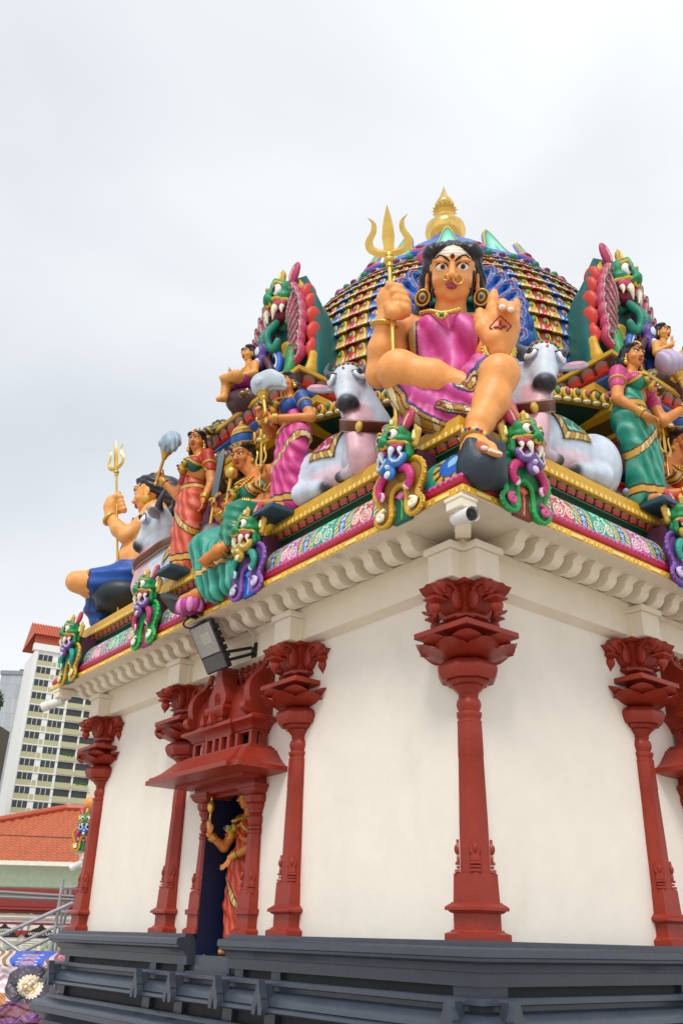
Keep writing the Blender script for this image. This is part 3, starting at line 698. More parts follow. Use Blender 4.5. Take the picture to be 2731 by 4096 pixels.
# ================================================================== dome
DP = bez([(2.38, 5.26), (2.49, 5.75), (2.51, 6.25), (2.43, 6.75), (2.24, 7.22), (2.03, 7.54), (1.84, 7.76)], 84)
dome = part('dome', lathe(DP.tolist(), DC, 64, cap=False), paint('2a160c'), shrine, smooth=180)
sl = np.concatenate([[0], np.cumsum(np.hypot(*np.diff(DP, axis=0).T))])
def dome_at(s): return np.interp(s, sl, DP[:, 0]), np.interp(s, sl, DP[:, 1])
NC = 112; ROWS = 12; tl = sl[-1]/ROWS
def disc(c, rx, rz, th, col, n=10):
    V = [(c[0]+rx*cos(2*pi*i/n), c[1], c[2]+rz*sin(2*pi*i/n)) for i in range(n)]+[(c[0]+.6*rx*cos(2*pi*i/n), c[1]-th, c[2]+.6*rz*sin(2*pi*i/n)) for i in range(n)]
    F = [(i, (i+1) % n, n+(i+1) % n, n+i) for i in range(n)]+[tuple(range(n, 2*n))]
    return tint((np.array(V), F), col)
def tilemesh(c, c2, eye, w0, w1, h):
    """shingle hanging down: thick scalloped foot, raised eye"""
    V = []; C = []; F = []; nu = 7; ts = (0, .06, .20, .42, .66, 1.0); nv = len(ts)
    for j, t in enumerate(ts):
        w = w0+(w1-w0)*t
        for i in range(nu):
            s = -1+2*i/(nu-1)
            y = -(.012+.042*(1-t)+.006*(1-s*s)+((.008 if i % 2 else 0) if j in (1, 2) else 0))
            V.append((w*s, y, h*1.06*t+(.010*(i % 2) if j == 0 else 0)))
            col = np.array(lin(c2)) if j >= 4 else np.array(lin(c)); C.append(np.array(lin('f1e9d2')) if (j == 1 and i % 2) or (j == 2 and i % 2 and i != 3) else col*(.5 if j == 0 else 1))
    for j in range(nv-1):
        for i in range(nu-1): a = j*nu+i; F.append((a, a+1, a+nu+1, a+nu))
    b0 = len(V)
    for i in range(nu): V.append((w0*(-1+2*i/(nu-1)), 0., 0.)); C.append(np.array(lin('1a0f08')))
    for i in range(nu-1): F.append((b0+i, b0+i+1, i+1, i))
    for s_, ii in ((-1, 0), (1, nu-1)):
        b1 = len(V)
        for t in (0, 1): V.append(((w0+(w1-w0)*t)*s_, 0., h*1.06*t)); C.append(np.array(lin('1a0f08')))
        q = [b1, b1+1]+[j*nu+ii for j in range(nv-1, -1, -1)]; F.append(tuple(q if s_ > 0 else q[::-1]))
    me = mesh('tile', *join((np.array(V), F, np.array(C)), disc((.14*w0, -.034, h*.66), w0*.60, h*.28, .005, 'e3c524'), disc((-.02*w0, -.038, h*.68), w0*.48, h*.225, .005, c2),
        disc((-.06*w0, -.042, h*.69), w0*.34, h*.17, .005, eye), disc((-.12*w0, -.046, h*.70), w0*.13, h*.065, .002, 'b8d8c0', 8)), smooth=45); me.materials.append(MV); return me
COLS = [('d6aa2a', '7a5418', '1f8a52'), ('cc2e1e', '8a1a12', '2f8a62'), ('d6aa2a', '7a5418', 'b84a86'), ('2f78d0', '184a98', 'c86a5a')]
cache = {}; small = []
for row in range(ROWS):
    r0, z0 = dome_at(row*tl); r1, z1 = dome_at((row+1)*tl); wa, wb = r0*pi/NC, r1*pi/NC
    tilt = math.atan2(r0-r1, z1-z0)
    for kk in range(NC):
        a = 2*pi*(kk+.5)/NC; nx, ny = cos(a), sin(a)
        vis = nx*.70-ny*.714
        if vis < -.15: continue
        ci = kk % 4; key = (row, ci)
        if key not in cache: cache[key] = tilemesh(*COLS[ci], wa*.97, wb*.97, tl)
        # tiles that show largest: not the ones right behind the seated figure or the side gables
        b = math.degrees(math.atan2(nx*.714+ny*.70, vis)); s_ = 1 if 11 < abs(b) < 42 else (.5 if abs(b) <= 11 else .2)
        small.append((s_*(1-.02*row)*vis, key, (DC[0]+r0*nx, DC[1]+r0*ny, z0), a, -tilt))
small.sort(key=lambda q: -q[0])
rest = []
for i, (vis, key, p, a, tilt) in enumerate(small):
    Rm = rotz(a+pi/2)@rotx(tilt)
    if i < 300:
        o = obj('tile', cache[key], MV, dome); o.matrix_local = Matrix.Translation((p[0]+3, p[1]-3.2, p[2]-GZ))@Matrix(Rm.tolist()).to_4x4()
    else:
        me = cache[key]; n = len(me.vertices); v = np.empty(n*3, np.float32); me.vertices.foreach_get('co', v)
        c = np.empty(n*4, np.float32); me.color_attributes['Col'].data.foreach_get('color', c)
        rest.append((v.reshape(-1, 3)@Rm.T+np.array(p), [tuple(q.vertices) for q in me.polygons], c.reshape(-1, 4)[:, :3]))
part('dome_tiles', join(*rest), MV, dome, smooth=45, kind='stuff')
# purple petal ring, then the lotus crown
part('crown_ring', lathe([(1.80, 7.70), (1.90, 7.71), (1.92, 7.76), (1.88, 7.82), (1.74, 7.86)], DC, 64, cap=False), paint('8a5a86'), dome)
stud = mesh('stud', *join(tint(ball((0, 0, 0), (.085, .05, .05), 10, 6), 'c9a0a8'), tint(ball((0, -.03, .0), (.055, .04, .035), 10, 6), '6a2f6e')), smooth=180); stud.materials.append(MV)
stud2 = mesh('stud', *tint(ball((0, 0, 0), (.055, .055, .055), 10, 6), '0f7a5a'), smooth=180); stud2.materials.append(MV)
for k in range(72):
    a = 2*pi*k/72
    if cos(a)*.7-sin(a)*.714 > -.3: obj('stud', stud if k % 2 else stud2, MV, dome, loc=(DC[0]+1.91*cos(a)+3, DC[1]+1.91*sin(a)-3.2, 7.76+(0 if k % 2 else .03)-GZ), rot=(0, 0, a+pi/2))
crown = part('lotus_crown', lathe([(1.72, 7.84), (1.80, 7.85), (1.84, 7.89), (1.80, 7.94), (1.64, 8.16), (1.42, 8.42), (1.2, 8.6), (.8, 9.1), (.4, 9.5), (.3, 9.66)], DC, 64, cap=False), paint('1f62b8'), dome)
def crownleaf(w, h, lean):
    o = bez([(-.5, 0, 0), (-.36, 0, .16), (-.2, 0, .40), (-.10, 0, .80), (0, 0, 1.), (.10, 0, .80), (.2, 0, .40), (.36, 0, .16), (.5, 0, 0)], 32)*np.array([w, 1, h])
    V = []; C = []; F = []; n = len(o)
    for s, c in ((1., 'dcc24a'), (.90, '2a5a3a'), (.86, '35b39c'), (.5, '9fe3cc'), (.12, '2f9a86')):
        for p in o: V.append((p[0]*s, -.03*(1-s)-.03, p[2]*s)); C.append(lin(c))
    for j in range(4):
        for i in range(n-1): a = j*n+i; F.append((a, a+1, a+n+1, a+n))
    b0 = len(V)
    for p in o: V.append((p[0], .05, p[2])); C.append(lin('2a6fc4'))
    for i in range(n-1): F.append((b0+i, b0+i+1, i+1, i))
    V.append((0, .05, 0)); C.append(lin('1f62b8')); c = len(V)-1
    for i in range(n-1): F.append((b0+i+1, b0+i, c))
    V = np.array(V); V[:, 1] += V[:, 2]*lean
    return V, F, np.array(C)
cl = mesh('crown_leaf', *crownleaf(.70, .84, .46), smooth=60); cl.materials.append(MV)
fl = mesh('crown_flower', *join(tint(ball((0, 0, 0), (.2, .06, .05), 16, 6), '2a6fc4'), tint(ball((0, -.02, .03), (.15, .05, .05), 12, 6), 'd86a8a'), tint(ball((0, -.04, .05), (.08, .04, .04), 10, 6), '8a1a3a')), smooth=180); fl.materials.append(MV)
for k in range(16):
    a = 2*pi*(k+.0)/16
    if cos(a)*.7-sin(a)*.714 > -.5:
        obj('crown_leaf', cl, MV, crown, loc=(DC[0]+1.72*cos(a)+3, DC[1]+1.72*sin(a)-3.2, 7.92-GZ), rot=(0, 0, a+pi/2))
        b = a+pi/16; obj('crown_flower', fl, MV, crown, loc=(DC[0]+1.78*cos(b)+3, DC[1]+1.78*sin(b)-3.2, 7.95-GZ), rot=(0, 0, b+pi/2))
fin = part('finial', lathe([(0.264, 9.5), (0.264, 9.66), (0.211, 9.70), (0.176, 9.72), (0.229, 9.76), (0.290, 9.84), (0.317, 9.94), (0.308, 10.02), (0.246, 10.10), (0.167, 10.15), (0.132, 10.17), (0.158, 10.20), (0.167, 10.24), (0.132, 10.27)], DC, 40), GOLDP, dome, smooth=35)
part('finial_collar', lathe([(.13, 10.26), (.15, 10.30), (.165, 10.33), (.14, 10.36), (.17, 10.39), (.18, 10.42), (.15, 10.46), (.12, 10.48)], DC, 24), GOLD, fin, smooth=30)
spk = mesh('finial_spike', *xf(lathe([(.022, 0), (.002, .07)], (0, 0, 0), 6), roty(pi/2)), smooth=30); spk.materials.append(GOLD)
for k in range(16):
    a = 2*pi*k/16; obj('finial_spike', spk, GOLD, fin, loc=(DC[0]+.15*cos(a)+3, DC[1]+.15*sin(a)-3.2, 10.40-GZ), rot=(0, -.25, a))
part('finial_tip', lathe([(.11, 10.47), (.14, 10.50), (.145, 10.54), (.13, 10.58), (.09, 10.66), (.05, 10.77), (.015, 10.88), (.002, 10.95)], DC, 32), GOLDP, fin, smooth=40)
# ================================================================== lion masks on the eave
def yali_geo():
    G = {}
    # frame: omega of scrolls on a plate. local x right, -y out, z up from the fascia foot
    def half(s):
        return [(s*.05, 0, .43), (s*.14, 0, .415), (s*.20, 0, .34), (s*.205, 0, .25), (s*.165, 0, .165), (s*.155, 0, .12), (s*.185, 0, .075), (s*.19, 0, .03), (s*.15, 0, -.02), (s*.10, 0, -.02), (s*.065, 0, .03), (s*.065, 0, .12), (s*.06, 0, .20), (s*.03, 0, .245), (0, 0, .255)]
    S = Sculpt(.006); T = []
    def add(tok): T.extend([tok]*(len(S.P)-len(T)))
    for s in (-1, 1):
        mid = [(s*.0, -.03, .33), (s*.10, -.03, .33), (s*.135, -.03, .25), (s*.115, -.03, .16), (s*.11, -.03, .08), (s*.12, -.03, .03)]
        S.chain(mid, [.10, .085, .075, .055, .062, .062], k=.02, flat=((0, 1, 0), 2.2)); add('fill')
        S.chain([(a, -.055, c) for a, b, c in bez(half(s), 36)], .017, k=.006); add('border')
        b = bez(half(s), 30)
        for i, p in enumerate(b[2:-3]):     # beaded edge
            S.ell((p[0]*1.07, -.060, p[2]-.002), .009, k=.004); add('edge')
        S.chain(bez([(s*.04, -.09, .36), (s*.10, -.10, .335), (s*.135, -.10, .26), (s*.125, -.095, .19), (s*.10, -.095, .175), (s*.095, -.095, .20), (s*.112, -.095, .21)], 20), [.02+.008*sin(i*.4) for i in range(21)][:len(bez([(0, 0, 0)]*7, 20))], k=.006); add('plume')
        S.chain(bez([(s*.105, -.10, .165), (s*.09, -.105, .185), (s*.10, -.105, .215), (s*.12, -.10, .205)], 8), .010, k=.004); add('plumetip')
        S.chain(bez([(s*.115, -.075, .10), (s*.155, -.08, .07), (s*.15, -.085, .03), (s*.12, -.085, .025), (s*.115, -.085, .055), (s*.132, -.085, .06)], 14), .014, k=.004); add('curl')
    S.rbox((0, -.012, .10), (.075, .02, .13), rr=.01); add('panel')
    S.chain([(0, -.035, -.01), (.01, -.038, .10), (0, -.04, .16)], .006, k=.003); add('stem')
    for a in np.linspace(-1.1, 1.1, 6): S.cap((0, -.04, .155), (.045*sin(a), -.04, .165+.04*cos(a)), .012, .006, k=.003); add('bloom')
    g_ = S.build(ids=True); g_[0][:, 0] *= 1.28; G['scroll_frame'] = (g_, T)
    # tongue / beard
    S = Sculpt(.006); T = []
    S.chain([(0, -.12, .50), (0, -.14, .42), (0, -.13, .34)], [.045, .035, .045], k=.02, flat=((0, 1, 0), 1.5)); add('beard')
    S.ell((0, -.135, .325), (.05, .03, .055), k=.01); add('beard')
    for s in (-1, 1):
        S.chain(bez([(s*.02, -.13, .46), (s*.05, -.14, .39), (s*.10, -.13, .375), (s*.135, -.125, .41), (s*.12, -.125, .44), (s*.105, -.125, .425)], 18), [.03, .03, .03, .028, .026, .024, .022, .02, .02, .018, .018, .016, .015, .014, .013, .012, .012, .012, .012, .012][:len(bez([(0, 0, 0)]*6, 18))], k=.008); add('beard')
        S.chain(bez([(s*.03, -.165, .44), (s*.055, -.172, .395), (s*.10, -.16, .385), (s*.13, -.152, .415), (s*.118, -.15, .44)], 12), .008, k=.003); add('beardtip')
    S.ell((0, -.172, .365), .018, k=.004); add('beardtip'); S.ell((0, -.17, .30), (.03, .015, .03), k=.004); add('beardtip')
    G['tongue'] = (S.build(ids=True), T)
    # mask
    S = Sculpt(.006); T = []
    S.ell((0, -.06, .60), (.125, .10, .115), k=.02); add('face')
    S.ell((0, -.03, .50), (.12, .06, .10), k=.02); add('face')
    for s in (-1, 1):
        S.ell((s*.06, -.12, .635), (.066, .06, .066), k=.015); add('face')          # brow bulge
        S.ell((s*.085, -.12, .56), (.065, .07, .04), k=.015); add('face')          # cheek
        S.ell((s*.062, -.175, .605), (.048, .02, .04), k=.008, op='s'); add('face')
        S.chain(bez([(s*.01, -.20, .505), (s*.05, -.20, .54), (s*.10, -.17, .535), (s*.14, -.12, .525), (s*.145, -.10, .50)], 12), .011, k=.004); add('lip')
        S.chain(bez([(s*.03, -.165, .50), (s*.06, -.165, .515), (s*.105, -.14, .51)], 8), .024, k=.008); add('gum')
        S.chain([(s*.14, -.10, .51), (s*.13, -.09, .44), (s*.085, -.09, .40)], [.022, .024, .018], k=.01); add('face')
        S.chain(bez([(s*.03, -.19, .645), (s*.06, -.195, .665), (s*.105, -.165, .645)], 8), .009, k=.003); add('lid')
        S.cap((s*.03, -.215, .545), (s*.035, -.20, .53), .018, .016, k=.006); add('face')   # nostril
    S.chain([(0, -.15, .70), (0, -.19, .62), (0, -.215, .555)], [.022, .022, .034], k=.012); add('face')
    S.ell((0, -.10, .47), (.10, .05, .05), k=.01); add('mouth')
    S.chain([(0, -.16, .715), (0, -.185, .665)], [.02, .016], k=.006); add('ridge')
    g_ = S.build(ids=True); g_[0][:, 0] *= 1.08; G['mask'] = (g_, T)
    S = Sculpt(.006); T = []
    for s in (-1, 1):
        S.chain(bez([(s*.085, -.07, .70), (s*.12, -.065, .76), (s*.15, -.06, .80), (s*.16, -.06, .775)], 10), [.034, .044, .050, .050, .048, .042, .034, .024, .016, .010, .008, .008], k=.008, flat=((0, 1, 0), 1.8)); add('ear')
        S.chain(bez([(s*.095, -.09, .71), (s*.125, -.085, .755), (s*.145, -.08, .785)], 8), .010, k=.003); add('eartip')
        S.chain([(s*.15, -.03, .55), (s*.175, -.03, .64), (s*.155, -.035, .71)], [.035, .04, .008], k=.008, flat=((0, 1, 0), 1.6)); add('sideleaf')
        S.cap((s*.16, -.055, .585), (s*.165, -.055, .64), .016, .012, k=.003); add('leafeye')
    S.chain([(0, -.10, .71), (0, -.10, .78), (0, -.10, .83)], [.03, .036, .006], k=.008, flat=((0, 1, 0), 1.5)); add('sideleaf')
    S.cap((0, -.13, .745), (0, -.13, .775), .014, .012, k=.003); add('leafeye')
    G['crest'] = (S.build(ids=True), T)
    return G
YG = yali_geo()
YC = {'face': '1f8a52', 'lip': 'd0a52a', 'gum': 'd24a7a', 'mouth': '8a1a3a', 'lid': 'c9b04a', 'ridge': '2f9a5a', 'sideleaf': 'd0a84a', 'leafeye': 'f0e08a', 'ear': 'c23a5c', 'eartip': 'f0b0b0', 'stem': '3fae4a', 'bloom': 'e06aa8', 'beardtip': 'cfe0f5'}
def variant(**k): d = dict(YC); d.update(k); return d
YV = {'gold': variant(fill='9a6a24', border='d3a21e', edge='e0c060', plume='c8307a', plumetip='f2c6dc', curl='f3ead0', panel='14604a', beard='2f7ccc'),
      'green': variant(fill='1a7a4a', border='23a34a', edge='4fc488', plume='c32a6a', plumetip='f2c6dc', curl='d0508a', panel='7a3a2a', beard='7a5aa0', beardtip='d8c8e8', stem='d07a5a', bloom='c8604a'),
      'violet': variant(fill='4a3a6a', border='8a52b0', edge='a878cc', plume='2f9a86', plumetip='bfe8dc', curl='cfc0e0', panel='2a5ab8', beard='c29a2e', beardtip='f0dc9a', stem='7ab0f0', bloom='4a8ae0'),
      'lime': variant(fill='1a8a5a', border='1fae3a', edge='4fd078', plume='b8306a', plumetip='f2c6dc', curl='d8f0d0', panel='a03a6a', beard='6a4a90', beardtip='cdbce0', bloom='d02a6a', stem='d02a6a'),
      'amber': variant(fill='1a7a66', border='d8a020', edge='e8bc40', plume='1f9a86', plumetip='bfe8dc', curl='e0d890', panel='0e5a4a', beard='6a3a88', beardtip='cdbce0', bloom='2f9a4a'),
      'indigo': variant(fill='5a3a7a', border='7a4aa8', edge='9a70c4', plume='2f9a86', plumetip='bfe8dc', curl='cfc0e0', panel='2a6ac8', beard='c29a2e', beardtip='f0dc9a', bloom='4a8ae0')}
def fang(s, c='f1ead0'): return join(*[tint(tube(bez([(s*x, -.17+q, .495), (s*(x+.004), -.185+q, .465), (s*(x+e), -.18+q, .425-l)], 6), [r, r, r*.95, r*.8, r*.5, .004, .003][:len(bez([(0, 0, 0)]*3, 6))], 8), c) for x, q, l, e, r in ((.05, 0, .02, -.014, .027), (.108, .03, -.012, .006, .020))])
def yali(variantname, label, loc, rot, ycols=None):
    t = thing('lion_mask', label, 'mask', loc, 'lion masks along the eave'); t.rotation_euler = (0, 0, rot); cm_ = YV[variantname]; BASES[t.name] = (0, 0, 0)
    for nm, ((V, F, I), tok) in YG.items():
        pal = np.array([lin(cm_[x]) for x in tok]); part(nm, (V, F, pal[I]), MV, t, smooth=180)
    for s in (-1, 1):
        e = part('eye', tint(ball((s*.066, -.176, .607), (.046, .03, .043), 14, 10), 'f4f1ea'), MV, t, smooth=180)
        part('pupil', join(tint(ball((s*.062, -.203, .603), (.022, .008, .023), 12, 8), '4a3418'), tint(ball((s*.061, -.209, .603), (.013, .005, .014), 10, 6), '050505')), MV, e, smooth=180)
        part('fangs', fang(s, 'cfe2f0' if variantname == 'gold' else 'f1ead0'), MV, t, smooth=60)
    part('back_block', join(box(-.15, .15, -.01, .28, .05, .52)), paint('4a2238'), t)
    return t
for vn, lb, u in (('gold', 'green lion mask with golden scrolls and blue tongue left of the near roof corner', -.02), ('violet', 'green lion mask with violet scrolls below the seated figure in green', 2.0), ('lime', 'green lion mask with bright green scrolls beside the upper floodlight', 3.97), ('amber', 'green lion mask with amber scrolls at the far left roof corner', 5.97)):
    yali(vn, lb, (-u, -.60, 2.70), 0)
for vn, lb, u in (('green', 'green lion mask with leafy green scrolls right of the near roof corner', -.03), ('indigo', 'green lion mask with violet scrolls cut off by the right picture edge', 2.0)):
    yali(vn, lb, (.60, u, 2.70), pi/2)
# ================================================================== seated bulls
def bull_geo():
    """f forward, o outward, z up; head turned outwards"""
    W, SH, PK = 'c2cfdf', '8296b4', 'dfb4c0'
    S = Sculpt(.011)
    S.ell((-.62, .08, .34), (.60, .27, .30), c=W, k=.06); S.ell((-.60, .20, .16), (.42, .16, .14), c='d9bcc8', k=.05)
    S.ell((-.55, .06, .50), (.50, .22, .18), c=W, k=.06)
    S.ell((-1.10, .10, .34), (.27, .30, .34), c=W, k=.07)
    S.ell((-.14, .08, .60), (.22, .17, .20), c=W, k=.08)                  # hump
    S.ell((-.04, .12, .30), (.24, .27, .33), c=W, k=.07)
    S.cap((-.06, .10, .48), (-.10, .27, .86), .25, .18, c=W, k=.07)
    S.cap((.03, .38, .58), (.15, .40, .16), .07, .07, c=PK, k=.05)        # dewlap
    S.cap((.0, .30, .60), (.12, .30, .12), .13, .15, c=PK, k=.06)
    hd = np.array([.47, .38, -.80]); hd /= np.linalg.norm(hd); lt = np.cross(hd, [0, 0, 1.]); lt /= np.linalg.norm(lt); up = np.cross(lt, hd); lt, up = lt*cos(.26)+up*sin(.26), up*cos(.26)-lt*sin(.26)
    H = np.array([-.08, .36, .94]); R = np.stack([lt, hd, up], 1)
    def h(a, b, c): return H+lt*a+hd*b+up*c
    S.ell(h(0, -.02, .0), (.155, .19, .17), R, W, .05)
    S.ell(h(0, -.08, .05), (.13, .12, .10), R, W, .05)
    S.cap(h(0, .08, -.02), h(0, .30, -.05), .135, .095, W, .04)
    S.ell(h(0, .36, -.045), (.105, .075, .085), R, '2c2f36', .03)
    S.ell(h(0, .33, -.155), (.08, .08, .045), R, 'd8a0ac', .02)
    S.ell(h(0, .22, -.12), (.10, .16, .07), R, 'c3ccd8', .03)
    for s in (-1, 1):
        S.ell(h(s*.145, .06, .05), (.035, .06, .05), R, 'a2b2c8', .02)
        S.chain(bez([h(s*.10, -.13, .03), h(s*.19, -.19, .04), h(s*.235, -.28, .06), h(s*.20, -.38, .10)], 12), np.linspace(.058, .010, len(bez([(0, 0, 0)]*4, 12))), '4a4e58', .012)
        S.ell(h(s*.29, -.06, -.02), (.14, .065, .03), R@roty(-s*.25), 'aab4c4', .02)
        S.ell(h(s*.30, -.055, .008), (.10, .042, .02), R@roty(-s*.25), 'd88aa0', .006)
        S.ell(h(s*.055, .43, -.02), (.02, .02, .024), R, '1a1416', .005, 's')
    # legs
    for o, sgn in ((.25, 1), (-.12, -1)):
        S.ell((-1.0, o-.04*sgn, .30), (.28, .13, .29), c=W, k=.05)
        S.chain([(-.95, o+.04*sgn, .14), (-.68, o+.07*sgn, .09), (-.55, o+.07*sgn, .075)], [.12, .075, .065], W, .04)
        S.ell((-.50, o+.07*sgn, .06), (.075, .06, .055), c='34363e', k=.01)
        S.chain([(-.16, o-.02*sgn, .26), (.10, o+.05*sgn, .12), (.14, o+.06*sgn, .085)], [.115, .09, .08], W, .05)
        S.chain([(.13, o+.06*sgn, .075), (-.12, o+.09*sgn, .055)], [.075, .055], 'c6b8c6', .03)
        S.ell((-.20, o+.09*sgn, .055), (.075, .055, .05), c='34363e', k=.01)
    S.chain(bez([(-1.32, .05, .45), (-1.40, .12, .25), (-1.36, .25, .08), (-1.2, .38, .05)], 10), .028, SH, .02)
    V, F, C = S.build(blur=24)
    # soft airbrushed blue and pink as painted on the plaster
    low = np.clip((V[:, 2]-.05)/.5, 0, 1)
    nz_ = np.sin(V[:, 0]*5+1)*np.sin(V[:, 1]*7)*np.sin(V[:, 2]*6+.5)
    isw = np.abs(C-np.array(lin(W))).sum(1) < .1
    w = np.clip(.55+.6*nz_, 0, 1)[:, None]*.45
    C[isw] = C[isw]*(1-w[isw])+np.array(lin('dfe6ee'))*w[isw]
    P = {'body': (V, F, C)}
    # eyes, lashes
    E = []
    for s in (-1, 1):
        c = h(s*.128, .075, .085); n = lt*s*.72+hd*.05+up*.7; n /= np.linalg.norm(n); a = np.cross(n, -hd); a /= np.linalg.norm(a); u_ = np.cross(a, n); Re = np.stack([a, n, u_], 1)
        E.append((join(tint(ball(c+n*.012, (.064, .036, .052), 14, 10, Re), 'f2f2f4'), tint(ball(c+n*.002, (.072, .030, .054), 12, 8, Re), '9aa8bc')), join(tint(ball(c+n*.030+up*.020, (.034, .018, .036), 12, 8, Re), '2a3f66'), tint(ball(c+n*.036+up*.030, (.020, .014, .022), 10, 6, Re), '0a0a0c'))))
        E.append((tint(tube(bez([c-a*.075+u_*.008, c-a*.025+n*.030+u_*.062, c+a*.03+n*.030+u_*.062, c+a*.08+u_*.004], 10), .007, 6), '22242c'), None))
    P['eyes'] = E
    col = bez([h(.0, .02, -.21)*0+np.array(q) for q in [(.32, .42, .60), (.12, .56, .80), (-.16, .40, .98), (-.20, .08, .92), (.06, -.02, .72), (.30, .16, .58)]]+[np.array((.32, .42, .60))], 40)
    P['collar'] = col
    # forehead garland
    P['garland'] = bez([h(-.15, -.08, .06), h(-.10, -.10, .14), h(0, -.08, .165), h(.10, -.10, .14), h(.15, -.08, .06)], 20)
    P['spot'] = h(0, .03, .172)
    return P
BG = bull_geo()
def bull(label, place, bl1, bl2, base):
    """place maps (f, o, z) to the world"""
    t = thing('bull_statue', label, 'bull', base, 'seated bull statues on the roof ledge')
    tr = lambda VF: (place(np.asarray(VF[0])),)+tuple(VF[1:])
    part('body', tr(BG['body']), MV, t, smooth=180)
    for e, p in BG['eyes']:
        eo = part('eye', tr(e), MV, t, smooth=180)
        if p: part('pupil', tr(p), MV, eo, smooth=180)
    # brown leather collar: a flat strap wrapped round the neck, projected onto the body surface
    V, F, C = BG['body']; cen = np.array([-.03, .24, .53]); axis = np.array([.25, .45, .86]); axis /= np.linalg.norm(axis)
    tilt = np.array([.42, .36, -.80]); tilt /= np.linalg.norm(tilt)
    nrm = np.array([.74*.50, .60*.50, .86]); nrm /= np.linalg.norm(nrm); e1 = np.cross(nrm, [0, 0, 1.]); e1 /= np.linalg.norm(e1); e2 = np.cross(nrm, e1)
    dv = V-cen; near = np.abs(dv@nrm) < .05; ang = np.arctan2(dv@e2, dv@e1); rad = np.hypot(dv@e1, dv@e2); ok = near & (rad < .42)
    vv = []; n = 48
    for k in range(n):
        a = -pi+2*pi*k/n; m = ok & (np.abs((ang-a+pi) % (2*pi)-pi) < .12); r = (np.percentile(rad[m], 80) if m.any() else .2)+.012
        vv.append((a, r))
    rs = np.array([x[1] for x in vv]); rs = (rs+np.roll(rs, 1)+np.roll(rs, -1)+np.roll(rs, 2)+np.roll(rs, -2))/5+.008
    SV = []; SCc = []
    for wv, c, ex in ((-.058, '5a2f1a', 0), (-.05, 'c8a890', .006), (-.044, '5a2f1a', .008), (.044, '6a3a20', .008), (.05, 'c8a890', .006), (.058, '5a2f1a', 0)):
        for k in range(n): a = vv[k][0]; SV.append(cen+nrm*wv+(e1*cos(a)+e2*sin(a))*(rs[k]+ex)); SCc.append(lin(c))
    SF = [(j*n+k, j*n+(k+1) % n, (j+1)*n+(k+1) % n, (j+1)*n+k) for j in range(5) for k in range(n)]
    co = part('collar', (place(np.array(SV)), SF, np.array(SCc)), MV, t, smooth=60)
    fr = np.array([.74, .60, 0]); a = math.atan2(fr@e2, fr@e1); k = int((a+pi)/(2*pi)*n) % n; pc = cen+(e1*cos(a)+e2*sin(a))*(rs[k]+.012)
    part('medal', tr(tint(ball(pc, (.045, .03, .05), 12, 8), 'd2b046')), MV, co, smooth=180)
    ga = BG['garland']; part('garland', join(tr(tint(tube(ga, .012, 6), 'c99a2a')), *[tr(tint(ball(p+np.array([.02, .02, -.02]), .016, 8, 6), ['c02a3a', '2f9a5a'][i % 2])) for i, p in enumerate(ga[2:-2:2])]), MV, t, smooth=180)
    part('brow_spot', tr(tint(ball(BG['spot'], .014, 8, 6), 'd8902a')), MV, t, smooth=180)
    # blanket draped over the back: patch of body surface pushed out
    m = (V[:, 0] < -.34) & (V[:, 0] > -.80) & (V[:, 2] > .30-.10*((V[:, 0]+.34)/.46)) & (V[:, 1] > .0)
    N_ = np.zeros_like(V); Fi = np.asarray(F)
    fn = np.cross(V[Fi[:, 2]]-V[Fi[:, 0]], V[Fi[:, 3]]-V[Fi[:, 1]])
    for q in range(4): np.add.at(N_, Fi[:, q], fn)
    N_ /= np.linalg.norm(N_, axis=1)[:, None]+1e-9
    fm = m[Fi].all(1); lab = np.arange(len(V)); Fb = Fi[fm]
    for _ in range(400):
        mn = lab[Fb].min(1); l2 = lab.copy(); np.minimum.at(l2, Fb.ravel(), np.repeat(mn, 4))
        if (l2 == lab).all(): break
        lab = l2
    big = np.bincount(lab[Fb[:, 0]]).argmax(); fm[np.where(fm)[0][lab[Fb[:, 0]] != big]] = False
    ids = np.unique(Fi[fm]); mp_ = np.full(len(V), -1); mp_[ids] = np.arange(len(ids))
    Vb = V[ids]; bd = np.minimum.reduce([-.34-Vb[:, 0], Vb[:, 0]+.80, Vb[:, 2]-(.30-.10*((Vb[:, 0]+.34)/.46))])
    cb = np.tile(np.array(lin(bl1)), (len(ids), 1)); gold = bd < .085; cb[gold] = lin('b98a2a'); cb[(bd < .085) & (np.abs((Vb[:, 0]*9+Vb[:, 2]*6) % 1-.5) < .18)] = lin('e2c87a'); cb[(bd > .078) & (bd < .092)] = lin('3a1a10'); cb[bd < .014] = lin('4a2a10')
    inn = bd > .10; sw = np.abs(np.sin(Vb[:, 0]*26+2*np.sin(Vb[:, 2]*22))*np.cos(Vb[:, 2]*24)) < .22; cb[inn & sw] = lin(bl2)
    part('blanket', (place(Vb+N_[ids]*.014), mp_[Fi[fm]], cb), MV, t, smooth=180)
    return t
LZ = 3.442
bull('white bull with pink and gold blanket seated left of the big corner figure', lambda v: np.stack([-.78+.83*v[:, 0], -.10-v[:, 1], LZ+v[:, 2]], 1), 'c22a5a', 'f0b8c8', (-1.3, -.2, LZ))
bull('white bull with green and gold blanket seated right of the big corner figure', lambda v: np.stack([.08+v[:, 1], .52-.86*v[:, 0], LZ+v[:, 2]], 1), '1f8a72', '8fd0bc', (.2, 1.0, LZ))
bull('pale bull in profile between blue clad figure and woman in red sari', lambda v: np.stack([-4.62-.86*v[:, 0], -.06-v[:, 1], LZ+v[:, 2]], 1), 'b8902a', 'e8d080', (-4.2, -.2, LZ))
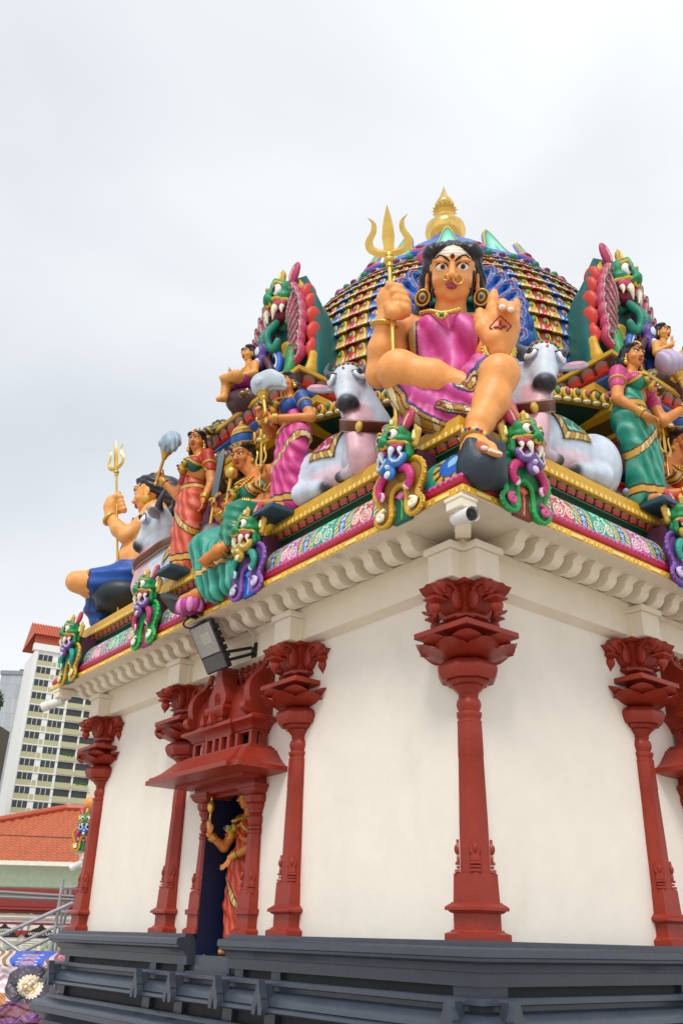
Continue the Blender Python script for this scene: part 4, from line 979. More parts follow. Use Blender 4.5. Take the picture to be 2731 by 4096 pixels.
# ================================================================== sculpting kit for figures
SKIN, SKD = 'd98a4a', 'b8602a'
def head_prims(S, c, R, s, skin, lips='a8324a', lobes=True, jaw=1., wx=1.):
    h = lambda a, b, d: c+R@(np.array([a*wx, b, d])*s)
    S.ell(h(0, -.03, .13), np.array([.335*wx, .40, .37])*s, R, skin, .06*s)
    S.ell(h(0, .09, -.06), np.array([.285*wx, .29, .36])*s, R, skin, .06*s)
    S.ell(h(0, .12, -.29), np.array([.205*jaw*wx, .19, .16])*s, R, skin, .06*s)
    S.ell(h(0, .22, -.385), np.array([.09, .08, .075])*s, R, skin, .05*s)
    for q in (-1, 1):
        S.ell(h(q*.165, .225, -.13), np.array([.11, .10, .10])*s, R, skin, .06*s)
        S.ell(h(q*.13, .40, .06), np.array([.11, .10, .065])*s, R, skin, .03*s, 's')
        S.ell(h(q*.14, .325, .135), np.array([.13, .07, .045])*s, R, skin, .03*s)
        S.ell(h(q*.345, -.02, -.05), np.array([.035, .085, .13])*s, R, skin, .02*s)
        if lobes: S.ell(h(q*.345, .0, -.20), np.array([.035, .05, .08])*s, R, skin, .02*s)
        S.ell(h(q*.05, .395, -.125), .038*s, R, skin, .02*s)
    S.cap(h(0, .345, .09), h(0, .435, -.105), .036*s, .055*s, skin, .03*s)
    S.ell(h(0, .365, -.225), np.array([.095*wx, .045, .022])*s, R, lips, .012*s)
    S.ell(h(0, .362, -.265), np.array([.078*wx, .045, .026])*s, R, lips, .012*s)
    return h
def face_parts(t, h, R, s, iris='3a2412', brow='0c0c10', wide=1., look=(0, 0), bindi='8a1020', big=1., frown=0.):
    for q in (-1, 1):
        c = h(q*.135, .318, .045)
        e = part('eye', tint(ball(c, np.array([.088*big, .05, .05*wide])*s, 14, 10, R), 'f6f3ee'), MV, t, smooth=180)
        g = c+R@(np.array([look[0]*.03, .043, look[1]*.02])*s)
        part('pupil', join(tint(ball(g, np.array([.036, .013, .036])*s*big, 12, 8, R), iris), tint(ball(g+R@np.array([0, .008*s, 0]), np.array([.02, .009, .02])*s*big, 10, 8, R), '050505')), MV, e, smooth=180)
        L = [c+R@(np.array([q*x, y, z])*s) for x, y, z in ((-.09, .02, -.005), (-.03, .048, .05*wide), (.035, .044, .05*wide), (.10, .005, .01))]
        part('eyelid', tint(tube(bez(L, 10), .011*s, 6), '141014'), MV, e, smooth=180)
        Bv = [h(q*x, y, z) for x, y, z in ((.035, .38, .145+frown), (.10, .385, .195+frown*.4), (.18, .345, .215), (.255, .25, .155))]
        part('eyebrow', tint(tube(bez(Bv, 12), np.array([.010, .014, .017, .018, .018, .017, .016, .015, .013, .011, .009, .006, .005, .005])[:len(bez(Bv, 12))]*s, 6), brow), MV, t, smooth=180)
    if bindi: part('forehead_mark', tint(ball(h(0, .375, .20), np.array([.035, .02, .04])*s, 10, 8, R), bindi), MV, t, smooth=180)
def hand_prims(S, wrist, fdir, palm, s, skin, curl=(.1, .1, .1, .1), thumb=.4, spread=.15, tsign=1, nail=None):
    """fdir: towards the fingertips, palm: outward normal of the palm. curl per finger 0 straight .. 1 closed"""
    f = np.asarray(fdir, float); f /= np.linalg.norm(f); p = np.asarray(palm, float); p -= f*(p@f); p /= np.linalg.norm(p); a = np.cross(f, p)*tsign
    w = np.asarray(wrist, float); R = np.stack([a, f, p], 1)
    S.ell(w+f*.42*s, np.array([.36, .46, .15])*s, R, skin, .10*s)
    S.ell(w+f*.62*s, np.array([.37, .24, .13])*s, R, skin, .08*s)
    for i, (x, L) in enumerate(((.30, .80), (.10, .92), (-.10, .86), (-.29, .68))):
        b = w+f*.78*s+a*x*s; ang = curl[i]; d0 = f*cos(spread*0)+a*spread*x*1.2; d0 /= np.linalg.norm(d0); pts = [b]; th = 0
        for j, (l, r) in enumerate(((.42, .095), (.32, .088), (.26, .075))):
            th += ang*(1.45, 1.7, 1.2)[j]; pts.append(pts[-1]+(d0*cos(th)+p*sin(th))*l*L*s)
        S.chain(pts, [.105*s, .098*s, .088*s, .068*s], skin, .03*s)
    b = w+f*.25*s+a*.30*s; d1 = f*.75+a*.62; d1 = d1/np.linalg.norm(d1); d2 = d1*cos(thumb)+(p*.75-a*.35)*sin(thumb); d2 /= np.linalg.norm(d2)
    S.chain([b, b+d1*.36*s, b+d1*.36*s+d2*.34*s, b+d1*.36*s+d2*.34*s+(d2*.9+f*.2)*.2*s], [.15*s, .125*s, .11*s, .08*s], skin, .05*s)
    return R
def ringpts(c, n, r, k=20, r2=None, e=None):
    n = np.asarray(n, float); n /= np.linalg.norm(n); a = np.cross(n, [.3, .2, .9] if e is None else e); a /= np.linalg.norm(a); b = np.cross(n, a)
    return np.array([np.asarray(c)+a*r*cos(2*pi*i/k)+b*(r2 or r)*sin(2*pi*i/k) for i in range(k)])
def bangle(t, c, n, r, th=.012, rings=3, col=None, name='bangle'):
    n = np.asarray(n, float); n /= np.linalg.norm(n)
    return part(name, join(*[tube(ringpts(np.asarray(c)+n*(i-(rings-1)/2)*th*1.7, n, r), th, 6, closed=True) for i in range(rings)]), GOLD if col is None else paint(col), t, smooth=180)
def trident(name, label, base, top, s=1., fr=None, lean=None):
    """base, top: ends of the shaft+head; head faces fr.n"""
    t = thing(name, label, 'trident', tuple(base), 'tridents'); base = np.asarray(base, float); top = np.asarray(top, float); ax = top-base; L = np.linalg.norm(ax); ax /= L
    r = fr.r-ax*(fr.r@ax); r /= np.linalg.norm(r); n = np.cross(ax, r); hl = .62*s; jn = top-ax*hl
    part('shaft', tube([base, jn+ax*.02], .019*s, 12), GOLD, t, smooth=60)
    part('knob', join(*[ball(jn-ax*.02*s, (.05*s, .05*s, .042*s), 14, 10), tube([jn-ax*.09*s, jn-ax*.055*s], .03*s, 12), tube([jn+ax*.02*s, jn+ax*.05*s], .035*s, 12)]), GOLD, t, smooth=60)
    def P(x, y): return jn+ax*(y*s)+r*(x*s)
    def blade(path, wid, th=.02):
        path = [np.asarray(p) for p in path]; V = []; F = []; m = len(path)
        for i, p in enumerate(path):
            tg = path[min(i+1, m-1)]-path[max(i-1, 0)]; tg /= np.linalg.norm(tg); sd = np.cross(tg, n); w = wid[i]*s
            V += [p+sd*w, p+n*th*s*min(1, w/(.02*s)), p-sd*w, p-n*th*s*min(1, w/(.02*s))]
        for i in range(m-1):
            for k in range(4): F.append((i*4+k, i*4+(k+1) % 4, (i+1)*4+(k+1) % 4, (i+1)*4+k))
        F += [(3, 2, 1, 0), tuple((m-1)*4+k for k in range(4))]
        return np.array(V), F
    part('centre_prong', blade([P(0, .04), P(0, .14), P(0, .24), P(0, .36), P(0, .48), P(0, .62)], [.05, .045, .055, .048, .03, .002]), GOLD, t, smooth=25)
    for q in (-1, 1):
        b = bez([P(0, .06), P(q*.09, .075), P(q*.155, .13), P(q*.165, .22), P(q*.125, .32), P(q*.125, .42), P(q*.175, .49)], 24)
        w = np.interp(np.linspace(0, 1, len(b)), [0, .3, .6, .85, 1], [.045, .04, .03, .02, .002]); part('side_prong', blade(b, w), GOLD, t, smooth=25)
    return t
# ================================================================== the great seated figure on the near corner
FM = Frame((1, -1), (0, 0, 0), (1400, 750), .5102)
def main_figure():
    J = FM.J; n, r, z = FM.n, FM.r, FM.z
    t = thing('seated_deity', 'huge seated woman statue in pink sari, palm raised, on the near roof corner', 'statue', tuple(FM.P(0, .25, 3.44)))
    SK = 'f0a35a'
    S = Sculpt(.0105)
    neck0 = FM.P(-.05, .10, 4.70); chest = FM.P(-.06, .06, 4.52)
    # torso
    S.ell(FM.P(-.05, .02, 4.56), (.30, .18, .28), FM.R(), SK, .06)
    S.cap(FM.P(-.34, .03, 4.70), FM.P(.25, .03, 4.70), .115, .115, SK, .06)
    S.cap(FM.P(-.05, .0, 4.4), FM.P(-.02, .0, 4.0), .22, .22, SK, .06)
    S.cap(FM.P(-.05, .06, 4.66), FM.P(-.03, .10, 4.86), .135, .115, SK, .05)
    S.ell(FM.P(0, .0, 3.78), (.36, .28, .22), FM.R(), SK, .05)
    # her right arm (viewer's left): down to the elbow, up to the fist on the shaft
    sh, el, wr = J(430, 1100, .03), J(225, 1470, .18), J(268, 1075, .34)
    S.chain([sh, (sh+el)/2+n*.01, el], [.125, .118, .098], SK, .05)
    S.chain([el, (el+wr)/2, wr], [.105, .108, .072], SK, .05)
    fc = J(330, 890, .36)
    S.ell(fc, (.135, .115, .14), FM.R(.35, .1), SK, .04)
    for i, (x, y) in enumerate(((372, 800), (405, 850), (425, 905), (425, 960))):   # knuckled fingers wrapped round the shaft
        a = J(x-55, y-18, .46); b = J(x+5, y, .44); c = J(x+12, y+18, .36)
        S.chain([a, b, c], [.050, .050, .046], SK, .014)
    S.chain([J(400, 985, .40), J(335, 985, .47), J(300, 930, .48)], [.055, .052, .045], SK, .02)
    S.cap(wr, fc, .075, .10, SK, .04)
    # her left arm, palm raised to the viewer
    sh2, el2, wr2 = J(1000, 1110, .03), J(1110, 1390, .22), J(1165, 1285, .40)
    S.chain([sh2, el2], [.12, .10], SK, .05); S.chain([el2, wr2], [.10, .085], SK, .05)
    fd = J(1165, 1000, .44)-J(1165, 1260, .42); pn = n*.75-z*.55
    HS = .0
    w = J(1160, 1255, .42); P4 = lambda x, y, d=.46: J(x, y, d)
    S.chain([wr2, J(1165, 1200, .43)], [.085, .105], SK, .05)
    S.ell(J(1180, 1110, .45), (.15, .06, .165), FM.R(0, .45), SK, .05)
    S.ell(J(1165, 1190, .44), (.12, .065, .11), FM.R(0, .45), SK, .05)
    S.chain([P4(1115, 1040), P4(1112, 950), P4(1120, 880), P4(1125, 826)], [.048, .046, .043, .034], SK, .018)       # index
    S.chain([P4(1190, 1020), P4(1190, 960, .5), P4(1192, 915, .58), P4(1196, 945, .64)], [.047, .045, .042, .034], SK, .014)
    S.chain([P4(1245, 1030), P4(1255, 975, .5), P4(1258, 935, .58), P4(1262, 962, .63)], [.045, .042, .04, .033], SK, .014)
    S.chain([P4(1285, 1050), P4(1292, 980), P4(1298, 930), P4(1300, 893)], [.042, .039, .036, .028], SK, .014)
    S.chain([P4(1110, 1190), P4(1045, 1110), P4(1020, 1040), P4(1015, 975)], [.072, .062, .05, .036], SK, .03)   # thumb
    # legs
    hl, kl, al = FM.P(-.16, .06, 3.78), J(378, 1438, .46), J(905, 1575, .50)
    S.chain([hl, kl], [.19, .155], SK, .06); S.ell(J(375, 1435, .47), .148, None, SK, .05)
    S.chain([kl, (kl+al)/2+n*.02, al, J(1100, 1650, .40)], [.15, .138, .105, .085], SK, .05)
    hr, kr, ar = FM.P(.17, .06, 3.78), J(1165, 1468, .58), J(985, 1950, .70)
    S.chain([hr, kr], [.19, .145], SK, .06); S.ell(J(1172, 1462, .59), .132, None, SK, .05)
    calf = J(1105, 1680, .60)
    S.chain([kr, calf, J(1020, 1840, .68), ar], [.138, .132, .095, .075], SK, .05)
    # foot on the rock
    S.chain([ar, J(985, 2035, .74), J(1080, 2060, .82)], [.078, .085, .065], SK, .04)
    S.ell(J(950, 2055, .72), (.085, .08, .06), FM.R(), SK, .03)
    for i, (x, y, rr) in enumerate(((1045, 2045, .046), (1095, 2062, .034), (1125, 2072, .031), (1150, 2080, .028), (1172, 2085, .024))):
        S.chain([J(x-35, y-5, .82), J(x, y+8, .88)], [rr, rr*.9], SK if i else 'c0603a', .012)
    # foot of the folded leg beyond the shin
    S.chain([J(1110, 1640, .36), J(1205, 1745, .30), J(1285, 1805, .30)], [.075, .07, .05], SK, .04)
    V, F, C = S.build(blur=2)
    # airbrushed reddish tone on the inner joints (painted)
    part('body', (V, F, C), MV, t, smooth=180)
    # head: own finer mesh, tilted forward
    Rh = FM.R(-.02, .46, .06); s = .54; c = J(800, 690, .27)
    S = Sculpt(.0075); h = head_prims(S, c, Rh, s, SK, 'b04a6a', jaw=1.12, wx=1.14)
    S.cap(h(0, -.10, -.25), FM.P(-.04, .08, 4.70), .12, .15, SK, .05)
    S.ell(h(-.18, .33, .02), .01, None, SK)
    V, F, C = S.build(blur=1)
    L = (V-c)@Rh/s
    fore = (L[:, 2] > .215) & (L[:, 2] < .5) & (L[:, 1] > .05) & (np.abs(L[:, 0]) < .30)
    C[fore] = C[fore]*.35+np.array(lin('e8d8c4'))*.65
    C[fore & (np.abs((L[:, 2]*16) % 1-.5) < .22)] = lin('f4eee6')
    ch = np.exp(-(((np.abs(L[:, 0])-.17)/.10)**2+((L[:, 2]+.10)/.10)**2))*(L[:, 1] > .1)
    C = C*(1-.22*ch[:, None])+np.array(lin('f0c8a8'))*.22*ch[:, None]
    hd = part('head', (V, F, C), MV, t, smooth=180)
    face_parts(hd, h, Rh, s, '5a3a1a', wide=1.30, look=(.3, -.3), bindi='6a0c18', big=1.12, frown=-.03)
    for q, cx in ((-1, .075), (1, .08)):   # nose rings
        k = .075 if q > 0 else .045
        part('nose_ring', tube(ringpts(h(q*cx, .41, -.14-.03*(q > 0)), Rh@np.array([.35*q, 1, .1]), k*s, 18), .016*s, 8, closed=True), GOLD, hd, smooth=180)
    for q in (-1, 1):
        cE = h(q*.40, .05, -.36)
        E = [tint(ball(cE, np.array([.11, .05, .13])*s, 16, 10, Rh), '5a3412'), tint(ball(cE+Rh@np.array([0, .03, 0])*s, np.array([.065, .04, .075])*s, 12, 8, Rh), 'c99a2a'), tint(ball(cE+Rh@np.array([0, .055, 0])*s, np.array([.035, .03, .04])*s, 10, 8, Rh), '2a5a9a')]
        er = part('earring', join(*E), MV, hd, smooth=180)
        part('earring_rim', tube(ringpts(cE+Rh@np.array([0, .02, 0])*s, Rh@np.array([0, 1., 0]), .105*s, 24, .125*s), .018*s, 6, closed=True), GOLD, er, smooth=180)
        part('sideburn', tint(tube(bez([h(q*.275, .15, .02), h(q*.29, .16, -.12), h(q*.275, .17, -.22), h(q*.24, .20, -.27)], 12), np.array([.04, .035, .03, .026, .022, .018, .015, .012, .01, .008, .008, .008, .008])[:len(bez([(0, 0, 0)]*4, 12))]*s, 6), '10121a'), MV, hd, smooth=180)
    # hair: swept back from a centre parting, falling behind the shoulders
    def strands(X, Y, Z, q=None):
        dx = (X-c[0])*Rh[0, 0]+(Y-c[1])*Rh[1, 0]+(Z-c[2])*Rh[2, 0]; dz = (X-c[0])*Rh[0, 2]+(Y-c[1])*Rh[1, 2]+(Z-c[2])*Rh[2, 2]
        return .0045*np.sin(np.arctan2(dz+.1, np.abs(dx)+.02)*34+dx*10)
    S = Sculpt(.0085)
    S.ell(h(0, -.10, .20), np.array([.44, .42, .37])*s, Rh, '10131c', .04*s, disp=strands)
    for q in (-1, 1):
        S.ell(h(q*.20, .02, .34), np.array([.25, .30, .16])*s, Rh, '10131c', .05*s, disp=strands)
        S.chain([h(q*.30, -.02, .22), h(q*.36, -.08, -.02), h(q*.38, -.14, -.30), h(q*.44, -.20, -.62), h(q*.47, -.24, -.85)], [.11*s, .10*s, .11*s, .13*s, .10*s], '10131c', .06*s, disp=lambda X, Y, Z, hh: .005*np.sin((X+Y)*90+Z*55))
    S.ell(h(0, .40, .06), np.array([.325, .34, .37])*s, Rh, '10131c', .05*s, 's')
    hr_ = S.build(); part('hair', (hr_[0], hr_[1], np.tile(lin('10131c'), (len(hr_[0]), 1))), mat('black_hair_paint', (.012, .014, .022), .35, bump=.2, bscale=60, vary=.2, vscale=9), hd, smooth=180)
    # pink bodice with pleats
    PK = 'd0479a'
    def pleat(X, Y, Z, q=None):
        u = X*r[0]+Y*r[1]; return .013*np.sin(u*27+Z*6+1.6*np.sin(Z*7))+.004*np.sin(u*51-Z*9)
    S = Sculpt(.010)
    S.ell(FM.P(-.06, .05, 4.42), (.33, .23, .34), FM.R(), PK, .06, disp=pleat)
    S.ell(FM.P(-.03, .06, 4.08), (.29, .24, .26), FM.R(), PK, .06, disp=pleat)
    for q in (-1, 1): S.ell(FM.P(-.06+q*.15, .18, 4.52), (.17, .15, .17), FM.R(), PK, .06, disp=pleat)
    S.ell(FM.P(-.06, .10, 4.64), (.27, .13, .12), FM.R(), PK, .05)
    V, F, C = S.build()
    u = V@r; d = V@n; zz_ = V[:, 2]
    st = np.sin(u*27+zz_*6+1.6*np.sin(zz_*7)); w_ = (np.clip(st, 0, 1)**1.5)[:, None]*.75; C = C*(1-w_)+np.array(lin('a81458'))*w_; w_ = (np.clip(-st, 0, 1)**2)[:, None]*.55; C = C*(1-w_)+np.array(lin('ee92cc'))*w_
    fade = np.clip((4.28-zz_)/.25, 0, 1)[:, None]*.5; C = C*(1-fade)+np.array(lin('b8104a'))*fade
    au = np.abs(u+.06); C[np.abs(au-.285) < .033] = lin('c9ac70'); C[np.abs(au-.25) < .008] = lin('28407a'); C[au > .316] = lin('0f6a52')
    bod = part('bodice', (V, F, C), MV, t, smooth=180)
    # skirt hanging from the lap to the seat
    S = Sculpt(.0105)
    def sk(X, Y, Z, q=None): u_ = X*r[0]+Y*r[1]; return .009*np.sin(u_*24+Z*30)+.006*np.sin(u_*47-Z*13)
    S.chain([J(365, 1480, .40), J(400, 1600, .40), J(500, 1730, .42), J(660, 1820, .44), J(820, 1850, .46), J(930, 1800, .48)], [.10, .105, .11, .11, .105, .09], PK, .06, disp=sk)
    S.chain([J(480, 1540, .32), J(620, 1680, .36), J(860, 1740, .46)], [.17, .17, .14], PK, .06, disp=sk)
    S.chain([J(700, 1600, .48), J(860, 1640, .54), J(950, 1700, .56)], [.09, .085, .08], PK, .03, disp=sk)
    S.chain([J(720, 1750, .53), J(940, 1770, .57)], [.07, .065], PK, .02, disp=sk)
    S.chain([FM.P(.10, .15, 3.92), J(1020, 1470, .50), J(960, 1560, .54)], [.15, .14, .10], PK, .05, disp=sk)
    S.chain([FM.P(-.2, .1, 3.75), FM.P(.2, .1, 3.72)], [.28, .28], PK, .05)
    V, F, C = S.build()
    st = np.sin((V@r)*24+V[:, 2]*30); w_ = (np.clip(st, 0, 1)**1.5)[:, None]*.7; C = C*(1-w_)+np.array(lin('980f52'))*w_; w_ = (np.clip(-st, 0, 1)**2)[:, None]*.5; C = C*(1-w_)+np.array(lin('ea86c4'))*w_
    def near(path, k=60):
        pp = bez([J(*q) for q in path], k); return np.min(np.linalg.norm(V[:, None, :]-pp[None, ::2], axis=2), 1)
    bands = [([(318, 1520, .42), (350, 1640, .46), (450, 1770, .48), (620, 1880, .52), (780, 1915, .55), (940, 1870, .56)], .075), ([(700, 1700, .58), (800, 1720, .62), (950, 1740, .64)], .035), ([(1110, 1350, .58), (1010, 1440, .6), (930, 1560, .62), (860, 1540, .6)], .045)]
    for path, wd_ in bands:
        dd_ = near(path); C[dd_ < wd_+.016] = lin('25408c'); g_ = dd_ < wd_; C[g_] = lin('b98838'); C[g_ & (np.abs((V@r*8+V[:, 2]*2) % 1-.5) < .17)] = lin('e3cf98'); C[g_ & (np.abs(dd_-wd_*.6) < .005)] = lin('7a2a18')
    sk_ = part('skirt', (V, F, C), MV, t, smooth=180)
    # jewellery
    nk = bez([J(555, 985, .26), J(630, 970, .33), J(710, 985, .37), J(790, 975, .36), J(855, 955, .30)], 30)
    part('necklace', join(*[ball(p, .021, 8, 6) for p in nk]+[ball(J(715+dx, 1000+dy, .39), rr, 8, 6) for dx, dy, rr in ((-35, 0, .022), (-20, 14, .022), (0, 22, .024), (20, 14, .022), (35, 0, .022), (0, -4, .022))]), GOLD, t, smooth=180)
    part('pendant_stone', tint(ball(J(715, 1000, .41), (.022, .022, .02), 10, 8), '1f8a6a'), MV, t, smooth=180)
    for a, b, rr in ((wr, el, .088), (J(1165, 1275, .42), wr2-(wr2-el2)*.2, .108)):
        nn = (b-a)/np.linalg.norm(b-a); part('bangle', join(tube(ringpts(a, nn, rr), .026, 8, closed=True), *[ball(q, .014, 6, 5) for q in ringpts(a, nn, rr+.022, 26)]), GOLD, t, smooth=180)
    nn = (calf-ar)/np.linalg.norm(calf-ar); ak = part('anklet', tint(tube(ringpts(J(975, 1985, .71), nn, .093), .022, 8, closed=True), 'c09a3a'), MV, t, smooth=180)
    part('anklet_beads', join(*[tint(ball(p, .016, 8, 6), ['2a5ab0', 'c02a2a', 'e8d080'][i % 3]) for i, p in enumerate(ringpts(J(975, 1983, .71), nn, .108, 24))]), MV, ak, smooth=180)
    # henna flower on the palm
    pc = J(1175, 1095, .525); Rp = FM.R(0, .45); H = []
    for q in ((0, .085), (.085, 0), (0, -.085), (-.085, 0)):
        a = pc+Rp@np.array([q[0], .018, q[1]]); H.append(tube([a, pc+Rp@np.array([q[1], .018, -q[0]])], .006, 5)); H.append(tube([pc+Rp@np.array([q[0]*.15, .02, q[1]*.15]), pc+Rp@np.array([q[0]*.6, .02, q[1]*.6])], [.014, .006], 5))
    part('henna', join(*H), paint('a0143c'), t)
    NL = [(1190, 938, .672, .030), (1258, 957, .66, .028)]
    part('fingernails', join(*[tint(ball(J(x, y, d), (rr, rr*.5, rr*.7), 10, 6, FM.R(0, .6)), 'f2e8e2') for x, y, d, rr in NL]+[tint(ball(J(x, y, .915), (rr, rr*.6, rr*.6), 8, 6, FM.R(.3)), 'f0ded4') for x, y, rr in ((1052, 2043, .028), (1100, 2062, .02), (1130, 2072, .018), (1155, 2080, .016), (1176, 2085, .014))]), MV, t, smooth=180)
    return t
main_figure()
# rocks under her
S = Sculpt(.018)
S.ell(FM.J(1010, 2200, .74), (.16, .16, .17), FM.R(), '2c3844', .04); S.rbox(FM.J(1030, 2190, .70), (.15, .13, .17), FM.R(.3), .04, '2c3844', .04); S.ell(FM.J(960, 2140, .66), (.10, .1, .08), FM.R(), '2c3844', .04)
V, F, C = S.build(); tag(part('foot_rock', (V, F, C), MV, None, smooth=180), 'dark blue grey rock under the foot of the great seated figure', 'rock')
S = Sculpt(.02)
S.ell(FM.P(-.05, -.05, 3.52), (.50, .36, .26), FM.R(), '27323c', .05, disp=lambda X, Y, Z, q: .02*np.sin(X*13+Z*9)*np.sin(Y*11)); S.ell(FM.P(.32, .02, 3.56), (.30, .26, .24), FM.R(), '27323c', .05); S.rbox(FM.P(-.30, .05, 3.6), (.2, .22, .22), FM.R(.4, .1, .2), .06, '27323c', .05)
V, F, C = S.build(); tag(part('seat_rock', (V, F, C), MV, None, smooth=180), 'dark grey rock that the great seated figure sits on', 'rock')
trident('trident', 'tall golden trident in the fist of the great seated figure', FM.J(362, 1840, .42), FM.J(288, 135, .42), 1., FM)
# ================================================================== lion gables round the dome
def plume(path, r, c0, c1, c2):
    """feather: fat ribbed body, bright core line and curled tip"""
    b = bez(path, 16); n = len(b); R = r*np.interp(np.linspace(0, 1, n), [0, .3, .75, 1], [.7, 1, 1, .55])
    return [(b, R, c0), (b+np.array([0, -r*.55, 0]), R*.55, c1), (b+np.array([0, -r*.95, 0]), R*.22, c2)]
def gable(label, loc, rot, pal, sc=(.76, .9, 1.10)):
    t = thing('lion_gable', label, 'gable', loc, 'lion headed gables round the dome'); t.rotation_euler = (0, 0, rot); BASES[t.name] = (0, 0, 0)
    if 'geo' not in gable.__dict__:
        G = {}
        out = [(-.60, 0), (-.74, .14), (-.78, .36), (-.74, .60), (-.72, .85), (-.68, 1.08), (-.62, 1.30), (-.52, 1.50), (-.38, 1.68), (0, 1.80)]
        poly = out+[(-x, z) for x, z in out[-2::-1]]
        G['poly'] = poly
        S = Sculpt(.014); T = []
        def add(tok): T.extend([tok]*(len(S.P)-len(T)))
        for s in (-1, 1):
            # scalloped red rim
            for i, (x, z) in enumerate(((.70, .62), (.70, .84), (.66, 1.06), (.60, 1.26), (.50, 1.44))):
                S.ell((s*x, .03, z), (.075, .12, .135), roty(s*.25), k=.02); add('rim')
            # yellow and red base crescents
            S.chain([(s*.52, -.08, .05), (s*.66, -.04, .16), (s*.74, -.0, .34), (s*.75, .03, .52), (s*.70, .04, .62)], [.05, .065, .07, .06, .03], k=.02, flat=((0, 1, 0), .7)); add('gold')
            S.chain([(s*.16, -.14, .03), (s*.40, -.12, .04), (s*.58, -.08, .10)], [.06, .08, .07], k=.03); add('rim')
            # plumes leaning outwards
            for k, (x0, z0, x1, z1) in enumerate(((.28, .60, .64, .70), (.30, .70, .66, .83), (.30, .80, .66, .96), (.30, .90, .63, 1.09), (.28, 1.0, .58, 1.22), (.26, 1.08, .50, 1.34), (.22, 1.14, .40, 1.44), (.34, .45, .66, .54))):
                for b, R, tok in plume([(s*x0, -.10, z0), (s*(x0+x1)/2, -.14, (z0+z1)/2-.04), (s*x1, -.13, z1), (s*(x1-.01), -.15, z1+.09), (s*(x1-.07), -.16, z1+.07)], .054, 'plA', 'plB', 'plC'): S.chain(b, R, k=.01); add(tok)
            # green beast with its mouth open at the foot
            S.chain(bez([(s*.44, -.14, .62), (s*.50, -.18, .42), (s*.44, -.22, .24), (s*.30, -.26, .12), (s*.18, -.30, .03)], 16), np.linspace(.085, .06, len(bez([(0, 0, 0)]*5, 16))), k=.02); add('green')
            S.chain(bez([(s*.34, -.24, .34), (s*.24, -.28, .24), (s*.20, -.30, .14)], 8), .045, k=.015); add('pink')
            for q in range(4): S.cap((s*(.30-.035*q), -.29, .30-.055*q), (s*(.24-.035*q), -.33, .27-.055*q), .026, .006, k=.004); add('white')
            # golden fan and blue swirl
            for q, a in enumerate(np.linspace(.2, 1.75, 9)): S.cap((s*(.24+.05*cos(a)), -.14, .60+.05*sin(a)), (s*(.24+.20*cos(a)), -.15, .60+.20*sin(a)), .022, .03, k=.004); add('fan')
            S.chain(bez([(s*.10, -.20, .66), (s*.20, -.22, .66), (s*.27, -.22, .54), (s*.24, -.24, .40), (s*.16, -.24, .36), (s*.14, -.24, .44)], 18), .05, k=.012); add('blue')
            S.chain(bez([(s*.12, -.25, .66), (s*.20, -.27, .65), (s*.265, -.27, .53), (s*.235, -.285, .41)], 14), .014, k=.004); add('pale')
            # strands from the mouth
            S.chain(bez([(s*.05, -.20, 1.14), (s*.07, -.34, .92), (s*.10, -.30, .76), (s*.22, -.30, .70), (s*.28, -.28, .78)], 16), np.linspace(.05, .045, len(bez([(0, 0, 0)]*5, 16))), k=.015); add('strand')
        S.chain([(0, -.22, 1.12), (0, -.28, .90), (0, -.36, .72), (0, -.36, .56)], [.045, .05, .085, .07], k=.02); add('violet')
        for z in (.70, .56): S.ell((0, -.43, z), (.05, .03, .05), k=.006); add('pale')
        S.chain(bez([(-.22, -.30, .12), (-.24, -.32, .40), (0, -.34, .62), (.24, -.32, .40), (.22, -.30, .12)], 24), .05, k=.02); add('maroon')
        G['body'] = (S.build(ids=True), T); gable.geo = G
    G = gable.geo
    base = {'rim': 'cf3524', 'gold': 'd0a01e', 'plA': 'b8365a', 'plB': 'e8a0b0', 'plC': '1f8a5a', 'green': '1f8a4a', 'pink': 'c23a7a', 'white': 'f1ead8', 'fan': 'c9a030', 'blue': '2a66c0', 'pale': 'cfe0f5', 'strand': '158068', 'violet': '5a3a90', 'maroon': '4a1a30'}
    base.update(pal)
    (V, F, I), tok = G['body']; C = np.array([lin(base[x]) for x in tok])[I]
    part('gable_frame', (V, F, C), MV, t, smooth=180)
    bk = []; pl_ = G['poly']; n_ = len(pl_)
    for y_, sx_, sz_ in ((.0, 1.0, 1.0), (.03, 1.09, 1.04), (.12, 1.10, 1.05), (.24, .98, 1.0), (.30, .99, 1.0), (.45, .84, .95), (.7, .74, .86), (1.2, .66, .74)): bk += [(x*sx_*(1+.03*cos(i*2.1)*(y_ < .3)), y_, z*sz_*(1 if y_ < .1 else 1-.14*(z/1.8)**2)) for i, (x, z) in enumerate(pl_)]
    part('gable_back', (np.array(bk), [tuple(range(n_))]+[(j*n_+i, (j+1)*n_+i, (j+1)*n_+(i+1) % n_, j*n_+(i+1) % n_) for j in range(7) for i in range(n_)]), paint('0c6260'), t, smooth=60)
    S = 1.85; MZ = 1.52
    for nm in ('mask', 'crest', 'tongue'):
        (V, F, I), tok = YG[nm]; c = dict(YC); c.update(beard='158068', beardtip='5a3a90', face='178a5c', ear='b83a62', sideleaf='c9a030' if not pal else '2a66c0'); C = np.array([lin(c[x]) for x in tok])[I]
        Vv = V*S; Vv[:, 2] += MZ-.60*S; Vv[:, 1] += .06
        if nm == 'tongue': continue
        part('lion_'+nm, (Vv, F, C), MV, t, smooth=180)
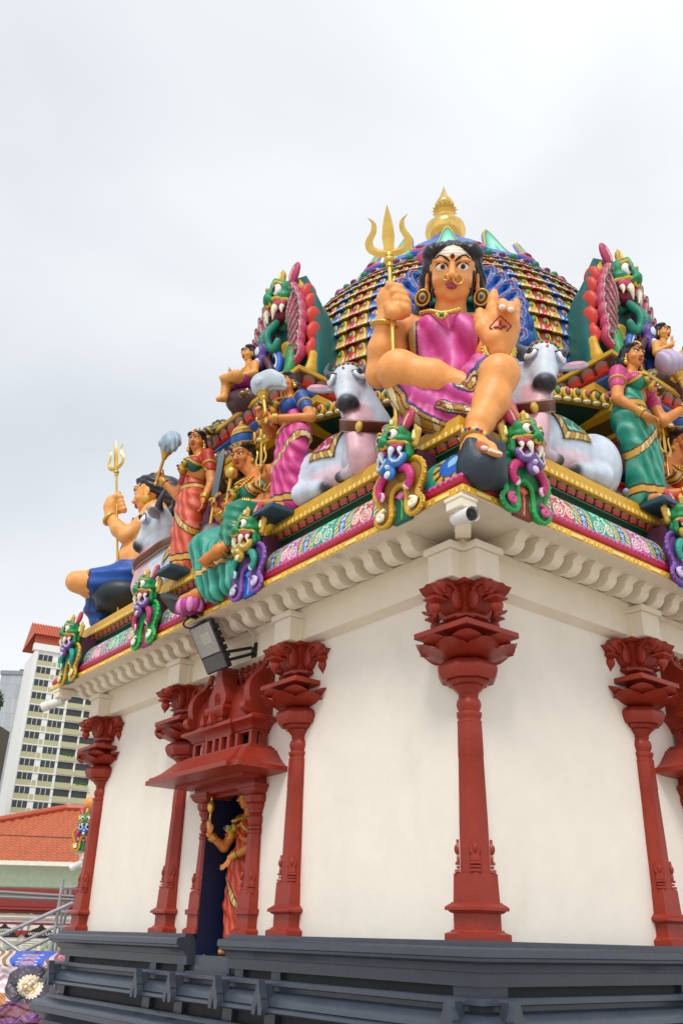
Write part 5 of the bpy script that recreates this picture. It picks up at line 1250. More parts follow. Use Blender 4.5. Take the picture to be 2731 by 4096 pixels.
    for s in (-1, 1):
        cz = MZ+.005*S
        e = part('eye', tint(ball((s*.066*S*1.08, -.176*S+.06, cz), np.array([.046, .03, .043])*S, 16, 12), 'f4f1ea'), MV, t, smooth=180)
        part('pupil', join(tint(ball((s*.062*S*1.08, -.203*S+.06, cz), np.array([.023, .008, .024])*S, 12, 8), '2a3a5a'), tint(ball((s*.061*S*1.08, -.209*S+.06, cz), np.array([.014, .005, .015])*S, 10, 6), '050505')), MV, e, smooth=180)
        fv = fang(s); v = np.asarray(fv[0])*S; v[:, 2] += MZ-.60*S; v[:, 1] += .06; part('fangs', (v, fv[1], fv[2]), MV, t, smooth=60)
    t.scale = sc
    return t
gable('green lion gable with red scalloped rim left of the dome', (-2.90, .18, 5.25), 0, {})
gable('green lion gable with red scalloped rim right of the dome', (-.18, 2.90, 5.25), pi/2, {})
gq = DC+np.array([.7071, -.7071, 0])*2.62
gable('blue plumed gable on the dome behind the great seated figure', (gq[0], gq[1], 5.20), pi/4, {'plA': '2a62c4', 'plB': '6aa8ea', 'plC': 'b83a7a', 'rim': '2a5ab8', 'gold': '2a62c4', 'fan': 'c86a7a'}, (1.12, 1., .98))
# small seated figures in front of the gables
def small_figure(label, loc, rot, mir):
    t = thing('small_seated_figure', label, 'statue', loc, 'small figures in the gables'); t.rotation_euler = (0, 0, rot); BASES[t.name] = (0, 0, 0)
    if 'geo' not in small_figure.__dict__:
        sk = 'dc9a4c'; S = Sculpt(.0085)
        S.ell((0, 0, .30), (.115, .085, .14), None, sk, .03); S.cap((-.10, 0, .40), (.10, 0, .40), .05, .05, sk, .03); S.cap((0, 0, .40), (0, -.015, .50), .042, .04, sk, .02); S.ell((0, 0, .17), (.12, .10, .09), None, sk, .03)
        S.chain([(-.12, 0, .40), (-.19, -.03, .25), (-.12, -.16, .30)], [.045, .038, .027], sk, .02); hand_prims(S, (-.12, -.165, .31), (0, -.1, 1), (0, -1, .1), .06, sk, (.05, .05, .05, .05))
        S.chain([(.12, 0, .40), (.18, -.04, .24), (.12, -.17, .17)], [.045, .038, .027], sk, .02); hand_prims(S, (.12, -.18, .165), (-.5, -.6, -.2), (0, 0, -1), .06, sk, (.3, .3, .3, .3), tsign=-1)
        S.chain([(-.06, -.03, .15), (-.05, -.22, .16), (-.05, -.24, -.04), (-.05, -.30, -.08)], [.075, .06, .042, .03], sk, .02)
        S.chain([(.06, -.03, .15), (.13, -.22, .15), (-.02, -.27, .17), (-.09, -.27, .22)], [.075, .06, .045, .028], sk, .02)
        g1 = S.build(blur=1)
        S = Sculpt(.009); S.ell((0, .005, .16), (.135, .115, .095), None, '8a1f6a', .03); S.chain([(-.06, -.03, .15), (-.055, -.13, .155)], [.085, .078], '8a1f6a', .02); S.chain([(.06, -.03, .15), (.10, -.13, .152)], [.085, .078], '8a1f6a', .02); g2 = S.build()
        S = Sculpt(.02); S.ell((0, -.02, -.03), (.20, .20, .12), None, '4a2c3a', .04); S.ell((.1, .0, -.08), (.18, .2, .12), None, '4a2c3a', .04); g3 = S.build()
        R = np.stack([[1., 0, 0], [0, -1., 0], [0, 0, 1.]], 1)@rotx(-.12); c = np.array([0, -.02, .585]); S = Sculpt(.005); h = head_prims(S, c, R, .20, sk); g4 = S.build(); hv = hair_cap(h, R, .20, True, .006)
        small_figure.geo = (g1, g2, g3, g4, hv, h, R)
    g1, g2, g3, g4, hv, h, R = small_figure.geo
    part('body', g1, MV, t, smooth=180); part('loincloth', g2, MV, t, smooth=180); part('rock', g3, MV, t, smooth=180)
    hd = part('head', g4, MV, t, smooth=180); face_parts(hd, h, R, .20); part('hair', (hv[0], hv[1]), HAIR, hd, smooth=180)
    part('necklace', join(*[ball(p, .010, 6, 5) for p in bez([(-.06, -.05, .43), (0, -.10, .33), (.06, -.05, .43)], 12)]), GOLD, t, smooth=180)
    t.scale = (mir*1.08, 1.08, 1.08)
    return t
HAIR = mat('black_hair_paint', (.012, .014, .022), .35)
# ================================================================== standing attendants
def hair_cap(h, R, s, long=True, vox=.008, col='10131c', bun=False):
    S = Sculpt(vox)
    S.ell(h(0, -.10, .18), np.array([.40, .42, .37])*s, R, col, .04*s)
    for q in (-1, 1): S.ell(h(q*.19, .05, .33), np.array([.22, .29, .15])*s, R, col, .05*s)
    if long:
        S.chain([h(0, -.36, .05), h(0, -.44, -.4), h(0, -.46, -.9)], [.30*s, .30*s, .18*s], col, .06*s)
        for q in (-1, 1): S.chain([h(q*.33, -.05, .1), h(q*.36, -.16, -.25), h(q*.34, -.28, -.6)], [.09*s, .12*s, .14*s], col, .06*s)
    if bun: S.ell(h(0, -.30, .42), .26*s, None, col, .05*s)
    S.ell(h(0, .42, .03), np.array([.33, .34, .36])*s, R, col, .05*s, 's')
    return S.build()
HAIR = mat('black_hair_paint', (.012, .014, .022), .35)
def necklaces(t, fr, P, c, w, drop, z0, pend=True):
    """beaded necklaces hanging over the chest: P(u,d,z) figure space"""
    for k, (ww, dr) in enumerate(((w, drop*.35), (w*1.15, drop))):
        pts = bez([P(c-ww, .06, z0), P(c-ww*.6, .15, z0-dr*.6), P(c, .19, z0-dr), P(c+ww*.6, .15, z0-dr*.6), P(c+ww, .06, z0)], 24)
        o = part('necklace', join(*[ball(p, .015 if k else .012, 7, 5) for p in pts]), GOLD, t, smooth=180)
        if k and pend: part('pendant', join(*[tint(ball(P(c+x, .205, z0-dr+y), q, 8, 6), cc) for x, y, q, cc in ((0, -.03, .045, 'c99a2a'), (-.05, .03, .032, 'c99a2a'), (.05, .03, .032, 'c99a2a'))]+[tint(ball(P(c+x, .235, z0-dr+y), q, 8, 6), cc) for x, y, q, cc in ((0, -.03, .024, 'b02a20'), (-.05, .03, .016, '2a5aa0'), (.05, .03, .016, '1f8a5a'))]), MV, o, smooth=180)
def standing(name, label, fr, u0, d0, zb, H, sway, yaw, arms, skirt, blouse, drape, gold='c99a3a', skin='d98a45', headyaw=0., pitch=.12, hairlong=True, group='attendant statues standing on the ledge', whisk=None, hemgold=True, vox=.0095, base=True, tilt=0., crown=False):
    """arms: for 'l' (viewer's left) and 'r': (elbow, wrist, fingerdir, palm, curls) in (u, d, z) fractions of H from the feet"""
    P = lambda u, d, z: fr.p0*np.array([1, 1, 0])+fr.r*(u0+u)+fr.n*(d0+d)+fr.z*(zb+z)
    Q = lambda a: P(a[0]*H, a[1]*H, a[2]*H)
    t = thing(name, label, 'statue', tuple(P(0, 0, 0)), group)
    B = fr.R(yaw)
    sw = sway*H; hipx, chx = sw, -sw*.3
    S = Sculpt(vox)
    S.ell(P(chx, .0, .735*H), np.array([.105, .07, .10])*H, B, skin, .03); S.cap(P(chx*.2+hipx*.5, 0, .64*H), P(chx, 0, .72*H), .062*H, .075*H, skin, .03)
    S.cap(P(chx-.10*H, -.005, .805*H), P(chx+.10*H, -.005, .805*H), .038*H, .038*H, skin, .03)
    S.cap(P(chx, .005*H, .81*H), P(chx+.0*H, .02*H, .88*H), .036*H, .034*H, skin, .02)
    sh = {'l': P(chx-.115*H, 0, .795*H), 'r': P(chx+.115*H, 0, .795*H)}
    for k in 'lr':
        el, wr, fd, pm, curls = arms[k]; el = Q(el); wr = Q(wr)
        fdv = fr.r*fd[0]+fr.n*fd[1]+fr.z*fd[2]; pmv = fr.r*pm[0]+fr.n*pm[1]+fr.z*pm[2]
        S.chain([sh[k], el], [.036*H, .031*H], skin, .02); S.chain([el, wr], [.031*H, .021*H], skin, .02)
        hand_prims(S, wr, fdv, pmv, .056*H, skin, curls, tsign=1 if k == 'l' else -1)
        nn = (el-wr)/np.linalg.norm(el-wr); bangle(t, wr+nn*.028*H, nn, .028*H, .006*H, 3)
        up = (sh[k]-el)/np.linalg.norm(sh[k]-el); part('armlet', tint(tube(ringpts(sh[k]-up*.075*H, up, .040*H), .010*H, 6, closed=True), gold), MV, t, smooth=180)
    S.chain([P(hipx*.5, 0, .64*H), P(hipx*.8, 0, .45*H)], [.05*H, .05*H], skin, .02)
    for q in (-1, 1): S.chain([P(hipx*.8, 0, .45*H), P(hipx*.2+q*.05*H, .02*H, .05*H), P(hipx*.2+q*.05*H, .06*H, .02*H), P(hipx*.2+q*.055*H, .11*H, .014*H)], [.04*H, .03*H, .028*H, .02*H], skin, .02)
    V, F, C = S.build(blur=1); part('body', (V, F, C), MV, t, smooth=180)
    # head
    s = .152*H; Rh = fr.R(yaw+headyaw, pitch, tilt); c = P(chx+.0, .035*H, .935*H)
    S = Sculpt(max(.0055, vox*.6)); h = head_prims(S, c, Rh, s, skin); S.cap(h(0, -.03, -.3), P(chx, .01*H, .84*H), .20*s, .22*s, skin, .1*s)
    V, F, C = S.build(); hd = part('head', (V, F, C), MV, t, smooth=180)
    face_parts(hd, h, Rh, s, bindi='8a1020')
    hv = hair_cap(h, Rh, s, hairlong, max(.007, vox*.75)); part('hair', (hv[0], hv[1]), HAIR, hd, smooth=180)
    part('hair_jewel', join(*[ball(h(0, y, z), .05*s, 7, 5) for y, z in ((.36, .33), (.33, .42), (.25, .50), (.15, .56))]), GOLD, hd, smooth=180)
    if crown: part('crown', xf(lathe([(.40*s, 0), (.43*s, .08*s), (.38*s, .2*s), (.36*s, .24*s), (.37*s, .36*s), (.26*s, .5*s), (.27*s, .55*s), (.12*s, .72*s), (.01*s, .86*s)], n=20), Rh, h(0, -.02, .33)), GOLD, hd, smooth=40)
    for q in (-1, 1): part('earring', join(ball(h(q*.38, .02, -.24), .07*s, 8, 6), ball(h(q*.38, .02, -.36), .09*s, 8, 6)), GOLD, hd, smooth=180)
    # blouse
    S = Sculpt(vox)
    S.ell(P(chx, .008, .745*H), np.array([.112, .075, .075])*H, B, blouse, .03)
    S.cap(P(chx-.105*H, -.004, .80*H), P(chx+.105*H, -.004, .80*H), .043*H, .043*H, blouse, .03)
    for q in (-1, 1): S.ell(P(chx+q*.052*H, .06*H, .735*H), np.array([.055, .05, .055])*H, B, blouse, .03)
    for k in 'lr':
        el = Q(arms[k][0]); S.cap(sh[k], sh[k]+(el-sh[k])*.55, .043*H, .040*H, blouse, .025)
    S.cap(P(chx, .02*H, .88*H), P(chx, .03*H, .80*H), .05*H, .07*H, blouse, .02, 's')
    V, F, C = S.build()
    loc = (V-P(0, 0, 0)); uu, dd_, zz_ = loc@fr.r/H, loc@fr.n/H, loc[:, 2]/H
    # drape of the sari crosses the chest
    li = (uu-chx/H)*drape[1]+.0; band = np.abs(li+(zz_-.76)*1.0)
    C[band < .05] = lin(drape[0]); C[np.abs(band-.052) < .014] = lin(gold); C[np.abs(band-.040) < .004] = lin('7a2a18')
    part('blouse', (V, F, C), MV, t, smooth=180)
    # sari skirt with folds; drawn narrow at the ankles
    S = Sculpt(vox)
    def fold(X, Y, Z, q=None):
        u_ = (X-P(0, 0, 0)[0])*fr.r[0]+(Y-P(0, 0, 0)[1])*fr.r[1]; zl = (Z-zb)/H
        low = np.clip(1-zl/.35, 0, 1); return .010*np.sin(u_*70+zl*4)*low+.006*np.sin(zl*75+u_*26)*(1-low)
    S.ell(P(hipx, .0, .53*H), np.array([.108, .085, .10])*H, B, skirt, .04, disp=fold)
    S.cap(P(hipx*.9, 0, .60*H), P(hipx*.6, 0, .66*H), .085*H, .072*H, skirt, .04, disp=fold)
    for q in (-1, 1): S.chain([P(hipx+q*.045*H, .01*H, .50*H), P(hipx*.7+q*.045*H, .035*H, .28*H), P(hipx*.3+q*.05*H, .01*H, .05*H)], [.085*H, .066*H, .072*H], skirt, .05, disp=fold)
    S.cap(P(hipx*.6, .04*H, .46*H), P(hipx*.2, .055*H, .05*H), .05*H, .06*H, skirt, .05, disp=fold)
    V, F, C = S.build(); loc = (V-P(0, 0, 0)); uu, dd_, zz_ = loc@fr.r/H, loc@fr.n/H, loc[:, 2]/H
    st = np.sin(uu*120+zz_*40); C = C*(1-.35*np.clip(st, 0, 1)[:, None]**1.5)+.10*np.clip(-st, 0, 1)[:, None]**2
    if hemgold: C[(zz_ > .045) & (zz_ < .085)] = lin(gold); C[np.abs(zz_-.045) < .005] = lin('7a2a18'); C[np.abs(zz_-.088) < .005] = lin('7a2a18')
    dg = np.abs((zz_-.36)+drape[1]*.9*(uu-hipx/H)*1.1); m = dg < .022; C[m] = lin(gold); C[m & (np.abs((uu*30) % 1-.5) < .2)] = lin('e3cf98'); C[np.abs(dg-.024) < .004] = lin('6a2010')
    m = np.abs(zz_-.585) < .016; C[m] = lin(gold); C[np.abs(np.abs(zz_-.585)-.018) < .004] = lin('6a2010')
    part('skirt', (V, F, C), MV, t, smooth=180)
    necklaces(t, fr, P, chx, .05*H, .10*H, .81*H)
    if base: part('plinth_slab', prism([(0, 0), (0, 0)], 'z', 0, 1) if False else xf(bevbox(-.16, .16, -.22, .16, -.05, 0, .008), None if fr.n[1] < -.5 else rotz(pi/2), P(hipx*.3, .06, -.002)), paint('2f5266'), t)
    if whisk:
        a, b = Q(whisk[0]), Q(whisk[1]); ax = (b-a)/np.linalg.norm(b-a); L = np.linalg.norm(b-a)
        w = thing('fly_whisk', whisk[2], 'whisk', tuple(a), 'fly whisks')
        part('handle', join(tube([a-ax*.10*H*.5, b], [.016, .02], 10), ball(b, .035, 10, 8), tube([b, b+ax*.05], [.03, .062], 12), tube([b+ax*.05, b+ax*.07], [.068, .06], 12), ball(a-ax*.05*H, .024, 8, 6)), GOLD, w, smooth=50)
        S = Sculpt(.008); cc = b+ax*.15; side = whisk[3]; sd = fr.r*side[0]+fr.n*side[1]+fr.z*side[2]
        e1 = np.cross(ax, sd); e1 /= np.linalg.norm(e1)
        def wv(X, Y, Z, q=None): return .007*np.sin(((X-cc[0])*e1[0]+(Y-cc[1])*e1[1]+(Z-cc[2])*e1[2])*120+((X-cc[0])*ax[0]+(Y-cc[1])*ax[1]+(Z-cc[2])*ax[2])*26)
        S.ell(cc, .105, None, whisk[4], .05, disp=wv); S.chain([cc+ax*.03, cc+ax*.04+sd*.14, cc-ax*.02+sd*.26, cc-ax*.10+sd*.34], [.09, .085, .065, .03], whisk[4], .05, disp=wv)
        part('hair_tuft', S.build(), MVM, w, smooth=180)
    return t
FL = Frame((0, -1), (0, 0, 0)); FR = Frame((1, 0), (0, 0, 0))
standing('standing_attendant', 'standing woman in pink sari and blue blouse holding a pale fly whisk before her face', FL, -1.79, .42, LZ+.0, 1.54, .055, .15,
  {'l': ((-.17, .04, .63), (-.07, .19, .66), (.3, .35, .9), (.3, .7, -.3), (.75, .8, .8, .8)), 'r': ((.20, -.01, .60), (.03, .17, .60), (-.5, .3, .75), (-.3, .8, .3), (.8, .85, .85, .85))},
  'd02f84', '1f4f9c', ('a81c4a', -1), headyaw=.0, tilt=-.2, whisk=((.0, .19, .63), (-.02, .20, .76), 'pale grey fly whisk held by the woman in pink', (.55, -.3, .1), 'b9c6cf'))
standing('standing_attendant', 'standing woman in orange red sari beside the green clad seated figure', FL, -3.62, .42, LZ, 1.70, -.02, .3,
  {'l': ((-.20, .03, .61), (-.27, .13, .73), (-.2, .3, .9), (.3, .7, -.2), (.8, .8, .8, .8)), 'r': ((.17, -.02, .58), (.18, .03, .43), (.05, .1, -1), (-.3, .8, .2), (.15, .15, .2, .25))},
  'd2502c', 'b03020', ('0f6a52', 1), headyaw=.3, whisk=((-.27, .155, .74), (-.20, .16, .86), 'blue grey fly whisk held by the woman in red', (.8, .1, -.2), '9fb4c4'))
standing('standing_attendant', 'standing woman in green sari and pink blouse near the right picture edge', FR, 1.92, .42, LZ, 1.74, -.04, -.05,
  {'l': ((-.17, .02, .59), (-.10, .12, .47), (.75, .35, -.35), (-.2, .3, -.9), (.2, .2, .25, .3)), 'r': ((.14, .08, .55), (.27, .16, .66), (.1, .3, .9), (-.2, .8, .2), (.8, .85, .85, .85))},
  '0f8a70', 'c03a7a', ('0f8a70', -1), headyaw=-.1, whisk=((.275, .18, .66), (.20, .18, .80), 'mauve and white fly whisk held by the woman in green', (.1, -.4, .35), 'bdb0cc'))
standing('standing_attendant', 'half hidden attendant in green blouse raising one arm behind the seated green figure', FL, -3.80, .02, LZ, 1.86, .02, .3,
  {'l': ((-.20, .03, .93), (-.26, .06, 1.12), (-.2, .1, 1), (0, 1, 0), (.8, .8, .8, .8)), 'r': ((.17, -.02, .60), (.15, .05, .47), (.05, .1, -1), (-.3, .8, .2), (.2, .2, .2, .2))},
  'b8408a', '0f6a52', ('b8408a', 1), base=False)
# ================================================================== cross-legged seated figure with cobra canopy (left and right faces)
def seated(label, fr, u0, mir, c1, c1b, blouse, crown, skin, clabel):
    """all positions (u,d,z) with u measured from the bay centre; mir=-1 mirrors for the right face"""
    P = lambda u, d, z: fr.P(u0+u*mir, d, z)
    t = thing('seated_deity', label, 'statue', tuple(P(0, .2, LZ)), 'seated figures under cobra hoods')
    B = fr.R(.2*mir)
    S = Sculpt(.0095)
    S.ell(P(.12, .24, 4.12), (.19, .13, .18), B, skin, .04); S.cap(P(-.07, .25, 4.27), P(.32, .22, 4.27), .07, .07, skin, .04); S.cap(P(.12, .25, 4.26), P(.08, .33, 4.45), .072, .068, skin, .03)
    S.cap(P(.15, .20, 4.02), P(.24, .16, 3.80), .14, .17, skin, .04)
    # four arms: upper right (trident), lower right (bowl), left with sword and mace
    S.chain([P(.36, .20, 4.26), P(.56, .22, 3.96), P(.56, .40, 4.04)], [.066, .058, .042], skin, .03)
    hand_prims(S, P(.56, .41, 4.06), fr.z*.9+fr.n*.2, fr.n, .092, skin, (.5, .85, .85, .3), tsign=-1)
    S.chain([P(.36, .20, 4.22), P(.62, .36, 3.80), P(.45, .60, 3.86)], [.066, .058, .042], skin, .03)
    hand_prims(S, P(.43, .61, 3.865), -fr.r*mir*.8+fr.n*.3+fr.z*.1, fr.z*.9+fr.n*.3, .092, skin, (.4, .4, .4, .4), tsign=1)
    S.chain([P(-.10, .24, 4.22), P(-.16, .38, 3.86), P(-.14, .52, 4.0)], [.064, .056, .042], skin, .03)
    hand_prims(S, P(-.14, .53, 4.01), fr.z*.9+fr.n*.3, fr.n*.8-fr.r*.3, .092, skin, (.8, .85, .85, .85), tsign=1)
    S.chain([P(-.10, .22, 4.2), P(-.14, .26, 3.88), P(-.02, .44, 3.96)], [.06, .054, .04], skin, .03)
    hand_prims(S, P(-.02, .45, 3.97), fr.z*.9+fr.n*.3, fr.n*.8+fr.r*.3, .088, skin, (.8, .85, .85, .85), tsign=-1)
    # crossed foot and foot on the lotus
    S.chain([P(.52, .70, 3.42), P(.46, .80, 3.34), P(.30, .84, 3.30)], [.055, .062, .05], skin, .03)
    for i in range(5): S.chain([P(.30, .85-.03*i, 3.325-.022*i), P(.225, .86-.03*i, 3.31-.022*i)], [.022, .018], skin, .01)
    S.chain([P(.02, .62, 3.10), P(-.02, .72, 3.045), P(-.14, .80, 3.03)], [.055, .06, .045], skin, .03)
    V, F, C = S.build(blur=1); part('body', (V, F, C), MV, t, smooth=180)
    s = .30; Rh = fr.R(.35*mir, .2, 0); c = P(.04, .38, 4.58)
    S = Sculpt(.006); h = head_prims(S, c, Rh, s, skin, 'a03038', jaw=1.08, wx=1.06); S.cap(h(0, -.03, -.3), P(.12, .26, 4.34), .22*s, .26*s, skin, .1*s)
    V, F, C = S.build(); L = (V-c)@Rh/s; fo = (L[:, 2] > .21) & (L[:, 2] < .36) & (L[:, 1] > .12) & (np.abs((L[:, 2]*20) % 1-.5) < .28); C[fo] = lin('e8dccc')
    hd = part('head', (V, F, C), MV, t, smooth=180); face_parts(hd, h, Rh, s)
    hv = hair_cap(h, Rh, s, True, .0075); part('hair', (hv[0], hv[1]), HAIR, hd, smooth=180)
    up = Rh[:, 2]; b = h(0, -.02, .36); q_ = np.stack([Rh[:, 0], Rh[:, 1]*1., up], 1)
    cr = part('crown', xf(lathe([(.40*s, 0), (.44*s, .02), (.45*s, .12*s), (.41*s, .16*s), (.37*s, .18*s)], n=24), q_, b), GOLD, hd, smooth=40)
    part('crown_dome', xf(lathe([(.38*s, .17*s), (.40*s, .30*s), (.36*s, .50*s)], n=24), q_, b), paint(crown), cr, smooth=60)
    part('crown_top', xf(lathe([(.39*s, .50*s), (.40*s, .56*s), (.34*s, .60*s), (.36*s, .66*s), (.28*s, .76*s), (.16*s, .86*s), (.08*s, .90*s), (.09*s, .96*s), (.01*s, 1.06*s)], n=24), q_, b), GOLD, cr, smooth=40)
    part('crown_gems', join(*[tint(ball(b+q_@np.array([.45*s*cos(a), .45*s*sin(a), .09*s]), .045*s, 7, 5), ['b02a20', '1f8a5a'][i % 2]) for i, a in enumerate(np.linspace(0, 2*pi, 14, endpoint=False))]), MV, cr, smooth=180)
    for q in (-1, 1): part('earring', tint(join(ball(h(q*.40, .03, -.30), np.array([.06, .10, .13])*s, 10, 8, Rh), ball(h(q*.44, .05, -.30), .06*s, 8, 6))[:2], 'c99a2a'), MV, hd, smooth=180)
    # blouse and drape
    S = Sculpt(.009)
    S.ell(P(.12, .25, 4.13), (.21, .145, .15), B, c1, .04); S.cap(P(-.06, .24, 4.26), P(.34, .21, 4.26), .077, .077, c1, .04)
    S.ell(P(.03, .37, 4.10), (.10, .09, .10), B, c1, .04); S.ell(P(.20, .36, 4.10), (.10, .09, .10), B, c1, .04)
    S.cap(P(.35, .20, 4.26), P(.46, .215, 4.08), .075, .068, blouse, .02); S.cap(P(.36, .20, 4.22), P(.48, .27, 4.02), .075, .068, blouse, .02)
    S.cap(P(.10, .32, 4.42), P(.10, .34, 4.28), .085, .11, c1, .02, 's')
    V, F, C = S.build(); u_ = ((V-P(0, 0, 0))@fr.r)*mir; bnd = np.abs((u_-.22)*1.0+(V[:, 2]-4.15)*.55); C[bnd < .045] = lin('c9a04a'); C[np.abs(bnd-.047) < .008] = lin('7a2a18'); C[np.abs(bnd-.02) < .006] = lin('8a3a1a')
    part('blouse', (V, F, C), MV, t, smooth=180)
    # skirt: raised crossed knee, hanging front with pleats
    S = Sculpt(.010)
    def pl(X, Y, Z, q=None):
        a = ((X-P(0, 0, 0)[0])*fr.r[0]+(Y-P(0, 0, 0)[1])*fr.r[1])*mir; return .013*np.sin(a*62+(Z-3)*10)*np.clip((3.5-Z)/.25, 0, 1)
    def wr(X, Y, Z, q=None): return .006*np.sin(Z*60+X*22)
    S.ell(P(.26, .16, 3.72), (.26, .24, .2), B, c1, .05, disp=wr)
    S.chain([P(.45, .25, 3.74), P(.47, .62, 3.72)], [.17, .135], c1, .05, disp=wr); S.chain([P(.47, .62, 3.72), P(.48, .68, 3.52), P(.53, .72, 3.42)], [.14, .12, .08], c1, .04, disp=wr)
    S.chain([P(.25, .25, 3.68), P(-.02, .66, 3.56)], [.18, .14], c1b, .05); S.ell(P(-.04, .68, 3.53), .145, None, c1b, .04)
    S.chain([P(-.02, .68, 3.52), P(.08, .66, 3.20), P(.10, .66, 3.08)], [.145, .12, .10], c1b, .06, disp=pl)
    S.chain([P(.20, .60, 3.40), P(.24, .62, 3.16), P(.26, .66, 3.0)], [.17, .14, .10], c1b, .06, disp=pl); S.chain([P(.42, .50, 3.40), P(.46, .56, 3.16), P(.44, .62, 3.02)], [.16, .13, .10], c1b, .06, disp=pl)
    V, F, C = S.build(); u_ = ((V-P(0, 0, 0))@fr.r)*mir; zl = V[:, 2]-.10*np.abs(u_-.1)
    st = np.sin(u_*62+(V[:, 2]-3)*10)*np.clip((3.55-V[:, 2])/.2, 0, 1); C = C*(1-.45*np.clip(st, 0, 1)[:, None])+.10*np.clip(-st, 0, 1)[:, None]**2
    hem = np.abs(V[:, 2]-(3.06+.22*np.clip(u_-.1, 0, 1))) < .028; C[hem & (V[:, 2] < 3.3)] = lin('cfae62'); C[np.abs(np.abs(V[:, 2]-(3.06+.22*np.clip(u_-.1, 0, 1)))-.032) < .006] = lin('7a4a1a')
    part('skirt', (V, F, C), MV, t, smooth=180)
    necklaces(t, fr, lambda u, d, z: P(u, d+.28, z), .10, .10, .16, 4.28)
    for a, b_ in (((.56, .40, 4.04), (.56, .22, 3.96)), ((.45, .60, 3.86), (.62, .36, 3.80)), ((-.14, .52, 4.0), (-.16, .38, 3.86)), ((-.02, .44, 3.96), (-.14, .26, 3.88))):
        A_, B_ = P(*a), P(*b_); nn = (B_-A_)/np.linalg.norm(B_-A_); bangle(t, A_+nn*.05, nn, .05, .011, 4)
    part('anklet', tube(ringpts(P(.47, .76, 3.36), P(.3, .84, 3.3)-P(.52, .7, 3.42), .07), .014, 6, closed=True), GOLD, t, smooth=180)
    # lotus footrest
    pts = []
    for k in range(12):
        a = 2*pi*k/12; pts.append(tint(ball(P(-.10+.10*cos(a), .74+.10*sin(a), 2.955), (.045, .045, .075), 8, 6), ['b03a86', 'd88ac0'][k % 2]))
    part('lotus_footrest', join(tint(ball(P(-.10, .74, 2.95), (.13, .13, .075), 14, 8), '8a2a6a'), *pts), MV, t, smooth=180)
    # weapons
    def tri(nm, lb, p, q, sc): return trident(nm, lb, P(*p), P(*q), sc, fr)
    tri('small_trident', 'small gold trident in the hand of the seated figure '+clabel, (.54, .45, 4.02), (.50, .45, 4.56), .52)
    sw = thing('short_sword', 'grey short sword held upright by the seated figure '+clabel, 'sword', tuple(P(-.04, .54, 3.98)), 'swords')
    a, bb = P(-.15, .56, 4.16), P(-.10, .54, 4.72); part('blade', tube([a, a+(bb-a)*.8, bb], [.045, .045, .004], 4), paint('4a5a68'), sw, smooth=20); part('hilt', join(tube([P(-.17, .57, 3.86), P(-.15, .56, 4.16)], .018, 8), tube([P(-.24, .56, 4.16), P(-.06, .56, 4.17)], .02, 8)), GOLD, sw, smooth=50)
    mc = thing('mace', 'small gold mace held by the seated figure '+clabel, 'mace', tuple(P(.1, .45, 4.0)), 'maces')
    part('handle', tube([P(-.03, .49, 3.92), P(.02, .49, 4.34)], .02, 8), GOLD, mc, smooth=50); part('mace_head', ball(P(.025, .49, 4.38), .07, 10, 8), GOLD, mc, smooth=180)
    # cobra canopy
    for i, (u, z, du, tilt_) in enumerate(((-.38, 5.46, -.1, -.25), (-.06, 5.30, .12, .25), (-.76, 5.20, -.2, -.6), (.26, 5.0, .2, .6), (-.56, 4.72, -.22, -.8))):
        S = Sculpt(.012); b0 = P(-.05, -.02, 4.2); tip = P(u+du*.2, .30, z+.12); mid = P(u, .08, z-.05)
        Rc = fr.R(.75*mir, .30, tilt_*mir)
        def sc(X, Y, Z, q=None): return .004*np.sin(X*110)*np.sin(Z*110)
        S.ell(mid, (.22, .07, .30), Rc, '5a4018', .03, disp=sc); S.chain([b0, mid-fr.n*.03, mid+fr.z*.18-fr.n*.01, tip], [.10, .09, .08, .05], '5a4018', .04, disp=sc)
        S.ell(tip+fr.n*.05-fr.z*.02, (.06, .11, .05), fr.R(tilt_*mir*.6, .35), '6a4a1a', .03)
        V, F, C = S.build(); fwd = (V-mid)@Rc[:, 1]; lx = (V-mid)@Rc[:, 0]; lz = (V-mid)@Rc[:, 2]
        belly = (fwd > .03) & (np.abs(lx) < .06); C[belly] = lin('4f6a4a'); C[belly & (np.abs((lz*22) % 1-.5) < .15)] = lin('c9b060')
        spots = (np.sin(V[:, 0]*75)*np.sin(V[:, 2]*75+V[:, 1]*40) > .55) & ~belly; C[spots] = lin('d8c070')
        co = part('cobra_hood', (V, F, C), MV, t, smooth=180)
        for q in (-1, 1): part('cobra_eye', tint(ball(tip+fr.n*.08+fr.r*.05*q+fr.z*.02, .016, 8, 6), 'f0e8d0'), MV, co, smooth=180)
    return t
seated('seated goddess in green with blue and gold crown under a cobra hood', FL, -2.78, 1, '0c8062', '1f9a84', 'b0301c', '1a4f9c', 'd8823c', 'in green')
seated('partly visible seated goddess in orange with blue crown at the right picture edge', FR, 2.86, -1, 'c23a1c', 'c8461f', '0f6a52', '1a4f9c', 'd07a3a', 'in orange')
small_figure('small seated youth with black hair in front of the left lion gable', (-3.02, -.22, 5.40), 0, 1)
small_figure('small seated youth with raised palm in front of the right lion gable', (.22, 3.02, 5.40), pi/2, 1)
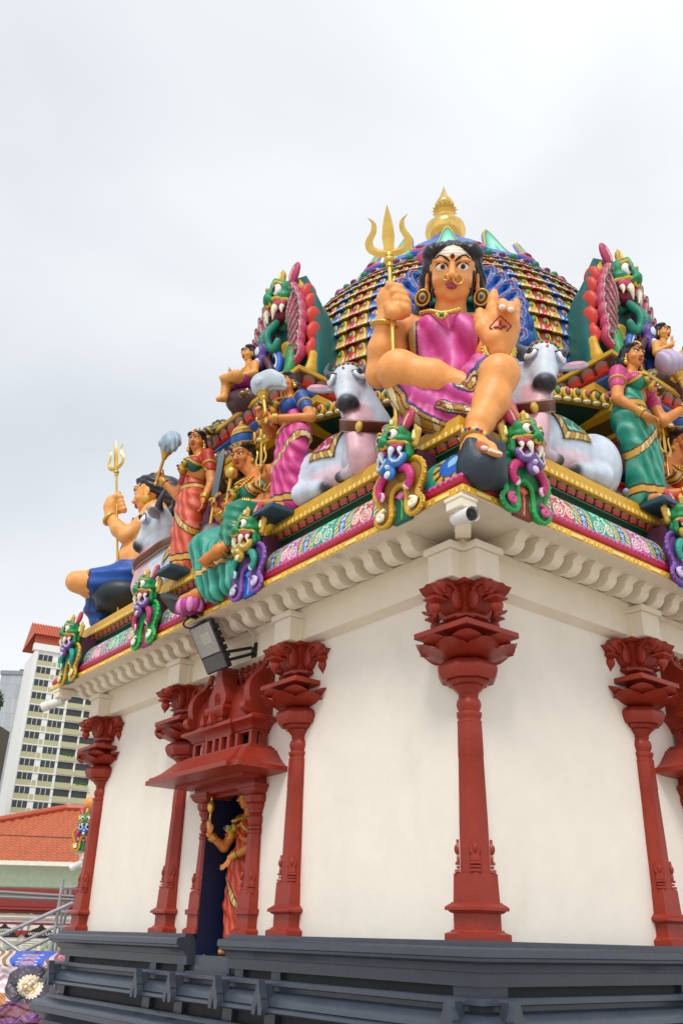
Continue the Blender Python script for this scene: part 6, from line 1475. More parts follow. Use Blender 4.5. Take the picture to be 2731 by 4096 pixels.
# ================================================================== blue clad figure on the far left corner
NH = np.array([.79177, -.61082, 0]); RT = np.array([.61082, .79177, 0])
FB = Frame(NH, (-6.05, -.05, 0), (250, 1750), .35077)
def blue_figure():
    J = FB.J; t = thing('seated_deity', 'large seated figure in blue cloth with long black hair on the far left corner', 'statue', tuple(FB.P(0, 0, LZ))); SK = 'efa860'
    S = Sculpt(.013)
    S.chain([J(1080, 900, -.05), J(950, 1150, 0), J(840, 1400, .0), J(900, 1560, 0)], [.23, .22, .23, .25], SK, .08)
    S.cap(J(1130, 860, -.2), J(1040, 850, .12), .14, .14, SK, .06)
    S.chain([J(1040, 860, .12), J(900, 1010, .16), J(735, 1120, .18)], [.14, .125, .105], SK, .05)
    S.chain([J(735, 1120, .18), J(650, 1050, .16), J(555, 920, .12)], [.115, .105, .075], SK, .05)
    S.ell(J(565, 770, .10), (.10, .10, .15), FB.R(.4), SK, .05); S.cap(J(555, 920, .12), J(560, 800, .1), .075, .10, SK, .04)
    S.chain([J(590, 740, .14), J(620, 680, .16), J(640, 640, .14)], [.06, .055, .04], SK, .02)
    for i, (x, y) in enumerate(((660, 690), (672, 740), (682, 780), (700, 825))): S.chain([J(x-60, y+10, .10), J(x, y-5, .16), J(x+8, y+10, .10)], [.048, .044, .038], SK, .012)
    S.chain([J(1080, 880, -.1), J(1020, 780, -.08)], [.13, .12], SK, .05)
    S.chain([J(330, 1650, .12), J(165, 1640, .14)], [.17, .135], SK, .05); S.chain([J(165, 1650, .12), J(330, 1740, -.05), J(500, 1760, -.2)], [.13, .12, .1], SK, .05)
    V, F, C = S.build(blur=1); part('body', (V, F, C), MV, t, smooth=180)
    s = .56; Rh = FB.R(-1.72, .10, 0); c = J(1010, 665, -.06)
    S = Sculpt(.009); h = head_prims(S, c, Rh, s, SK, 'b04a6a', wx=1.05); V, F, C = S.build(); hd = part('head', (V, F, C), MV, t, smooth=180); face_parts(hd, h, Rh, s)
    S = Sculpt(.0105)
    def st(X, Y, Z, q=None): return .006*np.sin(Z*70+X*40)
    S.ell(h(0, -.12, .20), np.array([.41, .44, .38])*s, Rh, '10131c', .05*s, disp=st); S.ell(h(0, .10, .36), np.array([.30, .30, .18])*s, Rh, '10131c', .05*s, disp=st)
    S.chain([h(0, -.45, .10), h(0, -.72, -.25), h(0, -.82, -.62)], [.36*s, .36*s, .22*s], '10131c', .08*s, disp=st)
    S.ell(h(0, .46, .02), np.array([.40, .36, .38])*s, Rh, '10131c', .04*s, 's')
    for q in (-1, 1): S.ell(h(q*.40, .10, -.02), np.array([.14, .13, .26])*s, Rh, '10131c', .04*s, 's')
    hv = S.build(); part('hair', (hv[0], hv[1]), HAIR, hd, smooth=180)
    part('earring', tint(ball(h(.40, -.02, -.32), np.array([.07, .12, .14])*s, 12, 8, Rh), 'c99a2a'), MV, hd, smooth=180); part('earring', tint(ball(h(-.40, -.02, -.32), np.array([.07, .12, .14])*s, 12, 8, Rh), 'c99a2a'), MV, hd, smooth=180)
    S = Sculpt(.013); BL = '1450a8'
    def fo(X, Y, Z, q=None): return .010*np.sin(Z*34+(X-Y)*9)
    S.chain([J(980, 1520, .0), J(700, 1600, .08), J(380, 1650, .12)], [.26, .22, .185], BL, .06, disp=fo); S.ell(J(900, 1560, 0), (.3, .25, .2), FB.R(), BL, .05, disp=fo)
    S.chain([J(420, 1800, -.12), J(400, 1950, -.10), J(440, 2110, -.06)], [.16, .16, .13], '0f3f90', .05, disp=fo)
    V, F, C = S.build(); u = (V-J(290, 1640, .12))@FB.r; m = np.abs(u) < .055
    m = np.abs(u) < .05; C[m & (V[:, 2] > 3.9)] = lin('c9a04a'); C[np.abs(np.abs(u)-.055) < .012] = lin('7a1a28'); part('cloth', (V, F, C), MV, t, smooth=180)
    part('shawl', join(*[tint(tube(bez([J(*q) for q in p], 20), rr, 8), cc) for p, rr, cc in (([(1110, 790, .10), (1200, 860, .05), (1240, 1000, -.05)], .035, 'b02a30'), ([(840, 930, .0), (760, 1120, -.02), (680, 1330, .0), (630, 1480, .06)], .05, '1a4a9c'), ([(800, 1010, .06), (720, 1250, .08), (650, 1460, .10)], .022, 'c9a04a'))]), MV, t, smooth=180)
    w, e = J(545, 930, .12), J(700, 1090, .18); nn = (e-w)/np.linalg.norm(e-w); part('bangle', tube(ringpts(w, nn, .088), .026, 8, closed=True), GOLD, t, smooth=180)
    return t
blue_figure()
S = Sculpt(.02); S.ell(FB.J(700, 1830, -.05), (.42, .4, .24), FB.R(), '26323c', .05); S.rbox(FB.J(560, 1880, -.1), (.2, .3, .2), FB.R(.3), .06, '26323c', .05)
V, F, C = S.build(); tag(part('seat_rock', (V, F, C), MV, None, smooth=180), 'dark rock under the blue clad figure on the far left corner', 'rock')
trident('trident', 'golden trident held by the blue clad figure at far left', FB.J(637, 2020, .16), FB.J(612, 35, .16), .80, Frame((.35, -.94), (0, 0, 0)))
# ================================================================== red door surround
def rectloft(rings, bottom=True, top=True):
    """rings (half x, depth d, z) on three sides against the wall"""
    V = []; F = []
    for hx, d, z in rings: V += [(-hx, .02, z), (-hx, -d, z), (hx, -d, z), (hx, .02, z)]
    for j in range(len(rings)-1):
        for i in range(3): a = j*4+i; F.append((a, a+1, a+5, a+4))
    if bottom: F.append((3, 2, 1, 0))
    if top: k = (len(rings)-1)*4; F.append((k, k+1, k+2, k+3))
    return np.array(V, float), F
def surround(loc, rot):
    def sub(name, VF, par, sm=30): return obj(name, mesh(name, VF[0], VF[1], smooth=sm), RED, par)
    root = obj('door_canopy', mesh('door_canopy', *join(rectloft([(.70, .38, 1.262), (.84, .50, 1.272), (.84, .50, 1.312), (.81, .47, 1.325), (.76, .42, 1.36), (.71, .37, 1.41), (.67, .325, 1.455), (.655, .31, 1.475)]),
          rectloft([(.68, .40, 1.266), (.70, .535, 1.276), (.70, .535, 1.318), (.67, .50, 1.332), (.63, .445, 1.368), (.59, .39, 1.415), (.56, .345, 1.458), (.55, .325, 1.478)]))), RED, shrine, loc=loc, rot=rot)
    for v in (root,): v.data.set_sharp_from_angle(angle=radians(30))
    sub('lintel', join(box(-.52, .52, -.13, .02, 1.18, 1.264), box(-.60, .60, -.30, -.13, 1.235, 1.266), box(-.33, .33, -.05, .01, 1.15, 1.20)), root)
    sub('step_course', rectloft([(.62, .27, 1.474), (.62, .27, 1.50), (.58, .235, 1.502), (.58, .235, 1.522)]), root)
    sub('slot_course', box(-.46, .46, -.10, .02, 1.52, 1.66), root).data.materials[0] = mat('dark_red_recess', (.03, .006, .005), .8, vary=0)
    pm_ = mesh('slot_post', *box(-.022, .022, -.03, .03, 1.522, 1.645), smooth=0); pm_.materials.append(RED)
    for x, d in ((-.5, .16), (-.30, .18), (-.20, .205), (.20, .205), (.30, .18), (.5, .16), (.5, .06), (-.5, .06), (-.06, .205), (.06, .205)): obj('slot_post', pm_, RED, root, loc=(x, -d, 0))
    sub('cornice', join(rectloft([(.525, .185, 1.645), (.525, .185, 1.665), (.54, .20, 1.668), (.55, .21, 1.69), (.59, .245, 1.72), (.64, .275, 1.735), (.64, .275, 1.762), (.60, .24, 1.785), (.56, .21, 1.80), (.55, .2, 1.82), (.53, .19, 1.825)]),
          rectloft([(.23, .225, 1.64), (.23, .225, 1.662), (.24, .235, 1.69), (.27, .26, 1.715), (.30, .29, 1.732), (.30, .29, 1.766)])), root)
    # barrel vault
    pr = [(-.20, 1.82)]+[(-.205*cos(a)-.0, 1.86+.30*sin(a)) for a in np.linspace(0, pi/2, 12)]+[(0.02, 2.16), (.02, 1.82)]
    sub('barrel_roof', prism(pr, 'x', -.47, .47), root, 40); sub('ridge_band', prism([(-.12, 2.10), (-.125, 2.125), (-.06, 2.185), (.02, 2.19), (.02, 2.1)], 'x', -.46, .46), root)
    horn = [(.02, 1.78), (-.16, 1.78)]+bez([(-.26, 1.80), (-.31, 1.84), (-.30, 1.89), (-.265, 1.885), (-.255, 1.86)], 12).tolist()+bez([(-.24, 1.875), (-.265, 1.95), (-.27, 2.04), (-.22, 2.14), (-.15, 2.20), (-.12, 2.26), (-.09, 2.22)], 16).tolist()+[(-.03, 2.26), (.0, 2.30), (.02, 2.30)]
    for s in (-1, 1): sub('horn_gable', prism(horn, 'x', s*.47, s*.56), root, 40)
    leaf = [(x*1.0, z) for x, z in bez([(-.12, 1.93), (-.15, 1.97), (-.145, 2.03), (-.11, 2.09), (-.085, 2.13), (-.06, 2.20), (-.045, 2.28), (0, 2.33), (.045, 2.28), (.06, 2.20), (.085, 2.13), (.11, 2.09), (.145, 2.03), (.15, 1.97), (.12, 1.93), (.03, 1.935), (0, 2.0), (-.03, 1.935)], 54).tolist()] if False else [(p[0], p[1]) for p in bez([(-.12, 1.93, 0), (-.15, 1.97, 0), (-.145, 2.03, 0), (-.11, 2.09, 0), (-.085, 2.13, 0), (-.06, 2.20, 0), (-.045, 2.28, 0), (0, 2.33, 0), (.045, 2.28, 0), (.06, 2.20, 0), (.085, 2.13, 0), (.11, 2.09, 0), (.145, 2.03, 0), (.15, 1.97, 0), (.12, 1.93, 0)], 60)]
    g = sub('middle_gable', prism(leaf, 'y', -.27, -.10), root, 40)
    sub('gable_relief', join(tube(bez([(-.015, -.275, 1.95), (-.03, -.276, 2.0), (-.005, -.276, 2.06), (.02, -.276, 2.02), (.0, -.276, 1.98)], 14), .008, 6), tube(bez([(.03, -.275, 1.945), (.045, -.276, 1.99), (.02, -.276, 2.03)], 8), .007, 6)), root)
    sub('gable_pedestal', rectloft([(.10, .26, 1.79), (.10, .26, 1.83), (.12, .27, 1.835), (.13, .275, 1.85), (.15, .29, 1.885), (.17, .30, 1.905), (.17, .30, 1.925), (.14, .28, 1.94)]), root)
    cm2 = mesh('small_crest', *crest(.52), smooth=40); cm2.materials.append(RED)
    for x in (-.16, -.02): obj('small_crest', cm2, RED, root, loc=(x, -.295, 1.765))
    sc_ = mesh('scroll', *join(ball((0, 0, 0), (.035, .03, .05), 10, 8), ball((.03, -.01, .04), (.03, .025, .03), 8, 6), tube(bez([(-.04, 0, -.06), (-.02, -.01, 0), (.03, -.01, .06)], 8), .02, 6)), smooth=60); sc_.materials.append(RED)
    for x in (-.5, .5): obj('scroll', sc_, RED, root, loc=(x, -.07, 2.30))
    kal = mesh('pot_finial', *lathe([(.02, 2.18), (.025, 2.195), (.03, 2.20), (.026, 2.21), (.045, 2.225), (.052, 2.245), (.04, 2.265), (.02, 2.275), (.026, 2.285), (.03, 2.29), (.02, 2.30), (.024, 2.312), (.02, 2.33), (.008, 2.345), (.003, 2.36)], n=12), smooth=40); kal.materials.append(RED)
    for i in range(8): obj('pot_finial', kal, RED, root, loc=(-.36+i*.103, -.05, 0))
    # short posts either side of the opening
    post = loft([(0, .118, 4), (.03, .118, 4), (.045, .10, 4), (.05, .092, 4), (.15, .092, 4), (.155, .11, 4), (.195, .112, 4), (.2, .092, 4), (.34, .09, 4), (.345, .085, 8), (.79, .072, 8), (.795, .08, 8), (.815, .08, 8), (.82, .07, 8), (.83, .08, 8), (.85, .078, 8), (.855, .066, 0), (.88, .082, 0), (.915, .086, 0), (.945, .074, 0), (.955, .064, 8), (.965, .078, 8), (.985, .076, 8), (1.0, .09, 8), (1.03, .098, 8), (1.045, .092, 8), (1.05, .11, 8), (1.085, .118, 8), (1.105, .118, 8), (1.11, .10, 8), (1.125, .11, 4), (1.15, .135, 4), (1.165, .137, 4), (1.17, .148, 4), (1.20, .150, 4)])
    for x in (-.414, .414):
        p = obj('door_post', bpy.data.meshes.get('door_post_m') or mesh('door_post_m', *post, smooth=35), RED, root, loc=(x, 0, 0))
        for i in (2, 3): obj('leaf_ornament', cmesh['leaf_ornament%d' % i], RED, p, loc=(0, 0, -.04)).scale = (.92, .92, .92)
    return root
surround((0, -3.2, -GZ), (0, 0, 0)); surround((3, -.2, -GZ), (0, 0, pi/2))
part('niche', box(-.02, .006, 2.72, 3.28, -.1, 1.2), DKB, shrine, smooth=0)
# statue standing inside the doorway
FD = Frame((0, -1), (0, 0, 0))
standing('door_statue', 'orange statue with gold crown standing inside the dark blue doorway', FD, -3.02, -.20, -.155, 1.40, -.02, -.35,
  {'l': ((-.17, .08, .63), (-.17, .20, .70), (-.05, .1, 1), (.2, .9, .1), (.05, .05, .05, .05)), 'r': ((.15, .06, .62), (.05, .16, .55), (-.3, .4, -.8), (0, .9, .1), (.1, .1, .15, .2))},
  'd0421c', 'c23a14', ('c23a14', 1), skin='e08a40', group='door statues', base=False, vox=.0075, crown=True)
q = thing('door_sceptre', 'small golden sceptre raised by the statue in the doorway', 'sceptre', (-3.26, -.10, .80)); BASES[q.name] = (-3.26, -.10, .80)
part('sceptre_shaft', tube([(-3.262, -.09, .88), (-3.266, -.08, 1.02)], .012, 8), GOLD, q); part('sceptre_head', join(ball((-3.266, -.08, 1.07), (.035, .035, .06), 10, 8), ball((-3.266, -.08, 1.14), (.015, .015, .03), 8, 6)), GOLD, q, smooth=180)
# ================================================================== floodlights and cameras
BLK = mat('black_powder_coat', (.012, .012, .013), .45, bump=.05, vary=.1)
GLS = mat('lamp_glass', (.36, .35, .33), .25, vary=.1, vscale=30, spec=.6)
def onbasis(w, h):
    w = np.array(w, float); h = np.array(h, float); wl, hl = np.linalg.norm(w), np.linalg.norm(h); w /= wl; h = h-w*(h@w); h /= np.linalg.norm(h); return np.stack([w, h, np.cross(w, h)], 1), wl, hl
t = thing('floodlight', 'black floodlight with grey lens hanging under the left eave', 'floodlight', (-2.92, -.46, 2.45), 'floodlights')
fc = [un(px, py, (0, 1, 0), (0, -d, 0)) for px, py, d in ((732, 2549, .62), (821, 2506, .58), (915, 2645, .36), (843, 2671, .40))]
R_, wl, hl = onbasis(fc[1]-fc[0]+fc[2]-fc[3], fc[3]-fc[0]+fc[2]-fc[1]); c = sum(fc)/4; nrm = R_[:, 2]; sg = 1 if nrm@(CAM-c) > 0 else -1
fb = xf(bevbox(-.165, .165, -.245, .245, -.05*sg-.03, -.05*sg+.03, .012), R_, c); part('housing', fb, BLK, t)
part('lens', xf(bevbox(-.145, .145, -.225, .075, -.022*sg-.004, -.022*sg+.004, .003), R_, c), GLS, t); part('driver_plate', xf(bevbox(-.15, .15, .09, .23, -.021*sg-.004, -.021*sg+.004, .003), R_, c), mat('lamp_grey', (.10, .10, .105), .5), t)
led = mat('led_dots', (.62, .6, .5), .4, vary=0)
part('led_dots', join(*[xf(box(-.008, .008, -.006, .006, -.016*sg-.002, -.016*sg+.002), R_, c+R_@np.array([-.03+i*.018, -.13+j*.018, 0])) for i in range(7) for j in range(6)]), led, t, kind='stuff')
for i in range(5): part('cooling_fin', xf(box(.166, .185, -.18+i*.07, -.13+i*.07, -.05*sg-.045, -.05*sg+.03), R_, c), BLK, t)
part('bracket', join(tube([c+R_@np.array([.15, .1, -.04*sg]), np.array([-2.66, -.11, 2.47])], .016, 6), tube([c+R_@np.array([.15, .18, -.04*sg]), np.array([-2.66, -.11, 2.41])], .016, 6), box(-2.70, -2.62, -.118, -.10, 2.37, 2.51)), BLK, t)
part('conduit', tube(bez([(-2.62, -.42, 2.70), (-2.60, -.30, 2.63), (-2.60, -.17, 2.57), (-2.66, -.13, 2.47)], 14), .012, 8), paint('c9bfa8'), t)
t = thing('floodlight', 'black floodlight seen from below standing on the left eave', 'floodlight', (-3.1, -.72, 2.78), 'floodlights')
R_, wl, hl = onbasis((.44, .04, -.19), (.08, -.2, .12)); c = np.array([-3.12, -.74, 2.86])
part('housing', xf(bevbox(-.20, .16, -.12, .12, -.03, .03, .012), R_, c), BLK, t)
for i in range(6): part('cooling_fin', xf(box(-.18+i*.055, -.15+i*.055, -.10, .10, -.055, -.031), R_, c), BLK, t)
part('bracket', join(xf(box(.16, .30, -.10, -.085, -.02, .02), R_, c), xf(box(.16, .30, .085, .10, -.02, .02), R_, c), tube([c+R_@np.array([.29, 0, 0]), np.array([-2.84, -.60, 2.73])], .018, 8)), BLK, t)
part('cable', tube(bez([(-2.92, -.66, 2.74), (-3.02, -.70, 2.66), (-2.98, -.64, 2.62), (-2.86, -.56, 2.69)], 18), .009, 6), BLK, t)
WHT = mat('white_plastic', (.78, .77, .74), .4, vary=.06, vscale=8)
def cctv(label, base, ax, boxc, s=1., tiltv=None):
    t = thing('security_camera', label, 'camera', tuple(boxc), 'security cameras'); ax = np.array(ax, float); ax /= np.linalg.norm(ax); base = np.asarray(base, float); boxc = np.asarray(boxc, float)
    part('mounting_box', xf(join(bevbox(-.075*s, .075*s, -.075*s, .075*s, -.10*s, .0, .006), bevbox(-.083*s, .083*s, -.083*s, .083*s, -.035*s, -.004, .005)), None, boxc), TRIM, t)
    part('bracket', join(tube([boxc+np.array([0, 0, -.10*s]), boxc+np.array([0, 0, -.115*s])], .05*s, 14), tube([boxc+np.array([0, 0, -.11*s]), base], .02*s, 10), ball(base, .035*s, 10, 8)), WHT, t, smooth=50)
    a, b = base-ax*.10*s, base+ax*.11*s
    part('camera_body', tube([a, a+ax*.005, b-ax*.012, b], [.030*s, .046*s, .050*s, .048*s], 18), WHT, t, smooth=50)
    part('lens_face', tube([b-ax*.002, b+ax*.006], .043*s, 18), BLK, t, smooth=50); l = part('lens', ball(b+ax*.004, .018*s, 10, 8), mat('lens_glass', (.01, .012, .02), .08, vary=0), t, smooth=180)
    part('camera_hood', tube([b-ax*.05*s, b+ax*.03*s], .053*s, 18, cap=False), WHT, t, smooth=50)
    return t
cctv('white security camera under the near roof corner', (.53, -.545, 2.55), (.80, -.22, -.22), (.51, -.53, 2.70))
cctv('white security camera under the far left roof corner', (-6.50, -.56, 2.535), (-.75, -.62, -.30), (-6.44, -.50, 2.70), 1.15)
# ================================================================== surroundings
def bgf(D): return Frame(NH, CAM*np.array([1, 1, 0])-NH*D, (0, 0), 1.)
def slab(fr, u0, u1, z0, z1, d0, d1, bev=.0):
    """box in a facing frame: u across, d towards the viewer"""
    V, F = bevbox(u0, u1, -d1, -d0, z0, z1, bev) if bev else box(u0, u1, -d1, -d0, z0, z1)
    W = fr.p0*np.array([1, 1, 0])+V[:, [0]]*fr.r+(-V[:, [1]])*fr.n+V[:, [2]]*fr.z
    return W, [f[::-1] for f in F]
def uz(fr, px, py): p = fr.J(px, py, 0); return float((p-fr.p0)@fr.r), float(p[2])
# ---- apartment tower
a0 = un(150, 2590, NH, CAM-NH*190); wdir = RT*cos(radians(27))-NH*sin(radians(27)); nw = np.array([wdir[1], -wdir[0], 0.]); nw = nw if nw@(CAM-a0) > 0 else -nw
FT = Frame(nw, a0*np.array([1, 1, 0])); 
if FT.r@wdir < 0: FT.r = -FT.r
ZT = float(a0[2]); tower = thing('apartment_tower', 'tall apartment tower with olive panels, white bands and red roof', 'building', tuple(a0*np.array([1, 1, 0])+np.array([0, 0, GZ])))
WHI = paint('e4e4e0', .6); OLV = paint('b4b088', .6); CRM = paint('dccfb8', .6); DGL = mat('tower_glass', (.03, .04, .05), .15, vary=.3, vscale=.4); DRK = paint('3a3c3c', .7)
part('tower_body', slab(FT, 0, 46, GZ, ZT, -16, 0), WHI, tower, smooth=0)
win = {}
FH = 2.86
def rel(mesh_, name, u, z, m, par, d=0.):
    P = FT.p0*np.array([1, 1, 0])+FT.r*u+FT.n*d+FT.z*z-_wbase(tower); o = obj(name, mesh_, m, par); o.matrix_local = Matrix(((FT.r[0], -FT.n[0], 0, P[0]), (FT.r[1], -FT.n[1], 0, P[1]), (0, 0, 1, P[2]), (0, 0, 0, 1))); return o
def tb(name, w, h, t_, m):
    me = mesh(name, *box(0, w, -t_, 0, 0, h), smooth=0); me.materials.append(m); return me
mP1 = tb('olive_panel', 3.0, 1.15, .06, OLV); mW1 = tb('window', 3.0, 1.35, .05, DGL); mM = tb('mullion', .09, 1.35, .10, WHI); mP2 = tb('olive_panel', 3.35, 1.15, .5, OLV); mPs = tb('olive_panel', .8, 1.15, .06, OLV)
mB = tb('balcony_void', 3.35, 1.5, .02, DRK); mWb = tb('window', 1.6, 1.1, .06, DGL); mSl = tb('floor_band', 46, .22, .16, WHI)
plt = paint('2f6a2a', .8)
for k in range(22):
    z = ZT-1.2-(k+1)*FH
    if z < GZ: break
    rel(mSl, 'floor_band', 0, z-.1, WHI, tower)
    for u in (.7, 5.0):
        rel(mP1, 'olive_panel', u, z+.12, OLV, tower); w = rel(mW1, 'window', u, z+1.3, DGL, tower)
        for q in (.95, 1.95): rel(mM, 'mullion', u+q, z+1.3, WHI, tower)
    rel(mPs, 'olive_panel', 3.9, z+.12, OLV, tower)
    for u in (8.6, 12.4):
        rel(mB, 'balcony_void', u, z+1.25, DRK, tower); rel(mP2, 'olive_panel', u, z+.12, OLV, tower); rel(mWb, 'window', u+.4+.7*random.random(), z+1.4, DGL, tower)
    rel(mB, 'balcony_void', 21.2, z+1.25, DRK, tower); rel(mP1, 'olive_panel', 21.2, z+.12, OLV, tower); rel(mB, 'balcony_void', 25.2, z+1.25, DRK, tower)
    if k in (7, 9, 12): 
        P = FT.p0*np.array([1, 1, 0])+FT.r*(9.5 if k == 7 else 13)+FT.n*.5+FT.z*(z+1.35); part('balcony_plants', join(*[ball(P+FT.r*(q*.35)+FT.z*random.uniform(-.1, .25), (.25, .2, .28), 6, 5) for q in range(7)]), plt, tower)
part('plain_strip', slab(FT, 16.3, 20.6, GZ, ZT-1.0, 0, .35), CRM, tower, smooth=0)
part('corner_pier', slab(FT, -.3, .45, GZ, ZT+.2, 0, .3), WHI, tower, smooth=0)
RR = paint('a8482a', .6); RR2 = paint('c2552e', .6)
part('parapet', slab(FT, -.8, 46, ZT-.6, ZT+.9, -1, .5), WHI, tower, smooth=0)
part('roof_fascia', slab(FT, -.6, 46, ZT+.9, ZT+3.0, -1, .2), RR, tower, smooth=0)
part('roof', prism([(0, 0), (1, 0), (0, 1)], 'x', 0, 1) if False else (np.array([FT.p0*np.array([1, 1, 0])+FT.r*u+FT.n*d+FT.z*z for u, d, z in ((-1.2, .9, ZT+2.9), (46, .9, ZT+2.9), (46, -7, ZT+7.6), (-1.2, -7, ZT+7.6), (-1.2, -16, ZT+2.9), (46, -16, ZT+2.9))]), [(0, 1, 2, 3), (3, 2, 5, 4), (0, 3, 4)]), RR2, tower, smooth=0)
rib = mesh('roof_rib', *(lambda a: (a[0], a[1]))(prism([(-.9, 2.95), (7, 7.65), (7, 7.8), (-.9, 3.1)], 'x', -.09, .09)), smooth=0); rib.materials.append(RR)
for i in range(40): rel(rib, 'roof_rib', -1.1+i*.62, ZT, RR, tower)
# ---- grey slab block further left
FG = bgf(205); u1, zt = uz(FG, 118, 2700); u0, _ = uz(FG, -300, 2700)
pan = mat('cladding', (.42, .44, .46), .6, vary=.1, vscale=.15)
nt_ = pan.node_tree; br = nt_.nodes.new('ShaderNodeTexBrick'); br.inputs['Scale'].default_value = 1.; br.inputs['Mortar Size'].default_value = .05; br.inputs['Brick Width'].default_value = 1.5; br.inputs['Row Height'].default_value = 3.4; br.inputs['Color1'].default_value = (.46, .48, .5, 1); br.inputs['Color2'].default_value = (.36, .39, .43, 1); br.inputs['Mortar'].default_value = (.3, .32, .34, 1)
tcn = nt_.nodes.new('ShaderNodeTexCoord'); spx = nt_.nodes.new('ShaderNodeSeparateXYZ'); cmb = nt_.nodes.new('ShaderNodeCombineXYZ'); adx = nt_.nodes.new('ShaderNodeMath'); adx.operation = 'ADD'
nt_.links.new(tcn.outputs['Object'], spx.inputs[0]); nt_.links.new(spx.outputs[0], adx.inputs[0]); nt_.links.new(spx.outputs[1], adx.inputs[1]); nt_.links.new(adx.outputs[0], cmb.inputs[0]); nt_.links.new(spx.outputs[2], cmb.inputs[1]); nt_.links.new(cmb.outputs[0], br.inputs['Vector']); nt_.links.new(br.outputs[0], nt_.nodes['Principled BSDF'].inputs['Base Color'])
gs = thing('grey_block', 'pale grey clad slab block behind the apartment tower', 'building', tuple(FG.P((u0+u1)/2, -6, GZ)))
lean = uz(FG, 0, 3070)[0]
part('cladding_wall', slab(FG, u1-6.6, u1, GZ, zt, -14, 0), pan, gs, smooth=0); part('parapet', slab(FG, u1-6.9, u1+.2, zt, zt+.9, -14.2, .3), paint('8a9098', .7), gs, smooth=0)
for i in range(3): part('roof_unit', slab(FG, u1-5+i*1.8, u1-4.1+i*1.8, zt+.9, zt+1.5+.4*i, -3, -2), paint('6a7078', .7), gs, smooth=0)
# ---- distant trees on a roof terrace at the picture edge
FK = bgf(170); uk, zk = uz(FK, -40, 2800)
tt = thing('terrace_tree', 'dark green tree at the far left edge above a terrace', 'tree', tuple(FK.P(uk, -1, GZ)))
part('trunk', tube([FK.P(uk, -1, GZ), FK.P(uk+.2, -1, zk-2), FK.P(uk+.5, -1, zk)], [.6, .4, .15], 8), paint('4a3a28', .9), tt)
lv = []
for i in range(700):
    q = RNG.normal(0, 1, 3); q /= np.linalg.norm(q); q *= RNG.uniform(.4, 1)**.5; c = FK.P(uk+q[0]*2.4, -1+q[1]*2.2, zk+q[2]*2.8); R3 = np.linalg.qr(RNG.normal(size=(3, 3)))[0]*RNG.uniform(.22, .42)
    lv.append((np.array([c-R3[0], c+R3[1]*.5, c+R3[0], c-R3[1]*.5]), [(0, 1, 2, 3)], np.tile(np.array([.03, .07, .02])*RNG.uniform(.6, 1.5), (4, 1))))
part('crown', join(*lv), MVM, tt, smooth=0)
part('terrace', slab(FK, uk-9, uk+2.2, GZ, zk-4.5, -8, 0), paint('5a5248', .8), None, smooth=0); _o = bpy.data.objects['terrace']; tag(_o, 'dark terrace block below the distant tree at the left edge', 'building')
# ---- hall with orange tiled roof
F24 = bgf(24.); hall = thing('tiled_hall', 'low hall with orange tiled roof, pale green wall and red cornice', 'building', tuple(F24.P(-6, -2, GZ)))
Z = lambda y: uz(F24, 60, y)[1]
ul, ur = -14., -1.
part('wall', slab(F24, ul, ur, GZ, Z(3655), -6, -.05), paint('d9d2c2', .7), hall, smooth=0)
part('green_wall', slab(F24, ul, ur, Z(3553), Z(3462), -6, 0), paint('c3d4bc', .7), hall, smooth=0)
part('roof_fascia', slab(F24, ul, ur, Z(3464), Z(3447), -.3, .42), paint('e6e4d4', .6), hall, smooth=0); part('sill_line', slab(F24, ul, ur, Z(3548), Z(3543), -.1, .03), paint('a8bca4', .7), hall, smooth=0)
HR = paint('8a2a22', .5)
for y0, y1, d in ((3572, 3553, .10), (3592, 3574, .05), (3628, 3594, .02), (3640, 3629, .12), (3652, 3641, .05)): part('red_cornice', slab(F24, ul, ur, Z(y0), Z(y1), -.3, d, .01), HR, hall, smooth=20)
part('beam', slab(F24, ul, ur, Z(3688), Z(3657), -.3, .0), paint('ded8ca', .7), hall, smooth=0); part('conduit', tube([F24.P(ul, .05, Z(3668)), F24.P(ur, .05, Z(3668))], .02, 6), paint('d0ccc0'), hall)
part('purple_line', slab(F24, ul, ur, Z(3696), Z(3688), -.2, .06), paint('8a2a50'), hall, smooth=0)
zr0 = Z(3450); ur0 = uz(F24, 155, 3300)[0]+.9; dep = 2.6; zr1 = zr0+1.62
def roofgeo():
    nr, nc = 24, 260; V = []; C = []; F = []
    for j in range(nr):
        for e in (0, 1):
            t = (j+e)/nr
            for i in range(nc):
                u = ul+(ur-ul)*i/(nc-1); ph = u*2*pi/.19; d = .35-(dep+.35)*t; z = zr0+(zr1-zr0)*t+.022*(1-e)+.018*sin(ph)
                V.append(F24.P(u, d, z)); k = .82+.3*((i*7919+j*104729) % 97)/97; C.append(np.array(lin('b9633f'))*k)
    for r in range(2*nr-1):
        for i in range(nc-1):
            u = ul+(ur-ul)*i/(nc-1); t = (r+1)/(2*nr)
            if u < ul+ (ur0-ul)*0+(-9.4)+8.0*t+4.0 - 0 and False: continue
            lim = ur0-1.0-(1-t)*5.2
            if u < lim: continue
            a = r*nc+i; F.append((a, a+1, a+nc+1, a+nc))
    return np.array(V), F, np.array(C)
part('roof_tiles', roofgeo(), MVM, hall, smooth=60, kind='stuff')
part('hip_ridge', tube([F24.P(ur0-6.3, .40, zr0+.05), F24.P(ur0-1.0, -dep, zr1+.06)], .10, 8), paint('b04a2c'), hall); part('ridge', tube([F24.P(ur0-1.05, -dep, zr1+.06), F24.P(ur, -dep, zr1+.06)], .10, 8), paint('b04a2c'), hall)
part('roof_side', (np.array([F24.P(ur0-1.0, -dep, zr1), F24.P(ur0-6.2, .35, zr0), F24.P(ur0-6.2, -6, zr0)]), [(0, 1, 2)]), paint('b85030'), hall, smooth=0)
